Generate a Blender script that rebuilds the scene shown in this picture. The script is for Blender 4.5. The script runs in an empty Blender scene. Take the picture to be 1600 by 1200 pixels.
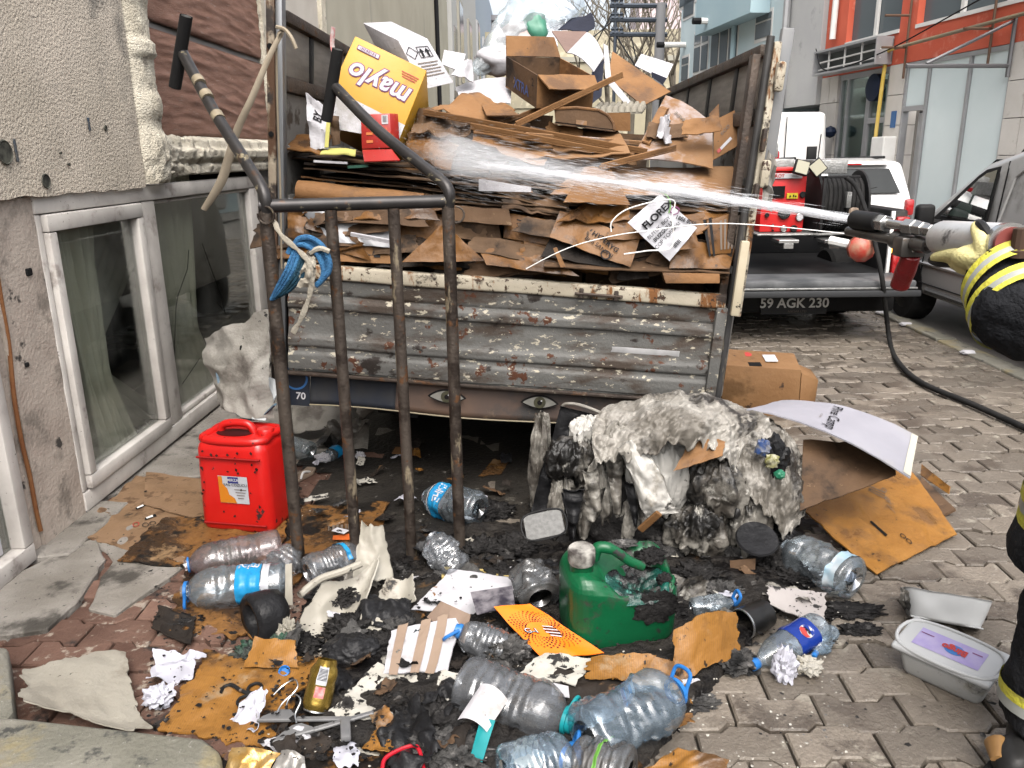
import bpy, bmesh, math, random
from mathutils import Vector, Matrix, noise, Euler
rnd = random.Random(7)
R = math.radians
V3 = Vector
scene = bpy.context.scene
COL = scene.collection

# ------------------------------------------------------------------ camera
CAM_H = 1.65
CAM_R = Matrix.Rotation(R(1.4), 3, 'Z') @ Matrix.Rotation(R(90 - 16.07), 3, 'X') @ Matrix.Rotation(R(-0.8), 3, 'Z')
cam_data = bpy.data.cameras.new('camera')
cam_data.sensor_width = 36.0
cam_data.lens = 36.0 * 1250.0 / 1600.0
cam_data.clip_start = 0.05
cam_data.clip_end = 2000.0
cam = bpy.data.objects.new('camera', cam_data)
COL.objects.link(cam)
cam.matrix_world = Matrix.Translation((0, 0, CAM_H)) @ CAM_R.to_4x4()
scene.camera = cam

# ------------------------------------------------------------------ sky, sun, exposure
SUN_EL, SUN_AZ = 56.0, 174.0          # elevation; azimuth clockwise from +Y
world = bpy.data.worlds.new('World')
scene.world = world
world.use_nodes = True
wn, wl = world.node_tree.nodes, world.node_tree.links
bg = wn['Background']
sky = wn.new('ShaderNodeTexSky')
sky.sky_type = 'NISHITA'
sky.sun_disc = False
sky.sun_elevation = R(SUN_EL)
sky.sun_rotation = R(SUN_AZ)
sky.air_density = 1.0
sky.dust_density = 8.0
sky.ozone_density = 1.0
hs = wn.new('ShaderNodeHueSaturation')
hs.inputs['Saturation'].default_value = 0.38
wl.new(sky.outputs[0], hs.inputs['Color'])
wl.new(hs.outputs[0], bg.inputs['Color'])
bg.inputs['Strength'].default_value = 0.15
sun_d = bpy.data.lights.new('sun', 'SUN')
sun_d.energy = 0.6
sun_d.angle = R(70)
sun_d.color = (1.0, 0.97, 0.93)
sun = bpy.data.objects.new('sun', sun_d)
COL.objects.link(sun)
_sd = V3((math.sin(R(SUN_AZ)) * math.cos(R(SUN_EL)), math.cos(R(SUN_AZ)) * math.cos(R(SUN_EL)), math.sin(R(SUN_EL))))
sun.rotation_euler = _sd.to_track_quat('Z', 'Y').to_euler()
scene.view_settings.view_transform = 'Standard'
scene.view_settings.look = 'None'
scene.view_settings.exposure = 1.70
scene.view_settings.gamma = 1.0
scene.view_settings.use_curve_mapping = False
scene.render.engine = 'CYCLES'
cy = scene.cycles
cy.use_denoising = True
cy.max_bounces = 10
cy.diffuse_bounces = 4
cy.glossy_bounces = 4
cy.transparent_max_bounces = 24
cy.transmission_bounces = 6
cy.volume_bounces = 1
cy.sample_clamp_indirect = 8.0
cy.caustics_reflective = False
cy.caustics_refractive = False

# ------------------------------------------------------------------ photo pixel (1600x1200) -> place
CAM = V3((0, 0, CAM_H))
def ray(px, py):
    return CAM_R @ V3(((px - 800) / 1250.0, -(py - 600) / 1250.0, -1.0))
def G(px, py, z=0.0):                 # on the horizontal plane z
    d = ray(px, py); return CAM + d * ((z - CAM_H) / d.z)
def D(px, py, Y):                     # on the plane y = Y
    d = ray(px, py); return CAM + d * (Y / d.y)
def W(px, py, X):                     # on the plane x = X
    d = ray(px, py); return CAM + d * (X / d.x)
def PL(px, py, p, n):                 # on a plane through p with normal n
    d = ray(px, py); return CAM + d * ((p - CAM).dot(n) / d.dot(n))

# ------------------------------------------------------------------ materials
MATS = {}
KEEP = set('rough_plaster cream_moulding dirty_white_upvc grimy_pier olive_wall cream_stucco frosted_panel orange_paint stone_tile light_blue_paint blue_bay_paint grey_plaster van_grey pale_curtain grey_curtain net yellow_stone brown_plank pump_red paver_wet paver_brown joint_dirt far_road kerb_stone far_pane white_paint car_white pale_grey blue_grey pale_pink pink_grey grey_aluminium tailgate_dusty checker_plate yellow_pipe canister_red flyer_orange glove_yellow yellow_band silver_band bright_metal scratched_steel red_lens'.split())
def rgb(*c):
    return (c[0], c[1], c[2], 1.0)
def mat(name, c, c2=None, sc=5.0, rough=0.7, metal=0.0, bump=0.0, bsc=40.0, layers=(), spec=0.28, stretch=None, rnd_v=0.0,
        wave=None, rough2=None, det=5.0, coat=0.0, emit=None, sheen=0.0, bst=None, alpha=None):
    """Procedural surface: two colours blended by noise, then masked layers (col, scale, lo, hi, rough, stretch) on top."""
    if name in MATS: return MATS[name]
    if True:
        kf = .76 if name in KEEP else .46
        if max(c) < .09 and metal < .2: spec = min(spec, .09)
        elif name.startswith(('card', 'crate')): spec = .16
        dk = lambda q: tuple(x * kf for x in q)
        c = dk(c); c2 = dk(c2) if c2 is not None else None; layers = [(dk(L[0]),) + tuple(L[1:]) for L in layers]; wave = (dk(wave[0]),) + tuple(wave[1:]) if wave else None
    m = bpy.data.materials.new(name); m.use_nodes = True; MATS[name] = m
    n, l = m.node_tree.nodes, m.node_tree.links
    b = n['Principled BSDF']
    tc = n.new('ShaderNodeTexCoord'); oi = n.new('ShaderNodeObjectInfo')
    off = n.new('ShaderNodeVectorMath'); off.operation = 'MULTIPLY_ADD'
    cmb = n.new('ShaderNodeCombineXYZ')
    for k in range(3): l.new(oi.outputs['Random'], cmb.inputs[k])
    off.inputs[1].default_value = (37.0, 53.0, 71.0)
    l.new(cmb.outputs[0], off.inputs[0]); l.new(tc.outputs['Object'], off.inputs[2])
    co = off.outputs[0]
    def nz(scale, st=None, detail=det, rg=0.55):
        t = n.new('ShaderNodeTexNoise'); t.inputs['Scale'].default_value = scale
        t.inputs['Detail'].default_value = detail; t.inputs['Roughness'].default_value = rg
        if st is not None:
            mp = n.new('ShaderNodeVectorMath'); mp.operation = 'MULTIPLY'; mp.inputs[1].default_value = st
            l.new(co, mp.inputs[0]); l.new(mp.outputs[0], t.inputs['Vector'])
        else: l.new(co, t.inputs['Vector'])
        return t.outputs['Fac']
    def mp(sock, lo, hi):
        r = n.new('ShaderNodeMapRange'); r.interpolation_type = 'SMOOTHSTEP'
        r.inputs['From Min'].default_value = lo; r.inputs['From Max'].default_value = hi
        l.new(sock, r.inputs['Value']); return r.outputs['Result']
    def mx(f, a, bb, typ='RGBA'):
        x = n.new('ShaderNodeMix'); x.data_type = typ
        ia, ib, oo = (6, 7, 2) if typ == 'RGBA' else (2, 3, 0)
        if hasattr(f, 'links'): l.new(f, x.inputs[0])
        else: x.inputs[0].default_value = f
        for i, v in ((ia, a), (ib, bb)):
            if hasattr(v, 'links'): l.new(v, x.inputs[i])
            else: x.inputs[i].default_value = v
        return x.outputs[oo]
    col = rgb(*c)
    if c2 is not None: col = mx(mp(nz(sc, stretch), 0.3, 0.7), rgb(*c), rgb(*c2))
    if wave:
        w = n.new('ShaderNodeTexWave'); w.inputs['Scale'].default_value = wave[1]; w.inputs['Distortion'].default_value = wave[3] if len(wave) > 3 else 1.5
        w.bands_direction = wave[4] if len(wave) > 4 else 'X'
        w.inputs['Detail'].default_value = 2.0
        l.new(co, w.inputs['Vector'])
        col = mx(mp(w.outputs['Fac'], 0.35, 0.9), col, rgb(*wave[0])) if wave[2] >= 1 else mx(mx(wave[2], 0.0, w.outputs['Fac'], 'FLOAT'), col, rgb(*wave[0]))
    if rnd_v:
        ge = n.new('ShaderNodeNewGeometry')
        a1 = n.new('ShaderNodeMath'); a1.operation = 'ADD'
        l.new(oi.outputs['Random'], a1.inputs[0]); l.new(ge.outputs['Random Per Island'], a1.inputs[1])
        fr = n.new('ShaderNodeMath'); fr.operation = 'FRACT'; l.new(a1.outputs[0], fr.inputs[0])
        hv = n.new('ShaderNodeHueSaturation')
        mr = n.new('ShaderNodeMapRange'); mr.inputs['To Min'].default_value = 1 - rnd_v; mr.inputs['To Max'].default_value = 1 + rnd_v
        l.new(fr.outputs[0], mr.inputs['Value']); l.new(mr.outputs[0], hv.inputs['Value'])
        if hasattr(col, 'links'): l.new(col, hv.inputs['Color'])
        else: hv.inputs['Color'].default_value = col
        col = hv.outputs[0]
    rg = rough
    if rough2 is not None: rg = mx(mp(nz(sc * 1.7), 0.35, 0.65), rough, rough2, 'FLOAT')
    for L in layers:
        f = mp(nz(L[1], L[5] if len(L) > 5 else None, 8.0, 0.65), .5 + (L[2] - .5) * .72, .5 + (L[3] - .5) * .72)
        col = mx(f, col, rgb(*L[0]))
        if len(L) > 4 and L[4] is not None: rg = mx(f, rg, L[4], 'FLOAT')
    if hasattr(col, 'links'): l.new(col, b.inputs['Base Color'])
    else: b.inputs['Base Color'].default_value = col
    if hasattr(rg, 'links'): l.new(rg, b.inputs['Roughness'])
    else: b.inputs['Roughness'].default_value = rg
    b.inputs['Metallic'].default_value = metal
    b.inputs['Specular IOR Level'].default_value = spec
    if coat: b.inputs['Coat Weight'].default_value = coat; b.inputs['Coat Roughness'].default_value = 0.08
    if emit: b.inputs['Emission Color'].default_value = rgb(*emit[0]); b.inputs['Emission Strength'].default_value = emit[1]
    if alpha is not None: b.inputs['Alpha'].default_value = alpha
    if bump:
        bp = n.new('ShaderNodeBump'); bp.inputs['Strength'].default_value = min(1.0, bump); bp.inputs['Distance'].default_value = 0.01 * max(1.0, bump)
        l.new(nz(bsc, bst, 6.0), bp.inputs['Height']); l.new(bp.outputs[0], b.inputs['Normal'])
    return m

def clear_plastic(name, tint, haze=0.12, hz=(0.7, 0.75, 0.8), rough=0.06, soot=0.0, refl=1.0):
    """Thin clear plastic: see-through film with fresnel gloss, a little milky scatter, soot where burnt."""
    if name in MATS: return MATS[name]
    m = bpy.data.materials.new(name); m.use_nodes = True; MATS[name] = m
    n, l = m.node_tree.nodes, m.node_tree.links
    n.remove(n['Principled BSDF']); out = n['Material Output']
    tr = n.new('ShaderNodeBsdfTransparent'); tr.inputs[0].default_value = rgb(*tint)
    gl = n.new('ShaderNodeBsdfGlossy'); gl.inputs['Roughness'].default_value = rough
    df = n.new('ShaderNodeBsdfPrincipled'); df.inputs['Base Color'].default_value = rgb(*[x * .55 for x in hz]); df.inputs['Roughness'].default_value = 0.35
    tc = n.new('ShaderNodeTexCoord')
    no = n.new('ShaderNodeTexNoise'); no.inputs['Scale'].default_value = 14; no.inputs['Detail'].default_value = 6; l.new(tc.outputs['Object'], no.inputs[0])
    bp = n.new('ShaderNodeBump'); bp.inputs['Strength'].default_value = 0.6; bp.inputs['Distance'].default_value = 0.012
    l.new(no.outputs[0], bp.inputs['Height']); l.new(bp.outputs[0], gl.inputs['Normal'])
    lw = n.new('ShaderNodeLayerWeight'); lw.inputs['Blend'].default_value = 0.32; l.new(bp.outputs[0], lw.inputs['Normal'])
    mf = n.new('ShaderNodeMapRange'); mf.inputs['To Min'].default_value = 0.05 * refl; mf.inputs['To Max'].default_value = 0.62 * refl
    l.new(lw.outputs['Fresnel'], mf.inputs['Value'])
    m1 = n.new('ShaderNodeMixShader'); m1.inputs[0].default_value = haze
    l.new(tr.outputs[0], m1.inputs[1]); l.new(df.outputs[0], m1.inputs[2])
    m2 = n.new('ShaderNodeMixShader'); l.new(mf.outputs[0], m2.inputs[0]); l.new(m1.outputs[0], m2.inputs[1]); l.new(gl.outputs[0], m2.inputs[2])
    last = m2
    if soot:
        n2 = n.new('ShaderNodeTexNoise'); n2.inputs['Scale'].default_value = 9; n2.inputs['Detail'].default_value = 9; n2.inputs['Roughness'].default_value = 0.7
        l.new(tc.outputs['Object'], n2.inputs[0])
        mr = n.new('ShaderNodeMapRange'); mr.interpolation_type = 'SMOOTHSTEP'
        mr.inputs['From Min'].default_value = 0.62 - soot * 0.3; mr.inputs['From Max'].default_value = 0.72 - soot * 0.2
        l.new(n2.outputs[0], mr.inputs['Value'])
        sd = n.new('ShaderNodeBsdfPrincipled'); sd.inputs['Base Color'].default_value = rgb(0.03, 0.028, 0.026); sd.inputs['Roughness'].default_value = 0.55
        m3 = n.new('ShaderNodeMixShader'); l.new(mr.outputs[0], m3.inputs[0]); l.new(m2.outputs[0], m3.inputs[1]); l.new(sd.outputs[0], m3.inputs[2])
        last = m3
    l.new(last.outputs[0], out.inputs['Surface'])
    return m

def glass_pane(name, tint, refl=(0.08, 0.9), rough=0.02, blend=0.25, dust=0.0):
    if name in MATS: return MATS[name]
    m = bpy.data.materials.new(name); m.use_nodes = True; MATS[name] = m
    n, l = m.node_tree.nodes, m.node_tree.links
    n.remove(n['Principled BSDF']); out = n['Material Output']
    tr = n.new('ShaderNodeBsdfTransparent'); tr.inputs[0].default_value = rgb(*tint)
    gl = n.new('ShaderNodeBsdfGlossy'); gl.inputs['Roughness'].default_value = rough
    lw = n.new('ShaderNodeLayerWeight'); lw.inputs['Blend'].default_value = blend
    mf = n.new('ShaderNodeMapRange'); mf.inputs['To Min'].default_value = refl[0]; mf.inputs['To Max'].default_value = refl[1]
    l.new(lw.outputs['Fresnel'], mf.inputs['Value'])
    m2 = n.new('ShaderNodeMixShader'); l.new(mf.outputs[0], m2.inputs[0]); l.new(tr.outputs[0], m2.inputs[1]); l.new(gl.outputs[0], m2.inputs[2])
    last = m2
    if dust:
        tc = n.new('ShaderNodeTexCoord')
        no = n.new('ShaderNodeTexNoise'); no.inputs['Scale'].default_value = 2.5; no.inputs['Detail'].default_value = 8; l.new(tc.outputs['Object'], no.inputs[0])
        mr = n.new('ShaderNodeMapRange'); mr.inputs['From Min'].default_value = 0.4; mr.inputs['From Max'].default_value = 0.75; mr.inputs['To Max'].default_value = dust
        l.new(no.outputs[0], mr.inputs['Value'])
        df = n.new('ShaderNodeBsdfDiffuse'); df.inputs[0].default_value = rgb(0.35, 0.35, 0.33)
        m3 = n.new('ShaderNodeMixShader'); l.new(mr.outputs[0], m3.inputs[0]); l.new(m2.outputs[0], m3.inputs[1]); l.new(df.outputs[0], m3.inputs[2]); last = m3
    l.new(last.outputs[0], out.inputs['Surface'])
    return m

# ------------------------------------------------------------------ geometry: (verts, faces)
def gbox(c, s, M=None):
    c = V3(c); x, y, z = s[0] / 2, s[1] / 2, s[2] / 2
    v = [c + V3((i * x, j * y, k * z)) for k in (-1, 1) for j in (-1, 1) for i in (-1, 1)]
    f = [(0, 2, 3, 1), (4, 5, 7, 6), (0, 1, 5, 4), (2, 6, 7, 3), (0, 4, 6, 2), (1, 3, 7, 5)]
    if M is not None: v = [M @ p for p in v]
    return v, f
def span(a, b, M=None):
    a, b = V3(a), V3(b); return gbox((a + b) / 2, [abs(q) for q in (b - a)], M)
def join(*gs):
    v, f = [], []
    for g in gs:
        o = len(v); v += list(g[0]); f += [tuple(i + o for i in q) for q in g[1]]
    return v, f
def xf(g, M): return [M @ V3(p) for p in g[0]], g[1]
def bev(g, w, seg=2):
    bm = bmesh.new(); vs = [bm.verts.new(p) for p in g[0]]
    for q in g[1]: bm.faces.new([vs[i] for i in q])
    bmesh.ops.recalc_face_normals(bm, faces=bm.faces)
    es = [e for e in bm.edges if len(e.link_faces) == 2 and e.calc_face_angle(0) > 0.35]
    bmesh.ops.bevel(bm, geom=es, offset=w, segments=seg, affect='EDGES', profile=0.5, clamp_overlap=True)
    bm.verts.index_update()
    r = [v.co.copy() for v in bm.verts], [tuple(v.index for v in q.verts) for q in bm.faces]
    bm.free(); return r
def frames(pts):
    pts = [V3(p) for p in pts]; T = []
    for i in range(len(pts)):
        a, b = pts[max(i - 1, 0)], pts[min(i + 1, len(pts) - 1)]
        T.append((b - a).normalized())
    u = T[0].orthogonal().normalized(); out = []
    for t in T:
        u = (u - t * u.dot(t)); u = u.normalized() if u.length > 1e-6 else t.orthogonal().normalized()
        out.append((u, t.cross(u), t))
    return pts, out
def tube(pts, r, n=8, cap=True, flat=1.0):
    pts, fr = frames(pts); v, f = [], []
    for i, p in enumerate(pts):
        rr = r[i] if hasattr(r, '__len__') else r
        for k in range(n):
            a = 2 * math.pi * k / n
            v.append(p + fr[i][0] * (math.cos(a) * rr) + fr[i][1] * (math.sin(a) * rr * flat))
    for i in range(len(pts) - 1):
        for k in range(n):
            a, b = i * n + k, i * n + (k + 1) % n
            f.append((a, b, b + n, a + n))
    if cap:
        f.append(tuple(reversed(range(n)))); f.append(tuple(range((len(pts) - 1) * n, len(pts) * n)))
    return v, f
def smooth_path(pts, k=6, closed=False):
    pts = [V3(p) for p in pts]; out = []; N = len(pts)
    for i in range(N if closed else N - 1):
        p0, p1, p2, p3 = (pts[(i - 1) % N] if closed or i else pts[0]), pts[i], pts[(i + 1) % N], (pts[(i + 2) % N] if closed or i + 2 < N else pts[-1])
        for j in range(k):
            t = j / k
            out.append(0.5 * ((2 * p1) + (p2 - p0) * t + (2 * p0 - 5 * p1 + 4 * p2 - p3) * t * t + (3 * p1 - p0 - 3 * p2 + p3) * t ** 3))
    if not closed: out.append(pts[-1])
    return out
def lathe(prof, n=24, M=None, cap=True):
    v, f = [], []
    for r, z in prof:
        for k in range(n):
            a = 2 * math.pi * k / n; v.append(V3((r * math.cos(a), r * math.sin(a), z)))
    for i in range(len(prof) - 1):
        for k in range(n):
            a, b = i * n + k, i * n + (k + 1) % n; f.append((a, b, b + n, a + n))
    if cap:
        f.append(tuple(reversed(range(n)))); f.append(tuple(range((len(prof) - 1) * n, len(prof) * n)))
    if M is not None: v = [M @ p for p in v]
    return v, f
def gridsurf(fn, nu, nv, th=0.0):
    P = [[V3(fn(i / nu, j / nv)) for i in range(nu + 1)] for j in range(nv + 1)]
    v = [p for row in P for p in row]; w = nu + 1
    f = [(j * w + i, j * w + i + 1, (j + 1) * w + i + 1, (j + 1) * w + i) for j in range(nv) for i in range(nu)]
    if th:
        N = []
        for j in range(nv + 1):
            for i in range(nu + 1):
                a = P[j][min(i + 1, nu)] - P[j][max(i - 1, 0)]; b = P[min(j + 1, nv)][i] - P[max(j - 1, 0)][i]
                c = a.cross(b); N.append(c.normalized() if c.length > 1e-12 else V3((0, 0, 1)))
        o = len(v); v += [p - q * th for p, q in zip(v, N)]
        f += [tuple(reversed([i + o for i in q])) for q in f]
        ed = [j * w for j in range(nv + 1)], [j * w + nu for j in range(nv + 1)], list(range(w)), [nv * w + i for i in range(w)]
        for k, e in enumerate(ed):
            for a, b in zip(e, e[1:]):
                f.append((a, b, b + o, a + o) if k in (1, 2) else (b, a, a + o, b + o)) if k in (0, 3) else f.append((b, a, a + o, b + o))
    return v, f
def prism(pts, d):
    """Planar outline pts (3-D), pushed along d."""
    pts = [V3(p) for p in pts]; d = V3(d); n = len(pts)
    return pts + [p + d for p in pts], [tuple(range(n)), tuple(reversed(range(n, 2 * n)))] + [(i, i + n, (i + 1) % n + n, (i + 1) % n) for i in range(n)]
def ico(sub):
    bm = bmesh.new(); bmesh.ops.create_icosphere(bm, subdivisions=sub, radius=1.0)
    r = [v.co.copy() for v in bm.verts], [tuple(v.index for v in q.verts) for q in bm.faces]
    bm.free(); return r
def frame_m(o, x, y=None, z=None):
    """4x4 with origin o, x axis along x, z axis near z."""
    x = V3(x).normalized()
    if z is not None: z = V3(z); y = z.cross(x).normalized(); z = x.cross(y)
    else: y = V3(y); z = x.cross(y).normalized(); y = z.cross(x)
    m = Matrix((x, y, z)).transposed().to_4x4(); m.translation = V3(o); return m
def fb(p, s, o=4):                     # fractal noise
    return noise.fractal(V3(p) * s, 1.0, 2.0, o)
def crk(q):                            # crumpled facets: 0 on the creases, rising between them
    d = noise.voronoi(q)[0]; return d[1] - d[0]
def rid(p, s):
    return noise.turbulence(V3(p) * s, 4, True)

# ------------------------------------------------------------------ objects
WM = {}
def ob(name, g, m, parent=None, smooth=False, label=None, cat=None, group=None, kind=None, org=None, ang=40, fm=None):
    """One mesh object from world-space geometry; origin at its base, or the frame of its parent."""
    vs = [V3(p) for p in g[0]]
    if parent is not None: Mw = WM[parent.name]
    else:
        if org is None:
            xs, ys, zs = [p.x for p in vs], [p.y for p in vs], [p.z for p in vs]
            org = V3(((min(xs) + max(xs)) / 2, (min(ys) + max(ys)) / 2, min(zs)))
        Mw = Matrix.Translation(V3(org))
    Mi = Mw.inverted()
    me = bpy.data.meshes.new(name)
    me.from_pydata([tuple(Mi @ p) for p in vs], [], g[1])
    for q in (m if isinstance(m, (list, tuple)) else [m]): me.materials.append(q)
    if fm:
        me.polygons.foreach_set('material_index', fm)
    if smooth:
        me.polygons.foreach_set('use_smooth', [True] * len(me.polygons))
        if ang < 180: me.set_sharp_from_angle(angle=R(ang))
    me.update()
    o = bpy.data.objects.new(name, me); COL.objects.link(o)
    if parent is not None: o.parent = parent
    else: o.matrix_basis = Mw
    WM[o.name] = Mw
    if label: o['label'] = label
    if cat: o['category'] = cat
    if group: o['group'] = group
    if kind: o['kind'] = kind
    return o
def thing(name, label, cat, loc, group=None, M=None, kind=None):
    o = bpy.data.objects.new(name, None); COL.objects.link(o); o.empty_display_size = 0.1
    Mw = M.copy() if M is not None else Matrix.Translation(V3(loc))
    o.matrix_basis = Mw; WM[o.name] = Mw
    if label: o['label'] = label
    if cat: o['category'] = cat
    if group: o['group'] = group
    if kind: o['kind'] = kind
    return o
def dup(o, M, label=None, parent=None):
    """A copy of a thing with copies of its parts, moved by M (top level) in the world."""
    c = o.copy(); COL.objects.link(c)
    if parent is None: WM[c.name] = M @ WM[o.name]; c.matrix_basis = WM[c.name]
    else: c.parent = parent; WM[c.name] = WM[parent.name]
    if label: c['label'] = label
    for ch in list(o.children): dup(ch, M, None, c)
    return c
def text2d(s, h, align='CENTER', fat=0.0, shear=0.0, space=1.0, width=1.0):
    cu = bpy.data.curves.new('t', 'FONT'); cu.body = s; cu.size = 1.0; cu.align_x = align; cu.align_y = 'CENTER'
    cu.offset = fat; cu.shear = shear; cu.space_character = space; cu.resolution_u = 3
    t = bpy.data.objects.new('t', cu); me = bpy.data.meshes.new_from_object(t)
    v = [V3((p.co.x * h * 1.4 * width, p.co.y * h * 1.4, 0)) for p in me.vertices]; f = [tuple(q.vertices) for q in me.polygons]
    bpy.data.objects.remove(t); bpy.data.curves.remove(cu); bpy.data.meshes.remove(me)
    return v, f
def disc2d(r, n=20, c=(0, 0), ry=None):
    return [V3((c[0] + r * math.cos(6.2832 * k / n), c[1] + (ry or r) * math.sin(6.2832 * k / n), 0)) for k in range(n)], [tuple(range(n))]
def ring2d(r0, r1, n=24, c=(0, 0), a0=0.0, a1=6.2832, ry=1.0):
    v, f = [], []
    for k in range(n + 1):
        a = a0 + (a1 - a0) * k / n
        v += [V3((c[0] + r * math.cos(a), c[1] + r * math.sin(a) * ry, 0)) for r in (r0, r1)]
    return v, [(2 * k, 2 * k + 1, 2 * k + 3, 2 * k + 2) for k in range(n)]
def rect2d(w, h, c=(0, 0), nu=1, nv=1):
    v = [V3((c[0] + (i / nu - .5) * w, c[1] + (j / nv - .5) * h, 0)) for j in range(nv + 1) for i in range(nu + 1)]
    return v, [(j * (nu + 1) + i, j * (nu + 1) + i + 1, (j + 1) * (nu + 1) + i + 1, (j + 1) * (nu + 1) + i) for j in range(nv) for i in range(nu)]
def on(g, fn): return [V3(fn(p.x, p.y)) for p in g[0]], g[1]
def rot2(g, a):
    c, s = math.cos(R(a)), math.sin(R(a)); return [V3((p.x * c - p.y * s, p.x * s + p.y * c, 0)) for p in g[0]], g[1]
def mv2(g, x, y): return [V3((p.x + x, p.y + y, 0)) for p in g[0]], g[1]

class Sheet:
    """A piece of board or cloth: four corners (bottom-left, bottom-right, top-right, top-left), bent, wrinkled, with a torn edge."""
    def __init__(s, c, bend=(0, 0, 0), wr=0.0, ws=5.0, torn=0.0, ts=4.0, seed=0, fold=None, crease=0.0):
        s.c = [V3(p) for p in c]; s.b = V3(bend); s.wr, s.ws, s.torn, s.ts, s.seed, s.fold, s.cr = wr, ws, torn, ts, seed, fold, crease
        s.n = (s.c[1] - s.c[0]).cross(s.c[3] - s.c[0]).normalized()
        s.w = (s.c[1] - s.c[0]).length; s.h = (s.c[3] - s.c[0]).length
    def at(s, u, v, off=0.0):
        u0, v0 = u, v
        if s.torn:
            du, dv = u - .5, v - .5; m = max(abs(du), abs(dv)) * 2
            a = math.atan2(dv, du)
            k = 1 - s.torn * (m ** 5) * max(0, .5 + noise.noise(V3((math.cos(a) * s.ts, math.sin(a) * s.ts, s.seed * 3.1))) + .35 * noise.noise(V3((math.cos(a) * s.ts * 5, math.sin(a) * s.ts * 5, s.seed))))
            u, v = .5 + du * k, .5 + dv * k
        c = s.c
        p = c[0].lerp(c[1], u).lerp(c[3].lerp(c[2], u), v)
        p = p + s.b * (4 * u * (1 - u) if not s.fold else (1 - abs(u - s.fold) / max(s.fold, 1 - s.fold)))
        if s.wr:
            q = V3((u * s.w, v * s.h, s.seed * 7.7))
            p = p + s.n * (s.wr * (fb(q, s.ws, 3) + .5 * (.5 - abs(noise.noise(q * s.ws * 1.7))) * 2))
        if s.cr:
            q = V3((u * s.w, v * s.h, s.seed * 3.3)) * s.ws; p = p + s.n * s.cr * (crk(q) - .25 + .4 * crk(q * 2.3))
        return p + s.n * off
    def geo(s, nu=10, nv=10, th=0.004): return gridsurf(lambda u, v: s.at(u, v), nu, nv, th)
    def xy(s, x, y, off=0.002):       # metres from the sheet's middle
        return s.at(.5 + x / s.w, .5 + y / s.h, off)
# ================================================================== the setting
m_joint = mat('joint_dirt', (0.05, 0.045, 0.038), (0.11, 0.10, 0.085), 9, 0.9, bump=0.8, bsc=60, layers=[((0.03, 0.027, 0.024), 3, 0.5, 0.7)])
m_paver = mat('paver_wet', (0.105, 0.089, 0.072), (0.18, 0.155, 0.126), 2.2, 0.55, bump=0.7, bsc=60, rnd_v=0.30, rough2=0.24,
              layers=[((0.075, 0.062, 0.05), 2.2, 0.5, 0.66, 0.28), ((0.24, 0.22, 0.18), 7, 0.64, 0.78, 0.7), ((0.30, 0.28, 0.25), 60, 0.70, 0.76)])
m_paver_red = mat('paver_brown', (0.085, 0.048, 0.036), (0.15, 0.09, 0.068), 3.0, 0.7, bump=0.6, bsc=55, rnd_v=0.2,
                  layers=[((0.26, 0.22, 0.18), 16, 0.58, 0.70, 0.9), ((0.03, 0.026, 0.024), 5, 0.58, 0.72)])
m_conc = mat('concrete', (0.26, 0.235, 0.20), (0.38, 0.35, 0.31), 4, 0.85, bump=0.7, bsc=45,
             layers=[((0.08, 0.072, 0.06), 3.5, 0.52, 0.72), ((0.03, 0.028, 0.026), 40, 0.68, 0.74)])
m_kerb = mat('kerb_stone', (0.13, 0.125, 0.10), (0.19, 0.18, 0.15), 5, 0.8, bump=0.6, bsc=70, layers=[((0.3, 0.29, 0.26), 70, 0.68, 0.76), ((0.20, 0.17, 0.10), 3, 0.55, 0.7), ((0.05, 0.05, 0.045), 9, 0.6, 0.72)])
m_asph = mat('far_road', (0.12, 0.11, 0.1), (0.16, 0.15, 0.135), 2, 0.7, bump=0.3)
ground = ob('ground', ([V3((-90, -30, -0.03)), V3((90, -30, -0.03)), V3((90, 120, -0.03)), V3((-90, 120, -0.03))], [(0, 1, 2, 3)]), m_joint, kind='structure', org=(0, 0, 0))
PL_, PH_, PA_ = 0.262, 0.142, 0.030
def wv(x):
    t = (x / PL_) % 1.0
    return PA_ * (0 if t < .1 else (t - .1) / .12 if t < .22 else 1 if t < .55 else 1 - (t - .55) / .12 if t < .67 else 0)
def paver_geo(j0):
    xs = sorted({0.004, PL_ - 0.004} | {((t - j0) % 1.0) * PL_ for t in (.1, .22, .55, .67)})
    xs = [x for x in xs if 0.003 < x < PL_ - 0.003]
    g = 0.0042
    lo = [V3((x, wv(x + j0 * PL_) + g, 0)) for x in xs]; hi = [V3((x, PH_ + wv(x + j0 * PL_) - g, 0)) for x in reversed(xs)]
    o = lo + hi; n = len(o); c = sum(o, V3()) / n
    top = [p + (c - p).normalized() * 0.006 + V3((0, 0, 0)) for p in o]
    v = top + [p - V3((0, 0, 0.006)) for p in o] + [p - V3((0, 0, 0.035)) for p in o]
    f = [tuple(range(n))] + [(i + k * n, i + n + k * n, (i + 1) % n + n + k * n, (i + 1) % n + k * n) for k in (0, 1) for i in range(n)]
    return v, [tuple(reversed(q)) if k else q for k, q in enumerate(f)]
pav_me = {}
for j0 in (0.82, 0.32):
    for red in (0, 1):
        v, f = paver_geo(j0); me = bpy.data.meshes.new('paver'); me.from_pydata([tuple(p) for p in v], [], f)
        me.materials.append(m_paver_red if red else m_paver); me.update(); pav_me[(j0, red)] = (me, v, f)
cells = []
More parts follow.
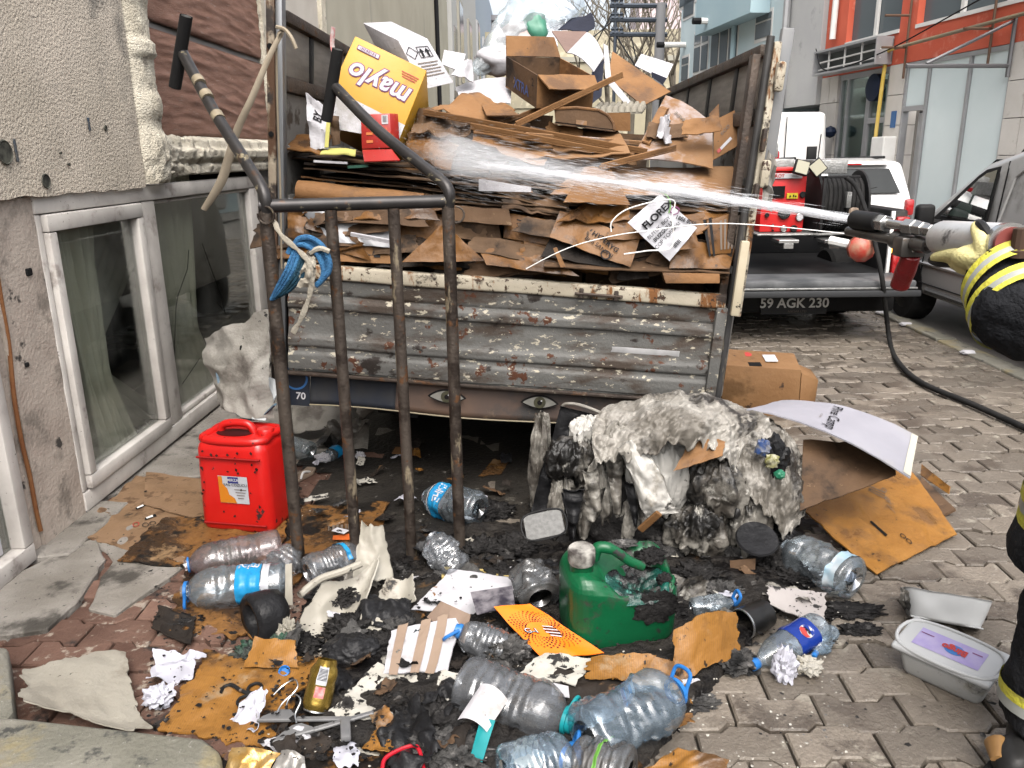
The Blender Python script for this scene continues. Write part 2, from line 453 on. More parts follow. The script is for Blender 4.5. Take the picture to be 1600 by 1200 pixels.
for r in range(0, 112):
    j0 = 0.82 if r % 2 else 0.32
    y = 1.15 + r * PH_
    for k in range(-9, 15):
        x = (k + j0) * PL_
        if x < -2.15 or x > 3.5 + 0.0: continue
        if y > 4.2 and x < -1.2: continue
        edge = -0.72 + 0.10 * math.sin(y * 5.0) - 0.10 * (y - 2)
        cells.append((x, y, j0, 1 if x + .13 < edge else 0))
def pav_show(c):                       # how large the photo shows it
    x, y = c[0], c[1]
    vis = (0.42 < x < 3.4 and y > 1.75 and x < 0.62 * y + .2 and (x > 1.2 or y < 2.2)) or (x < -0.75 and 2.0 < y < 3.1 and x > -1.0 * y + 0.6)
    return (0 if vis else 50) + y
cells.sort(key=pav_show)
rest = ([], [])
for i, (x, y, j0, red) in enumerate(cells):
    me, v, f = pav_me[(j0, red)]
    rot = Euler((rnd.gauss(0, .013), rnd.gauss(0, .013), rnd.gauss(0, .010))).to_matrix().to_4x4()
    M = Matrix.Translation((x, y, rnd.gauss(0, .0032))) @ rot
    if i < 300:
        o = bpy.data.objects.new('paver', me); COL.objects.link(o); o.matrix_basis = M; o.parent = ground
    else:
        n0 = len(rest[0]); rest[0].extend(M @ p for p in v); rest[1].extend((tuple(i2 + n0 for i2 in q), red) for q in f)
ob('paver_field', (rest[0], [q[0] for q in rest[1]]), [m_paver, m_paver_red], ground, kind='stuff', fm=[q[1] for q in rest[1]])
# right-hand gutter and footway
for k in range(14):
    y0 = 2.0 + k * 1.0
    ob('kerb_stone', bev(span((3.60, y0 + .006, -0.03), (3.78, y0 + .994, 0.015 + rnd.uniform(0, .012))), 0.012, 2), m_kerb, ground)
ob('footway', span((3.79, -3, -0.028), (12, 40, 0.01)), m_asph, kind='structure')
ob('far_road', span((-2.1, 16.9, -0.028), (3.59, 60, -0.008)), m_asph, kind='structure')

# concrete apron along the shop wall, cracked into slabs
def slab(pts, z, name='concrete_slab', m=None, seed=0):
    ps = []
    for a, b in zip(pts, pts[1:] + pts[:1]):
        a, b = V3(a), V3(b); n = max(2, int((b - a).length / .05))
        for i in range(n):
            p = a.lerp(b, i / n); k = .012
            ps.append(V3((p.x + k * noise.noise(p * 14 + V3((seed, 0, 0))), p.y + k * noise.noise(p * 14 + V3((0, seed, 5))), z)))
    return ob(name, bev(prism([p - V3((0, 0, .05)) for p in ps], (0, 0, .05)), .006, 1), m or m_conc, kind='structure')
g2 = lambda x, y: tuple(G(x, y)[:2]) + (0,)
slab([g2(-60, 960), g2(20, 905), g2(150, 845), g2(165, 880), g2(130, 935), g2(75, 990), g2(0, 1000), g2(-60, 1010)], 0.022, 'concrete_apron', seed=1)
slab([g2(125, 830), g2(175, 800), g2(240, 760), g2(300, 880), g2(180, 965), g2(140, 955), g2(160, 905), g2(178, 880)], 0.014, 'concrete_apron', seed=2)
slab([(-2.19, 3.6, 0), g2(235, 755), g2(330, 745), g2(470, 720), g2(530, 700), (-0.9, 6.5, 0), (-2.19, 6.5, 0)], 0.016, 'concrete_apron', seed=3)
slab([(-2.19, 3.0, 0), (-1.98, 3.05, 0), (-1.98, 3.58, 0), (-2.19, 3.6, 0)], 0.03, 'concrete_apron', seed=4)
# stone kerb blocks at the lower left, close to the camera
kg = [G(x, y, .15) for x, y in ((25, 1118), (250, 1143), (318, 1150), (345, 1172), (352, 1290), (-60, 1300), (-60, 1120))]
t = thing('stone_step', 'grey stone step edge with worn rounded corner at lower left corner', 'step', G(150, 1180))
ob('tread', bev(prism([p - V3((0, 0, .15)) for p in kg], (0, 0, .15)), .02, 3), m_kerb, t, smooth=True)
kh = [G(x, y, .10) for x, y in ((-80, 1000), (12, 1010), (22, 1110), (5, 1135), (-80, 1140))]
ob('end_block', bev(prism([p - V3((0, 0, .10)) for p in kh], (0, 0, .10)), .015, 2), m_kerb, t, smooth=True)

# ---------------------------------------------------------------- left shop building
XW = -2.18
m_plaster = mat('rough_plaster', (0.50, 0.44, 0.355), (0.58, 0.51, 0.42), 2.5, 0.92, bump=1.6, bsc=70, layers=[((0.23, 0.21, 0.18), 1.6, 0.55, 0.75), ((0.12, 0.10, 0.09), 55, 0.72, 0.78)])
m_stucco = mat('cream_moulding', (0.52, 0.47, 0.37), (0.66, 0.61, 0.5), 6, 0.9, bump=1.5, bsc=90, layers=[((0.30, 0.27, 0.22), 8, 0.55, 0.7), ((0.78, 0.74, 0.6), 20, 0.62, 0.72)])
m_plank = mat('brown_plank', (0.21, 0.105, 0.07), (0.29, 0.16, 0.115), 4, 0.72, bump=0.9, bsc=26, stretch=(1, 1.2, 9), bst=(1, 1.5, 16), layers=[((0.30, 0.20, 0.16), 8, 0.60, 0.75, None, (1, 1, 10)), ((0.6, 0.55, 0.5), 60, 0.745, 0.77)])
m_upvc = mat('dirty_white_upvc', (0.44, 0.41, 0.38), (0.60, 0.57, 0.53), 4, 0.45, bump=0.05, layers=[((0.25, 0.22, 0.2), 5, 0.58, 0.78), ((0.05, 0.045, 0.04), 60, 0.72, 0.76)])
m_pier = mat('grimy_pier', (0.38, 0.32, 0.27), (0.46, 0.40, 0.34), 5, 0.85, bump=0.5, bsc=60, layers=[((0.22, 0.19, 0.16), 4, 0.52, 0.72), ((0.05, 0.045, 0.04), 6, 0.66, 0.74)])
m_dark = mat('dark_void', (0.012, 0.012, 0.012), rough=0.9)
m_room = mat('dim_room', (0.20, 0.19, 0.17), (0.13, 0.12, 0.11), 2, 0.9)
m_pane = glass_pane('window_glass', (0.96, 0.98, 0.96), (0.06, 0.6), 0.02, 0.18, dust=0.08)
m_curt = mat('grey_curtain', (0.85, 0.84, 0.70), (0.7, 0.69, 0.57), 4, 0.9)
m_rust = mat('rust_stain', (0.25, 0.09, 0.03), (0.32, 0.14, 0.05), 9, 0.8, bump=0.4)
B = thing('shop_building', 'beige plaster building with brown planks and low shop windows on the left', 'building', (XW, 4, 0))
def wallgrid(x, y0, y1, z0, z1, th, ny, nz, amp, s, edge=0.0):
    def fn(u, v):
        y, z = y0 + (y1 - y0) * u, z0 + (z1 - z0) * v
        p = V3((0, y, z)); dx = amp * fb(p, s, 3)
        if edge and v == 0: z += edge * noise.noise(p * 9)
        return V3((x + dx, y, z))
    return gridsurf(fn, ny, nz, th)
ob('plaster_wall', wallgrid(-2.10, -1.0, 4.47, 1.50, 5.0, 0.2, 110, 60, 0.004, 5, 0.012), m_plaster, B, smooth=True)
for x, y, r in ((72, 283, .032), (165, 200, .014), (8, 238, .05), (108, 257, .007), (95, 239, .006)):
    c = W(x, y, -2.094); ob('anchor_hole', lathe([(r, 0), (r * .9, .004), (r * .75, -.004), (r * .3, -.008)], 18, frame_m(c, (0, 1, 0), z=(1, 0, 0))), mat('hole_grey', (0.05, .05, .045), (.16, .16, .13), 30, .9), B, smooth=True)
for x, y, h in ((139, 194, .06), (25, 235, .09)):
    c = W(x, y, -2.094); ob('gouge', bev(gbox(c, (.006, .014, h)), .002, 1), mat('gouge_blue', (0.05, 0.08, 0.12), (0.12, 0.12, 0.12), 40, .8), B)
# crumbling corner moulding: shaft with rings
def mould_x(z):
    b = 0.0
    for zc, w, a in ((1.70, .10, .03), (1.93, .07, .025), (2.20, .022, .03), (2.245, .022, .03), (2.5, .05, .02), (1.58, .06, .02)):
        b = max(b, a * max(0, 1 - ((z - zc) / w) ** 2) ** .5) if abs(z - zc) < w else b
    return b
def mouldfn(u, v):
    z = 1.515 + v * 3.0; a = math.pi * u
    rough = .018 * (1 if z < 1.75 else .35)
    p = V3((u * .4, z, 0)); d = rough * fb(p, 22, 4)
    y = 4.47 + .30 * u; x = -2.16 + (.10 + mould_x(z)) * math.sin(a) ** .35 + d
    return V3((x, y + d * .5, z))
ob('corner_moulding', gridsurf(mouldfn, 26, 150), m_stucco, B, smooth=True, ang=180)
def plankfn(z0, z1):
    def fn(u, v):
        y, z = 4.74 + 2.18 * u, z0 + (z1 - z0) * v
        q = V3((y * 1.1 + 2.2 * z0, z * 11 + .5 * math.sin(y * 2.1 + z0 * 7), z0))
        g = noise.noise(q * 1.5) + .5 * noise.noise(q * 4)
        e = min(v, 1 - v) * (z1 - z0); e = max(0, 1 - e / .02)
        return V3((-2.165 + .016 * abs(g) - .014 * e, y, z))
    return gridsurf(fn, 120, 44, .03)
for z0, z1 in ((1.775, 2.375), (2.412, 3.02), (3.055, 3.66)):
    ob('plank', plankfn(z0, z1), m_plank, B, smooth=True, ang=180)
ob('plank_backing', span((-2.26, 4.74, 1.7), (-2.19, 6.93, 4.6)), mat('grey_joint', (0.33, .31, .29), rough=.8), B)
def lintelfn(u, v):
    y = 4.72 + 2.22 * u; prof = ((0, 1.545), (.075, 1.55), (.085, 1.60), (.055, 1.615), (.10, 1.65), (.105, 1.70), (.07, 1.715), (.06, 1.765), (.0, 1.785))
    t = v * 8; i = min(int(t), 7); k = t - i
    x = prof[i][0] * (1 - k) + prof[i + 1][0] * k; z = prof[i][1] * (1 - k) + prof[i + 1][1] * k
    cr = max(0, 1 - u * 2.2); d = (.006 + .05 * cr) * fb((y, z, 0), 14, 4)
    return V3((-2.17 + max(0, x * (1 - .4 * cr) + d), y, z + d * .4))
ob('lintel_moulding', gridsurf(lintelfn, 90, 32), m_stucco, B, smooth=True, ang=180)
ob('white_edge_trim', span((-2.2, 6.93, 1.5), (-2.13, 7.02, 4.6)), m_stucco, B)
ob('stucco_wall', wallgrid(-2.17, 7.02, 9.1, 0.0, 5.0, .1, 20, 40, .003, 5), mat('cream_stucco', (0.5, .46, .40), (.56, .52, .46), 3, .9, bump=.6, bsc=60), B)
ob('edge_quoin', wallgrid(-2.13, 8.95, 9.15, 0.0, 5.0, .1, 6, 60, .012, 14), m_stucco, B, smooth=True)
# pier with stain between the two windows
ob('pier', wallgrid(-2.13, 3.13, 3.46, 0.0, 1.5, .12, 12, 40, .004, 9), m_pier, B, smooth=True)
ob('pier_edge', wallgrid(-2.145, 3.02, 3.125, 0.0, 1.5, .1, 5, 30, .004, 12), m_pier, B, smooth=True)
sp = [W(x, y, -2.13) for x, y in ((-12, 380), (2, 470), (14, 540), (22, 620), (34, 690), (47, 745), (56, 795), (64, 830))]
ob('rust_run', tube(smooth_path(sp, 5), .009, 6, flat=.5), m_rust, B, smooth=True)
for x, y, r in ((45, 425, .04), (42, 570, .025)):
    c = W(x, y, -2.128); ob('scorch_mark', bev(gbox(c, (.012, r, r * .8)), .004, 1), mat('scorch', (.02, .02, .02), rough=.9), B)
# window: outer frame, sash, mullion, panes
def bar(a, b, name='window_frame', m=None, par=None, w=.008): return ob(name, bev(span(a, b), w, 2), m or m_upvc, par or B, smooth=True)
win = ob('window', bev(span((-2.20, 3.46, .03), (-2.12, 6.42, .125)), .01, 2), m_upvc, B, smooth=True)
bar((-2.20, 3.46, 1.425), (-2.12, 6.42, 1.51), par=win)
bar((-2.20, 3.462, .127), (-2.125, 3.50, 1.423), par=win)
bar((-2.20, 4.45, .127), (-2.125, 4.60, 1.423), 'mullion', par=win)
bar((-2.20, 6.20, .127), (-2.125, 6.38, 1.423), par=win)
bar((-2.20, 4.60, .127), (-2.14, 6.20, .16), par=win); bar((-2.20, 4.60, 1.40), (-2.14, 6.20, 1.423), par=win)
sash = ob('sash', bev(span((-2.165, 3.505, .13), (-2.10, 4.40, .20)), .01, 2), m_upvc, B, smooth=True)
bar((-2.165, 3.505, 1.345), (-2.10, 4.40, 1.42), 'sash_rail', par=sash)
bar((-2.165, 3.505, .202), (-2.10, 3.565, 1.343), 'sash_rail', par=sash); bar((-2.165, 4.33, .202), (-2.10, 4.40, 1.343), 'sash_rail', par=sash)
ob('pane', span((-2.150, 3.56, .19), (-2.144, 4.34, 1.35)), m_pane, sash)
ob('pane', span((-2.175, 4.59, .15), (-2.169, 6.21, 1.41)), m_pane, win)
for pts in (((295, 390), (293, 420), (278, 462), (275, 480), (272, 560), (268, 600)), ((316, 380), (330, 420), (345, 460), (352, 490)), ((338, 470), (355, 492)), ((312, 560), (285, 600))):
    ob('glass_crack', tube([W(x, y, -2.166) for x, y in pts], .0022, 5), m_dark, win)
ob('reveal_panel', span((-2.2, 6.425, 0), (-2.16, 6.93, 1.545)), mat('grey_panel', (.13, .13, .12), (.2, .2, .19), 4, .6), B)
# room behind, with curtains
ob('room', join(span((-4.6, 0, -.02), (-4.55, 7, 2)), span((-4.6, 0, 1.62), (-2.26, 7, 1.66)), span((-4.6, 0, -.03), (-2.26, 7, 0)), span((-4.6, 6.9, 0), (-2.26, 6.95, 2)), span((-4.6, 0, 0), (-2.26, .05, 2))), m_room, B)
def curt(y0, y1, x, k, lean):
    def fn(u, v):
        z = .04 + 1.5 * v; w = .35 + .65 * abs(v - .35)
        y = y0 + (y1 - y0) * u * w + lean * (1 - v)
        return V3((x + .045 * math.sin(u * k + v * 2) + .02 * math.sin(u * k * 2.3 + 1), y, z))
    return gridsurf(fn, 90, 24)
ob('curtain', curt(3.66, 4.34, -2.27, 36, .22), m_curt, B, smooth=True, ang=180)
ob('curtain', curt(4.7, 5.7, -2.30, 40, .3), m_curt, B, smooth=True, ang=180)
ob('net_curtain', curt(3.2, 6.3, -2.48, 90, 0), mat('net', (.6, .6, .52), rough=.95), B, smooth=True, ang=180)
ob('inner_bench', bev(span((-3.6, 5.4, 0), (-2.9, 6.6, .75)), .05, 2), mat('bench_cloth', (.3, .3, .29), (.1, .11, .11), 3, .9), B)
ob('shelf_unit', join(*[span((-3.4, 3.4 + .02 * k, .3 * k), (-3.1, 3.7, .3 * k + .03)) for k in range(5)], span((-3.4, 3.38, 0), (-3.1, 3.41, 1.4))), mat('shelf_wood', (.32, .28, .2), rough=.7), B)
# neighbouring window with lettered sheet, cut by the frame edge
bar((-2.18, 2.0, .02), (-2.10, 3.02, .10)); bar((-2.18, 2.955, .10), (-2.10, 3.02, 1.5)); bar((-2.18, 2.0, 1.43), (-2.1, 2.955, 1.5))
ob('pane', span((-2.165, 2.0, .10), (-2.160, 2.955, 1.43)), m_pane, B)
m_paper = mat('white_paper', (0.74, 0.73, 0.76), (0.66, 0.65, 0.68), 6, 0.7)
m_navy = mat('navy_ink', (0.02, 0.03, 0.22), rough=.5); m_ink = mat('black_ink', (0.02, 0.02, 0.022), rough=.6)
ps = ob('window_poster', span((-2.158, 2.3, .11), (-2.155, 2.90, 1.15)), m_paper, B)
pf = lambda y, z: (lambda a, b: V3((-2.1525, y + a, z + b)))
ob('lettering', on(rot2(text2d('MOGLEN', .13, 'LEFT', .02), 90), pf(2.80, .22)), m_navy, ps)
ob('lettering', on(text2d('TESI', .055, 'CENTER', .01), pf(2.79, .15)), m_ink, ps)
ob('lettering', on(rot2(text2d('BRONZE GUNES SISTEM', .022, 'LEFT', .01), 90), pf(2.875, .24)), m_ink, ps)

# ---------------------------------------------------------------- far left row
def facade_box(name, label, x, y0, y1, z1, m, side=-1, depth=6):
    t = thing(name, label, 'building', (x + side * depth / 2, (y0 + y1) / 2, 0))
    ob('wall', span((x, y0, 0), (x + side * depth, y1, z1)), m, t); return t
m_olive = mat('olive_wall', (.37, .35, .275), (.43, .405, .32), 1.2, .9, bump=.2, layers=[((.28, .27, .23), 1.5, .58, .8, None, (1, 1, .2))])
fb1 = facade_box('beige_building', 'plain olive beige wall rising behind the load left of centre', -2.14, 9.16, 23, 9, m_olive)
c0 = W(684, 90, -2.10)
ob('downpipe', tube([V3((-2.09, c0.y, 2)), V3((-2.09, c0.y, 9))], .05, 8), mat('black_cable', (.02, .02, .022), rough=.6), fb1, smooth=True)
wv1 = W(702, 30, -2.14)
wf = ob('window', span((-2.16, wv1.y, 3.35), (-2.06, wv1.y + 3.4, 5.2)), mat('cream_frame', (.55, .52, .44), rough=.7), fb1)
ob('pane', span((-2.07, wv1.y + .3, 3.5), (-2.05, wv1.y + 3.1, 5.1)), mat('far_pane', (.10, .12, .13), rough=.15), wf)
ob('sill', span((-2.14, wv1.y - .2, 3.15), (-1.85, wv1.y + 3.6, 3.34)), mat('grey_sill', (.22, .2, .17), rough=.8), wf)
fb2 = facade_box('grey_building', 'pale grey far building seen past the plastic bundle', -2.05, 23.3, 34, 9, mat('pale_grey', (.45, .45, .43), rough=.9))
for y in (25, 29):
    w = ob('window', span((-2.06, y, 3.6), (-1.98, y + 1.6, 6)), mat('cream_frame', ()), fb2); ob('pane', span((-1.99, y + .15, 3.7), (-1.97, y + 1.45, 5.9)), mat('far_pane', ()), w)
fb3 = facade_box('blue_grey_building', 'blue grey far end building on the left of the street', -2.2, 34.2, 60, 10, mat('blue_grey', (.30, .36, .42), rough=.9))
for y in (36, 41, 47):
    w = ob('window', span((-2.21, y, 3.4), (-2.1, y + 1.6, 7)), mat('white_fr', (.7, .7, .7), rough=.6), fb3); ob('pane', span((-2.12, y + .2, 3.5), (-2.08, y + 1.4, 6.9)), mat('far_pane', ()), w)
[ob('meter_rail', tube([V3((-2.2, 35, 3 + k)), V3((-1.7, 35, 3 + k))], .05, 6), mat('black_cable', ()), fb3) for k in range(2)]

# ---------------------------------------------------------------- right-hand shop with orange band
FN = V3((1, .14, 0)).normalized(); FP = V3((8.58, 0, 0))
def FA(y, z, o=0.0): return V3((8.58 - .14 * y, y, z)) - FN * o
FX = V3((.14, -1, 0)).normalized()      # along the wall towards the camera (image right)
def fspan(y0, y1, z0, z1, o0, o1):
    a = [FA(y, z, o) for o in (o0, o1) for y, z in ((y0, z0), (y1, z0), (y1, z1), (y0, z1))]
    return a, [(3, 2, 1, 0), (4, 5, 6, 7), (0, 1, 5, 4), (1, 2, 6, 5), (2, 3, 7, 6), (3, 0, 4, 7)]
S = thing('orange_shop_building', 'building with orange red painted band above tall glass shopfronts', 'building', FA(14.5, 0))
m_or = mat('orange_paint', (.60, .125, .07), (.54, .10, .055), 1.5, .75, bump=.1, layers=[((.66, .24, .17), 3, .6, .8)])
m_tile = mat('stone_tile', (.52, .49, .45), (.6, .57, .53), 2, .6, rnd_v=.06, layers=[((.4, .37, .33), 4, .6, .8)])
m_alu = mat('grey_aluminium', (.34, .345, .35), (.4, .4, .41), 3, .4, metal=.4)
m_frost = mat('frosted_panel', (.64, .73, .735), (.68, .76, .765), 1, .25, spec=.4)
m_shopg = glass_pane('shop_glass', (.68, .78, .74), (.12, .7), .03, .25)
m_fpane = mat('far_pane', ()); m_wh = mat('white_paint', (.72, .71, .69), (.66, .65, .62), 4, .5)
ob('orange_band', fspan(11.0, 17.8, 3.06, 3.58, 0, -.3), m_or, S)
for y0, y1 in ((17.0, 17.8), (14.72, 15.2), (11.0, 11.6)):
    ob('orange_column', fspan(y0, y1, 3.58, 8.0, 0, -.3), m_or, S)
ob('orange_header', fspan(11.0, 17.8, 5.4, 8.0, -.01, -.3), m_or, S)
for y0, y1 in ((15.2, 17.0), (11.6, 14.72)):
    w = ob('upper_window', fspan(y0, y1, 3.58, 3.64, .02, -.2), m_wh, S)
    ob('pane', fspan(y0, y1, 3.64, 5.4, -.12, -.14), m_fpane, w)
    for q in ([.5] if y1 - y0 < 2 else [.33, .66]):
        yy = y0 + (y1 - y0) * q; ob('glazing_bar', fspan(yy - .04, yy + .04, 3.64, 5.4, -.06, -.11), m_wh, w)
for y0, y1 in ((17.12, 17.8), (14.86, 15.34), (11.6, 12.32)):
    for k in range(6):
        for h in range(2 if y1 - y0 > .5 else 1):
            n = 2 if y1 - y0 > .5 else 1; d = (y1 - y0) / n
            ob('stone_tile', fspan(y0 + d * h + .006, y0 + d * (h + 1) - .006, .51 * k + .006, .51 * (k + 1) - .006, .012, -.28), m_tile, S)
# left shopfront
sf = ob('shopfront', fspan(15.36, 17.1, 2.95, 3.05, -.02, -.12), m_alu, S)
for y in (15.36, 15.95, 16.02, 16.75, 17.02): ob('frame_post', fspan(y, y + .06, 0, 2.95, -.02, -.12), m_alu, sf)
ob('transom', fspan(15.42, 15.95, 2.10, 2.2, -.02, -.12), m_alu, sf)
ob('pane', fspan(15.38, 17.06, .0, 2.95, -.06, -.075), m_shopg, sf)
def fcurt(u, v): return FA(16.0 + 1.1 * u, .1 + 2.7 * v, -.35 - .06 * math.sin(u * 50))
ob('curtain', gridsurf(fcurt, 80, 4), mat('pale_curtain', (.62, .66, .62), rough=.9), sf, smooth=True, ang=180)
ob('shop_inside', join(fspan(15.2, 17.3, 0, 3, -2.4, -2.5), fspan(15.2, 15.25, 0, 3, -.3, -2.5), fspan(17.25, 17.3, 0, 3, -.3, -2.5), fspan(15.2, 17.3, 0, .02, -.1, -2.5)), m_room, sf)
ob('door_lettering', on(text2d('SiTEKS', .13, 'CENTER', .02), lambda a, b: FA(16.35 - a, 1.25 + b, -.04)), mat('cream_letters', (.75, .68, .5), rough=.6), sf)
ob('door_lettering', on(text2d('TEKS', .13, 'CENTER', .02), lambda a, b: FA(16.35 - a, .95 + b, -.04)), mat('cream_letters', ()), sf)
# frosted shopfront with ajar door
sg = ob('panel_shopfront', fspan(12.3, 14.86, 2.98, 3.05, .0, -.1), m_alu, S)
for a, b, z0, z1 in ((14.25, 14.80, 2.34, 2.98), (13.22, 14.18, 0, 2.98), (12.32, 13.17, 0, 2.98)):
    ob('frosted_panel', fspan(a, b, z0, z1, -.03, -.06), m_frost, sg)
for y in (14.80, 14.19, 13.18, 12.28): ob('frame_post', fspan(y, y + .05, 0, 2.98, .01, -.1), m_alu, sg)
ob('transom', fspan(14.24, 14.80, 2.26, 2.34, .01, -.1), m_alu, sg)
ob('doorway', fspan(14.24, 14.80, 0, 2.26, -.3, -.32), mat('grey_inside', (.11, .11, .12), rough=.9), sg)
dl = ob('door', fspan(14.24, 14.55, .03, 2.22, -.13, -.17), m_alu, sg); ob('handle', fspan(14.27, 14.30, 1.0, 1.2, -.07, -.12), m_wh, dl)
# empty sign box
sb = ob('sign_box', fspan(15.3, 17.6, 3.08, 3.12, .02, .34), m_alu, S)
ob('back_panel', fspan(15.3, 17.6, 3.12, 3.5, .02, .04), mat('sign_grey', (.18, .2, .2), (.25, .27, .27), 2, .7), sb)
ob('top_rail', fspan(15.3, 17.6, 3.5, 3.54, .02, .34), m_alu, sb)
for y in (15.3, 17.56): ob('end_plate', fspan(y, y + .03, 3.12, 3.5, .04, .34), m_alu, sb)
for z in (3.2, 3.34): ob('sign_rail', tube([FA(15.3, z, .25), FA(17.5, z - .02, .25)], .015, 6), m_wh, sb)
for y in (15.9, 16.5, 17.1): ob('sign_strut', fspan(y, y + .02, 3.12, 3.5, .24, .27), m_wh, sb)
m_yel = mat('yellow_pipe', (.52, .36, .06), (.58, .42, .12), 4, .5)
m_ygr = mat('tan_pipe', (.42, .34, .2), (.34, .28, .2), 4, .6)
ob('gas_pipe', tube(smooth_path([FA(15.42, 1.3, .1), FA(15.42, 2.0, .1), FA(15.36, 3.2, .1), FA(15.3, 3.3, .1), FA(15.1, 3.32, .1)], 5), .035, 8), m_yel, S, smooth=True)
ob('wall_pipe', tube([FA(15.1, 3.32, .1), FA(11.2, 3.42, .1)], .03, 8), m_ygr, S, smooth=True)
ob('cable', tube(smooth_path([FA(17.6, 3.6, .3), FA(16.8, 3.12, .45), FA(15.2, 3.25, .3), FA(13.5, 3.6, .2), FA(11.5, 4.0, .2)], 8), .012, 5), mat('black_cable', ()), S)
ob('meter_box', bev(fspan(14.9, 15.3, 1.35, 1.85, .0, .25), .02, 2), m_wh, S)
ob('white_downpipe', tube([FA(17.35, 3.75, .1), FA(17.3, 8, .1)], .06, 10), m_wh, S, smooth=True)
ob('roller_fan', lathe([(.24, 0), (.24, .1), (.1, .12)], 20, frame_m(FA(15.7, 2.72, .0), FX, z=-FN)), mat('dark_blue', (.02, .03, .06), rough=.5), S, smooth=True)
ob('round_lamp', lathe([(.0, -.12), (.09, -.08), (.12, 0), (.09, .08), (.0, .12)], 16, Matrix.Translation(FA(17.0, 1.98, .15))), mat('dark_blue', ()), S, smooth=True)
for py, z in ((14.85, 3.0), (12.75, 3.0)): ob('sign_bracket', join(tube([FA(py, z - .2, .05), FA(py, z + 1.1, .05)], .02, 6), tube([FA(py, z + .3, .05), FA(py, z + .3, .5)], .02, 6), tube([FA(py, z + .8, .05), FA(py, z + .8, .5)], .02, 6)), mat('rusty_bracket', (.2, .12, .08), rough=.8), S)
ob('awning_frame', join(tube([FA(12.3, 2.75, .05), FA(12.3, 2.75, 1.6)], .03, 6), tube([FA(12.3, 3.35, .05), FA(12.3, 2.78, 1.3)], .025, 6), tube([FA(12.3, 2.6, .05), FA(12.3, 3.4, .05)], .03, 6)), mat('grey_steel', (.25, .25, .26), rough=.5, metal=.6), S)
ob('hanging_light_box', fspan(11.0, 13.6, 3.98, 4.14, .5, .9), mat('brown_box', (.22, .13, .11), rough=.7), S)
ob('blue_number_plate', fspan(14.98, 15.12, 2.0, 2.28, .014, .03), mat('plate_blue', (.05, .18, .45), rough=.4), S)

# grey plaster house and light blue house further along
m_gpl = mat('grey_plaster', (.42, .42, .42), (.47, .47, .46), 1.0, .9, bump=.3, bsc=25, layers=[((.34, .34, .34), 2, .58, .8)])
gh = thing('grey_plaster_building', 'blank grey plaster building between orange shop and light blue house', 'building', FA(18.6, 0))
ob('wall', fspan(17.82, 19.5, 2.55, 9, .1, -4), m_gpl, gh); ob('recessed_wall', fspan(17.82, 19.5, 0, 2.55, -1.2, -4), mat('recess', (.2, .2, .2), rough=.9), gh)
ob('rain_pipe', tube([FA(19.3, 2.2, .2), FA(19.3, 9, .2)], .08, 8), m_alu, gh, smooth=True)
bh = thing('light_blue_building', 'light blue house with white framed windows right of the load', 'building', FA(23, 0))
m_lb = mat('light_blue_paint', (.50, .61, .64), (.56, .66, .68), .8, .85)
m_lb2 = mat('blue_bay_paint', (.36, .49, .54), (.40, .53, .57), .8, .85)
ob('wall', fspan(19.52, 27.2, 0, 10, 0, -5), m_lb, bh)
ob('bay', fspan(20.6, 24.4, 4.75, 6.1, .02, .5), m_lb2, bh)
def bwin(px0, py0, px1, py1, nb):
    a, b = PL(px0, py0, FP, FN), PL(px1, py1, FP, FN)
    y0, y1 = b.y, a.y; z0, z1 = b.z, a.z
    w = ob('window', fspan(y0, y1, z0, z1, .015, -.02), m_wh, bh)
    for k in range(nb):
        d = (y1 - y0) / nb
        ob('pane', fspan(y0 + d * k + .06, y0 + d * (k + 1) - .06, z0 + .08, z0 + (z1 - z0) * .62, .03, .02), m_fpane, w)
        ob('pane', fspan(y0 + d * k + .06, y0 + d * (k + 1) - .06, z0 + (z1 - z0) * .68, z1 - .08, .03, .02), m_fpane, w)
for q in ((1066, 88, 1076, 128, 1), (1086, 50, 1106, 112, 2), (1114, 20, 1152, 98, 3), (1182, 22, 1206, 60, 1), (1070, -30, 1085, 25, 1), (1066, -90, 1150, -30, 3)): bwin(*q)
for x, y in ((1071, 70), (1133, 33)):
    p = PL(x, y, FP, FN); ob('flue', tube([p, p - FN * .7], .08, 8), [m_wh], bh, smooth=True); ob('flue_tip', tube([p - FN * .68, p - FN * .9], .085, 8), mat('black_cable', ()), bh, smooth=True)
ob('blue_downpipe', tube([FA(22.6, 0, .08), FA(22.6, 10, .08)], .07, 8), m_lb2, bh, smooth=True)

# end of the street: retaining wall, roofs, pole, bare trees
rw = thing('retaining_wall', 'yellowish stone wall across the far end of street', 'wall', (3, 44, 0))
m_yw = mat('yellow_stone', (.40, .36, .25), (.30, .27, .2), .7, .9, bump=.4, bsc=6, layers=[((.5, .45, .33), 2, .55, .7)])
ob('stone_face', span((-3, 44, 0), (14, 45, 7.6)), m_yw, rw); ob('coping', span((-3, 43.9, 6.1), (14, 44, 6.35)), mat('coping_pale', (.5, .48, .4), rough=.8), rw)
for k in range(9): ob('stone_band', span((-3 + 1.9 * k, 43.93, 3.9), (-1.3 + 1.9 * k, 44, 5.6)), m_yw, rw)
fr_ = thing('far_house', 'low far house with corrugated roof on the skyline', 'building', (0, 52, 0))
ob('wall', span((-2.2, 52, 0), (3.0, 58, 9.3)), mat('pink_grey', (.42, .36, .37), rough=.9), fr_)
ob('roof', span((-2.4, 51.8, 9.3), (3.2, 58, 9.6)), mat('roof_grey', (.3, .3, .32), rough=.8), fr_)
pk = thing('pink_building', 'pale pink far building behind the power poles', 'building', (11, 55, 0)); ob('wall', span((7.0, 55, 0), (14, 60, 16)), mat('pale_pink', (.5, .42, .43), rough=.9), pk)
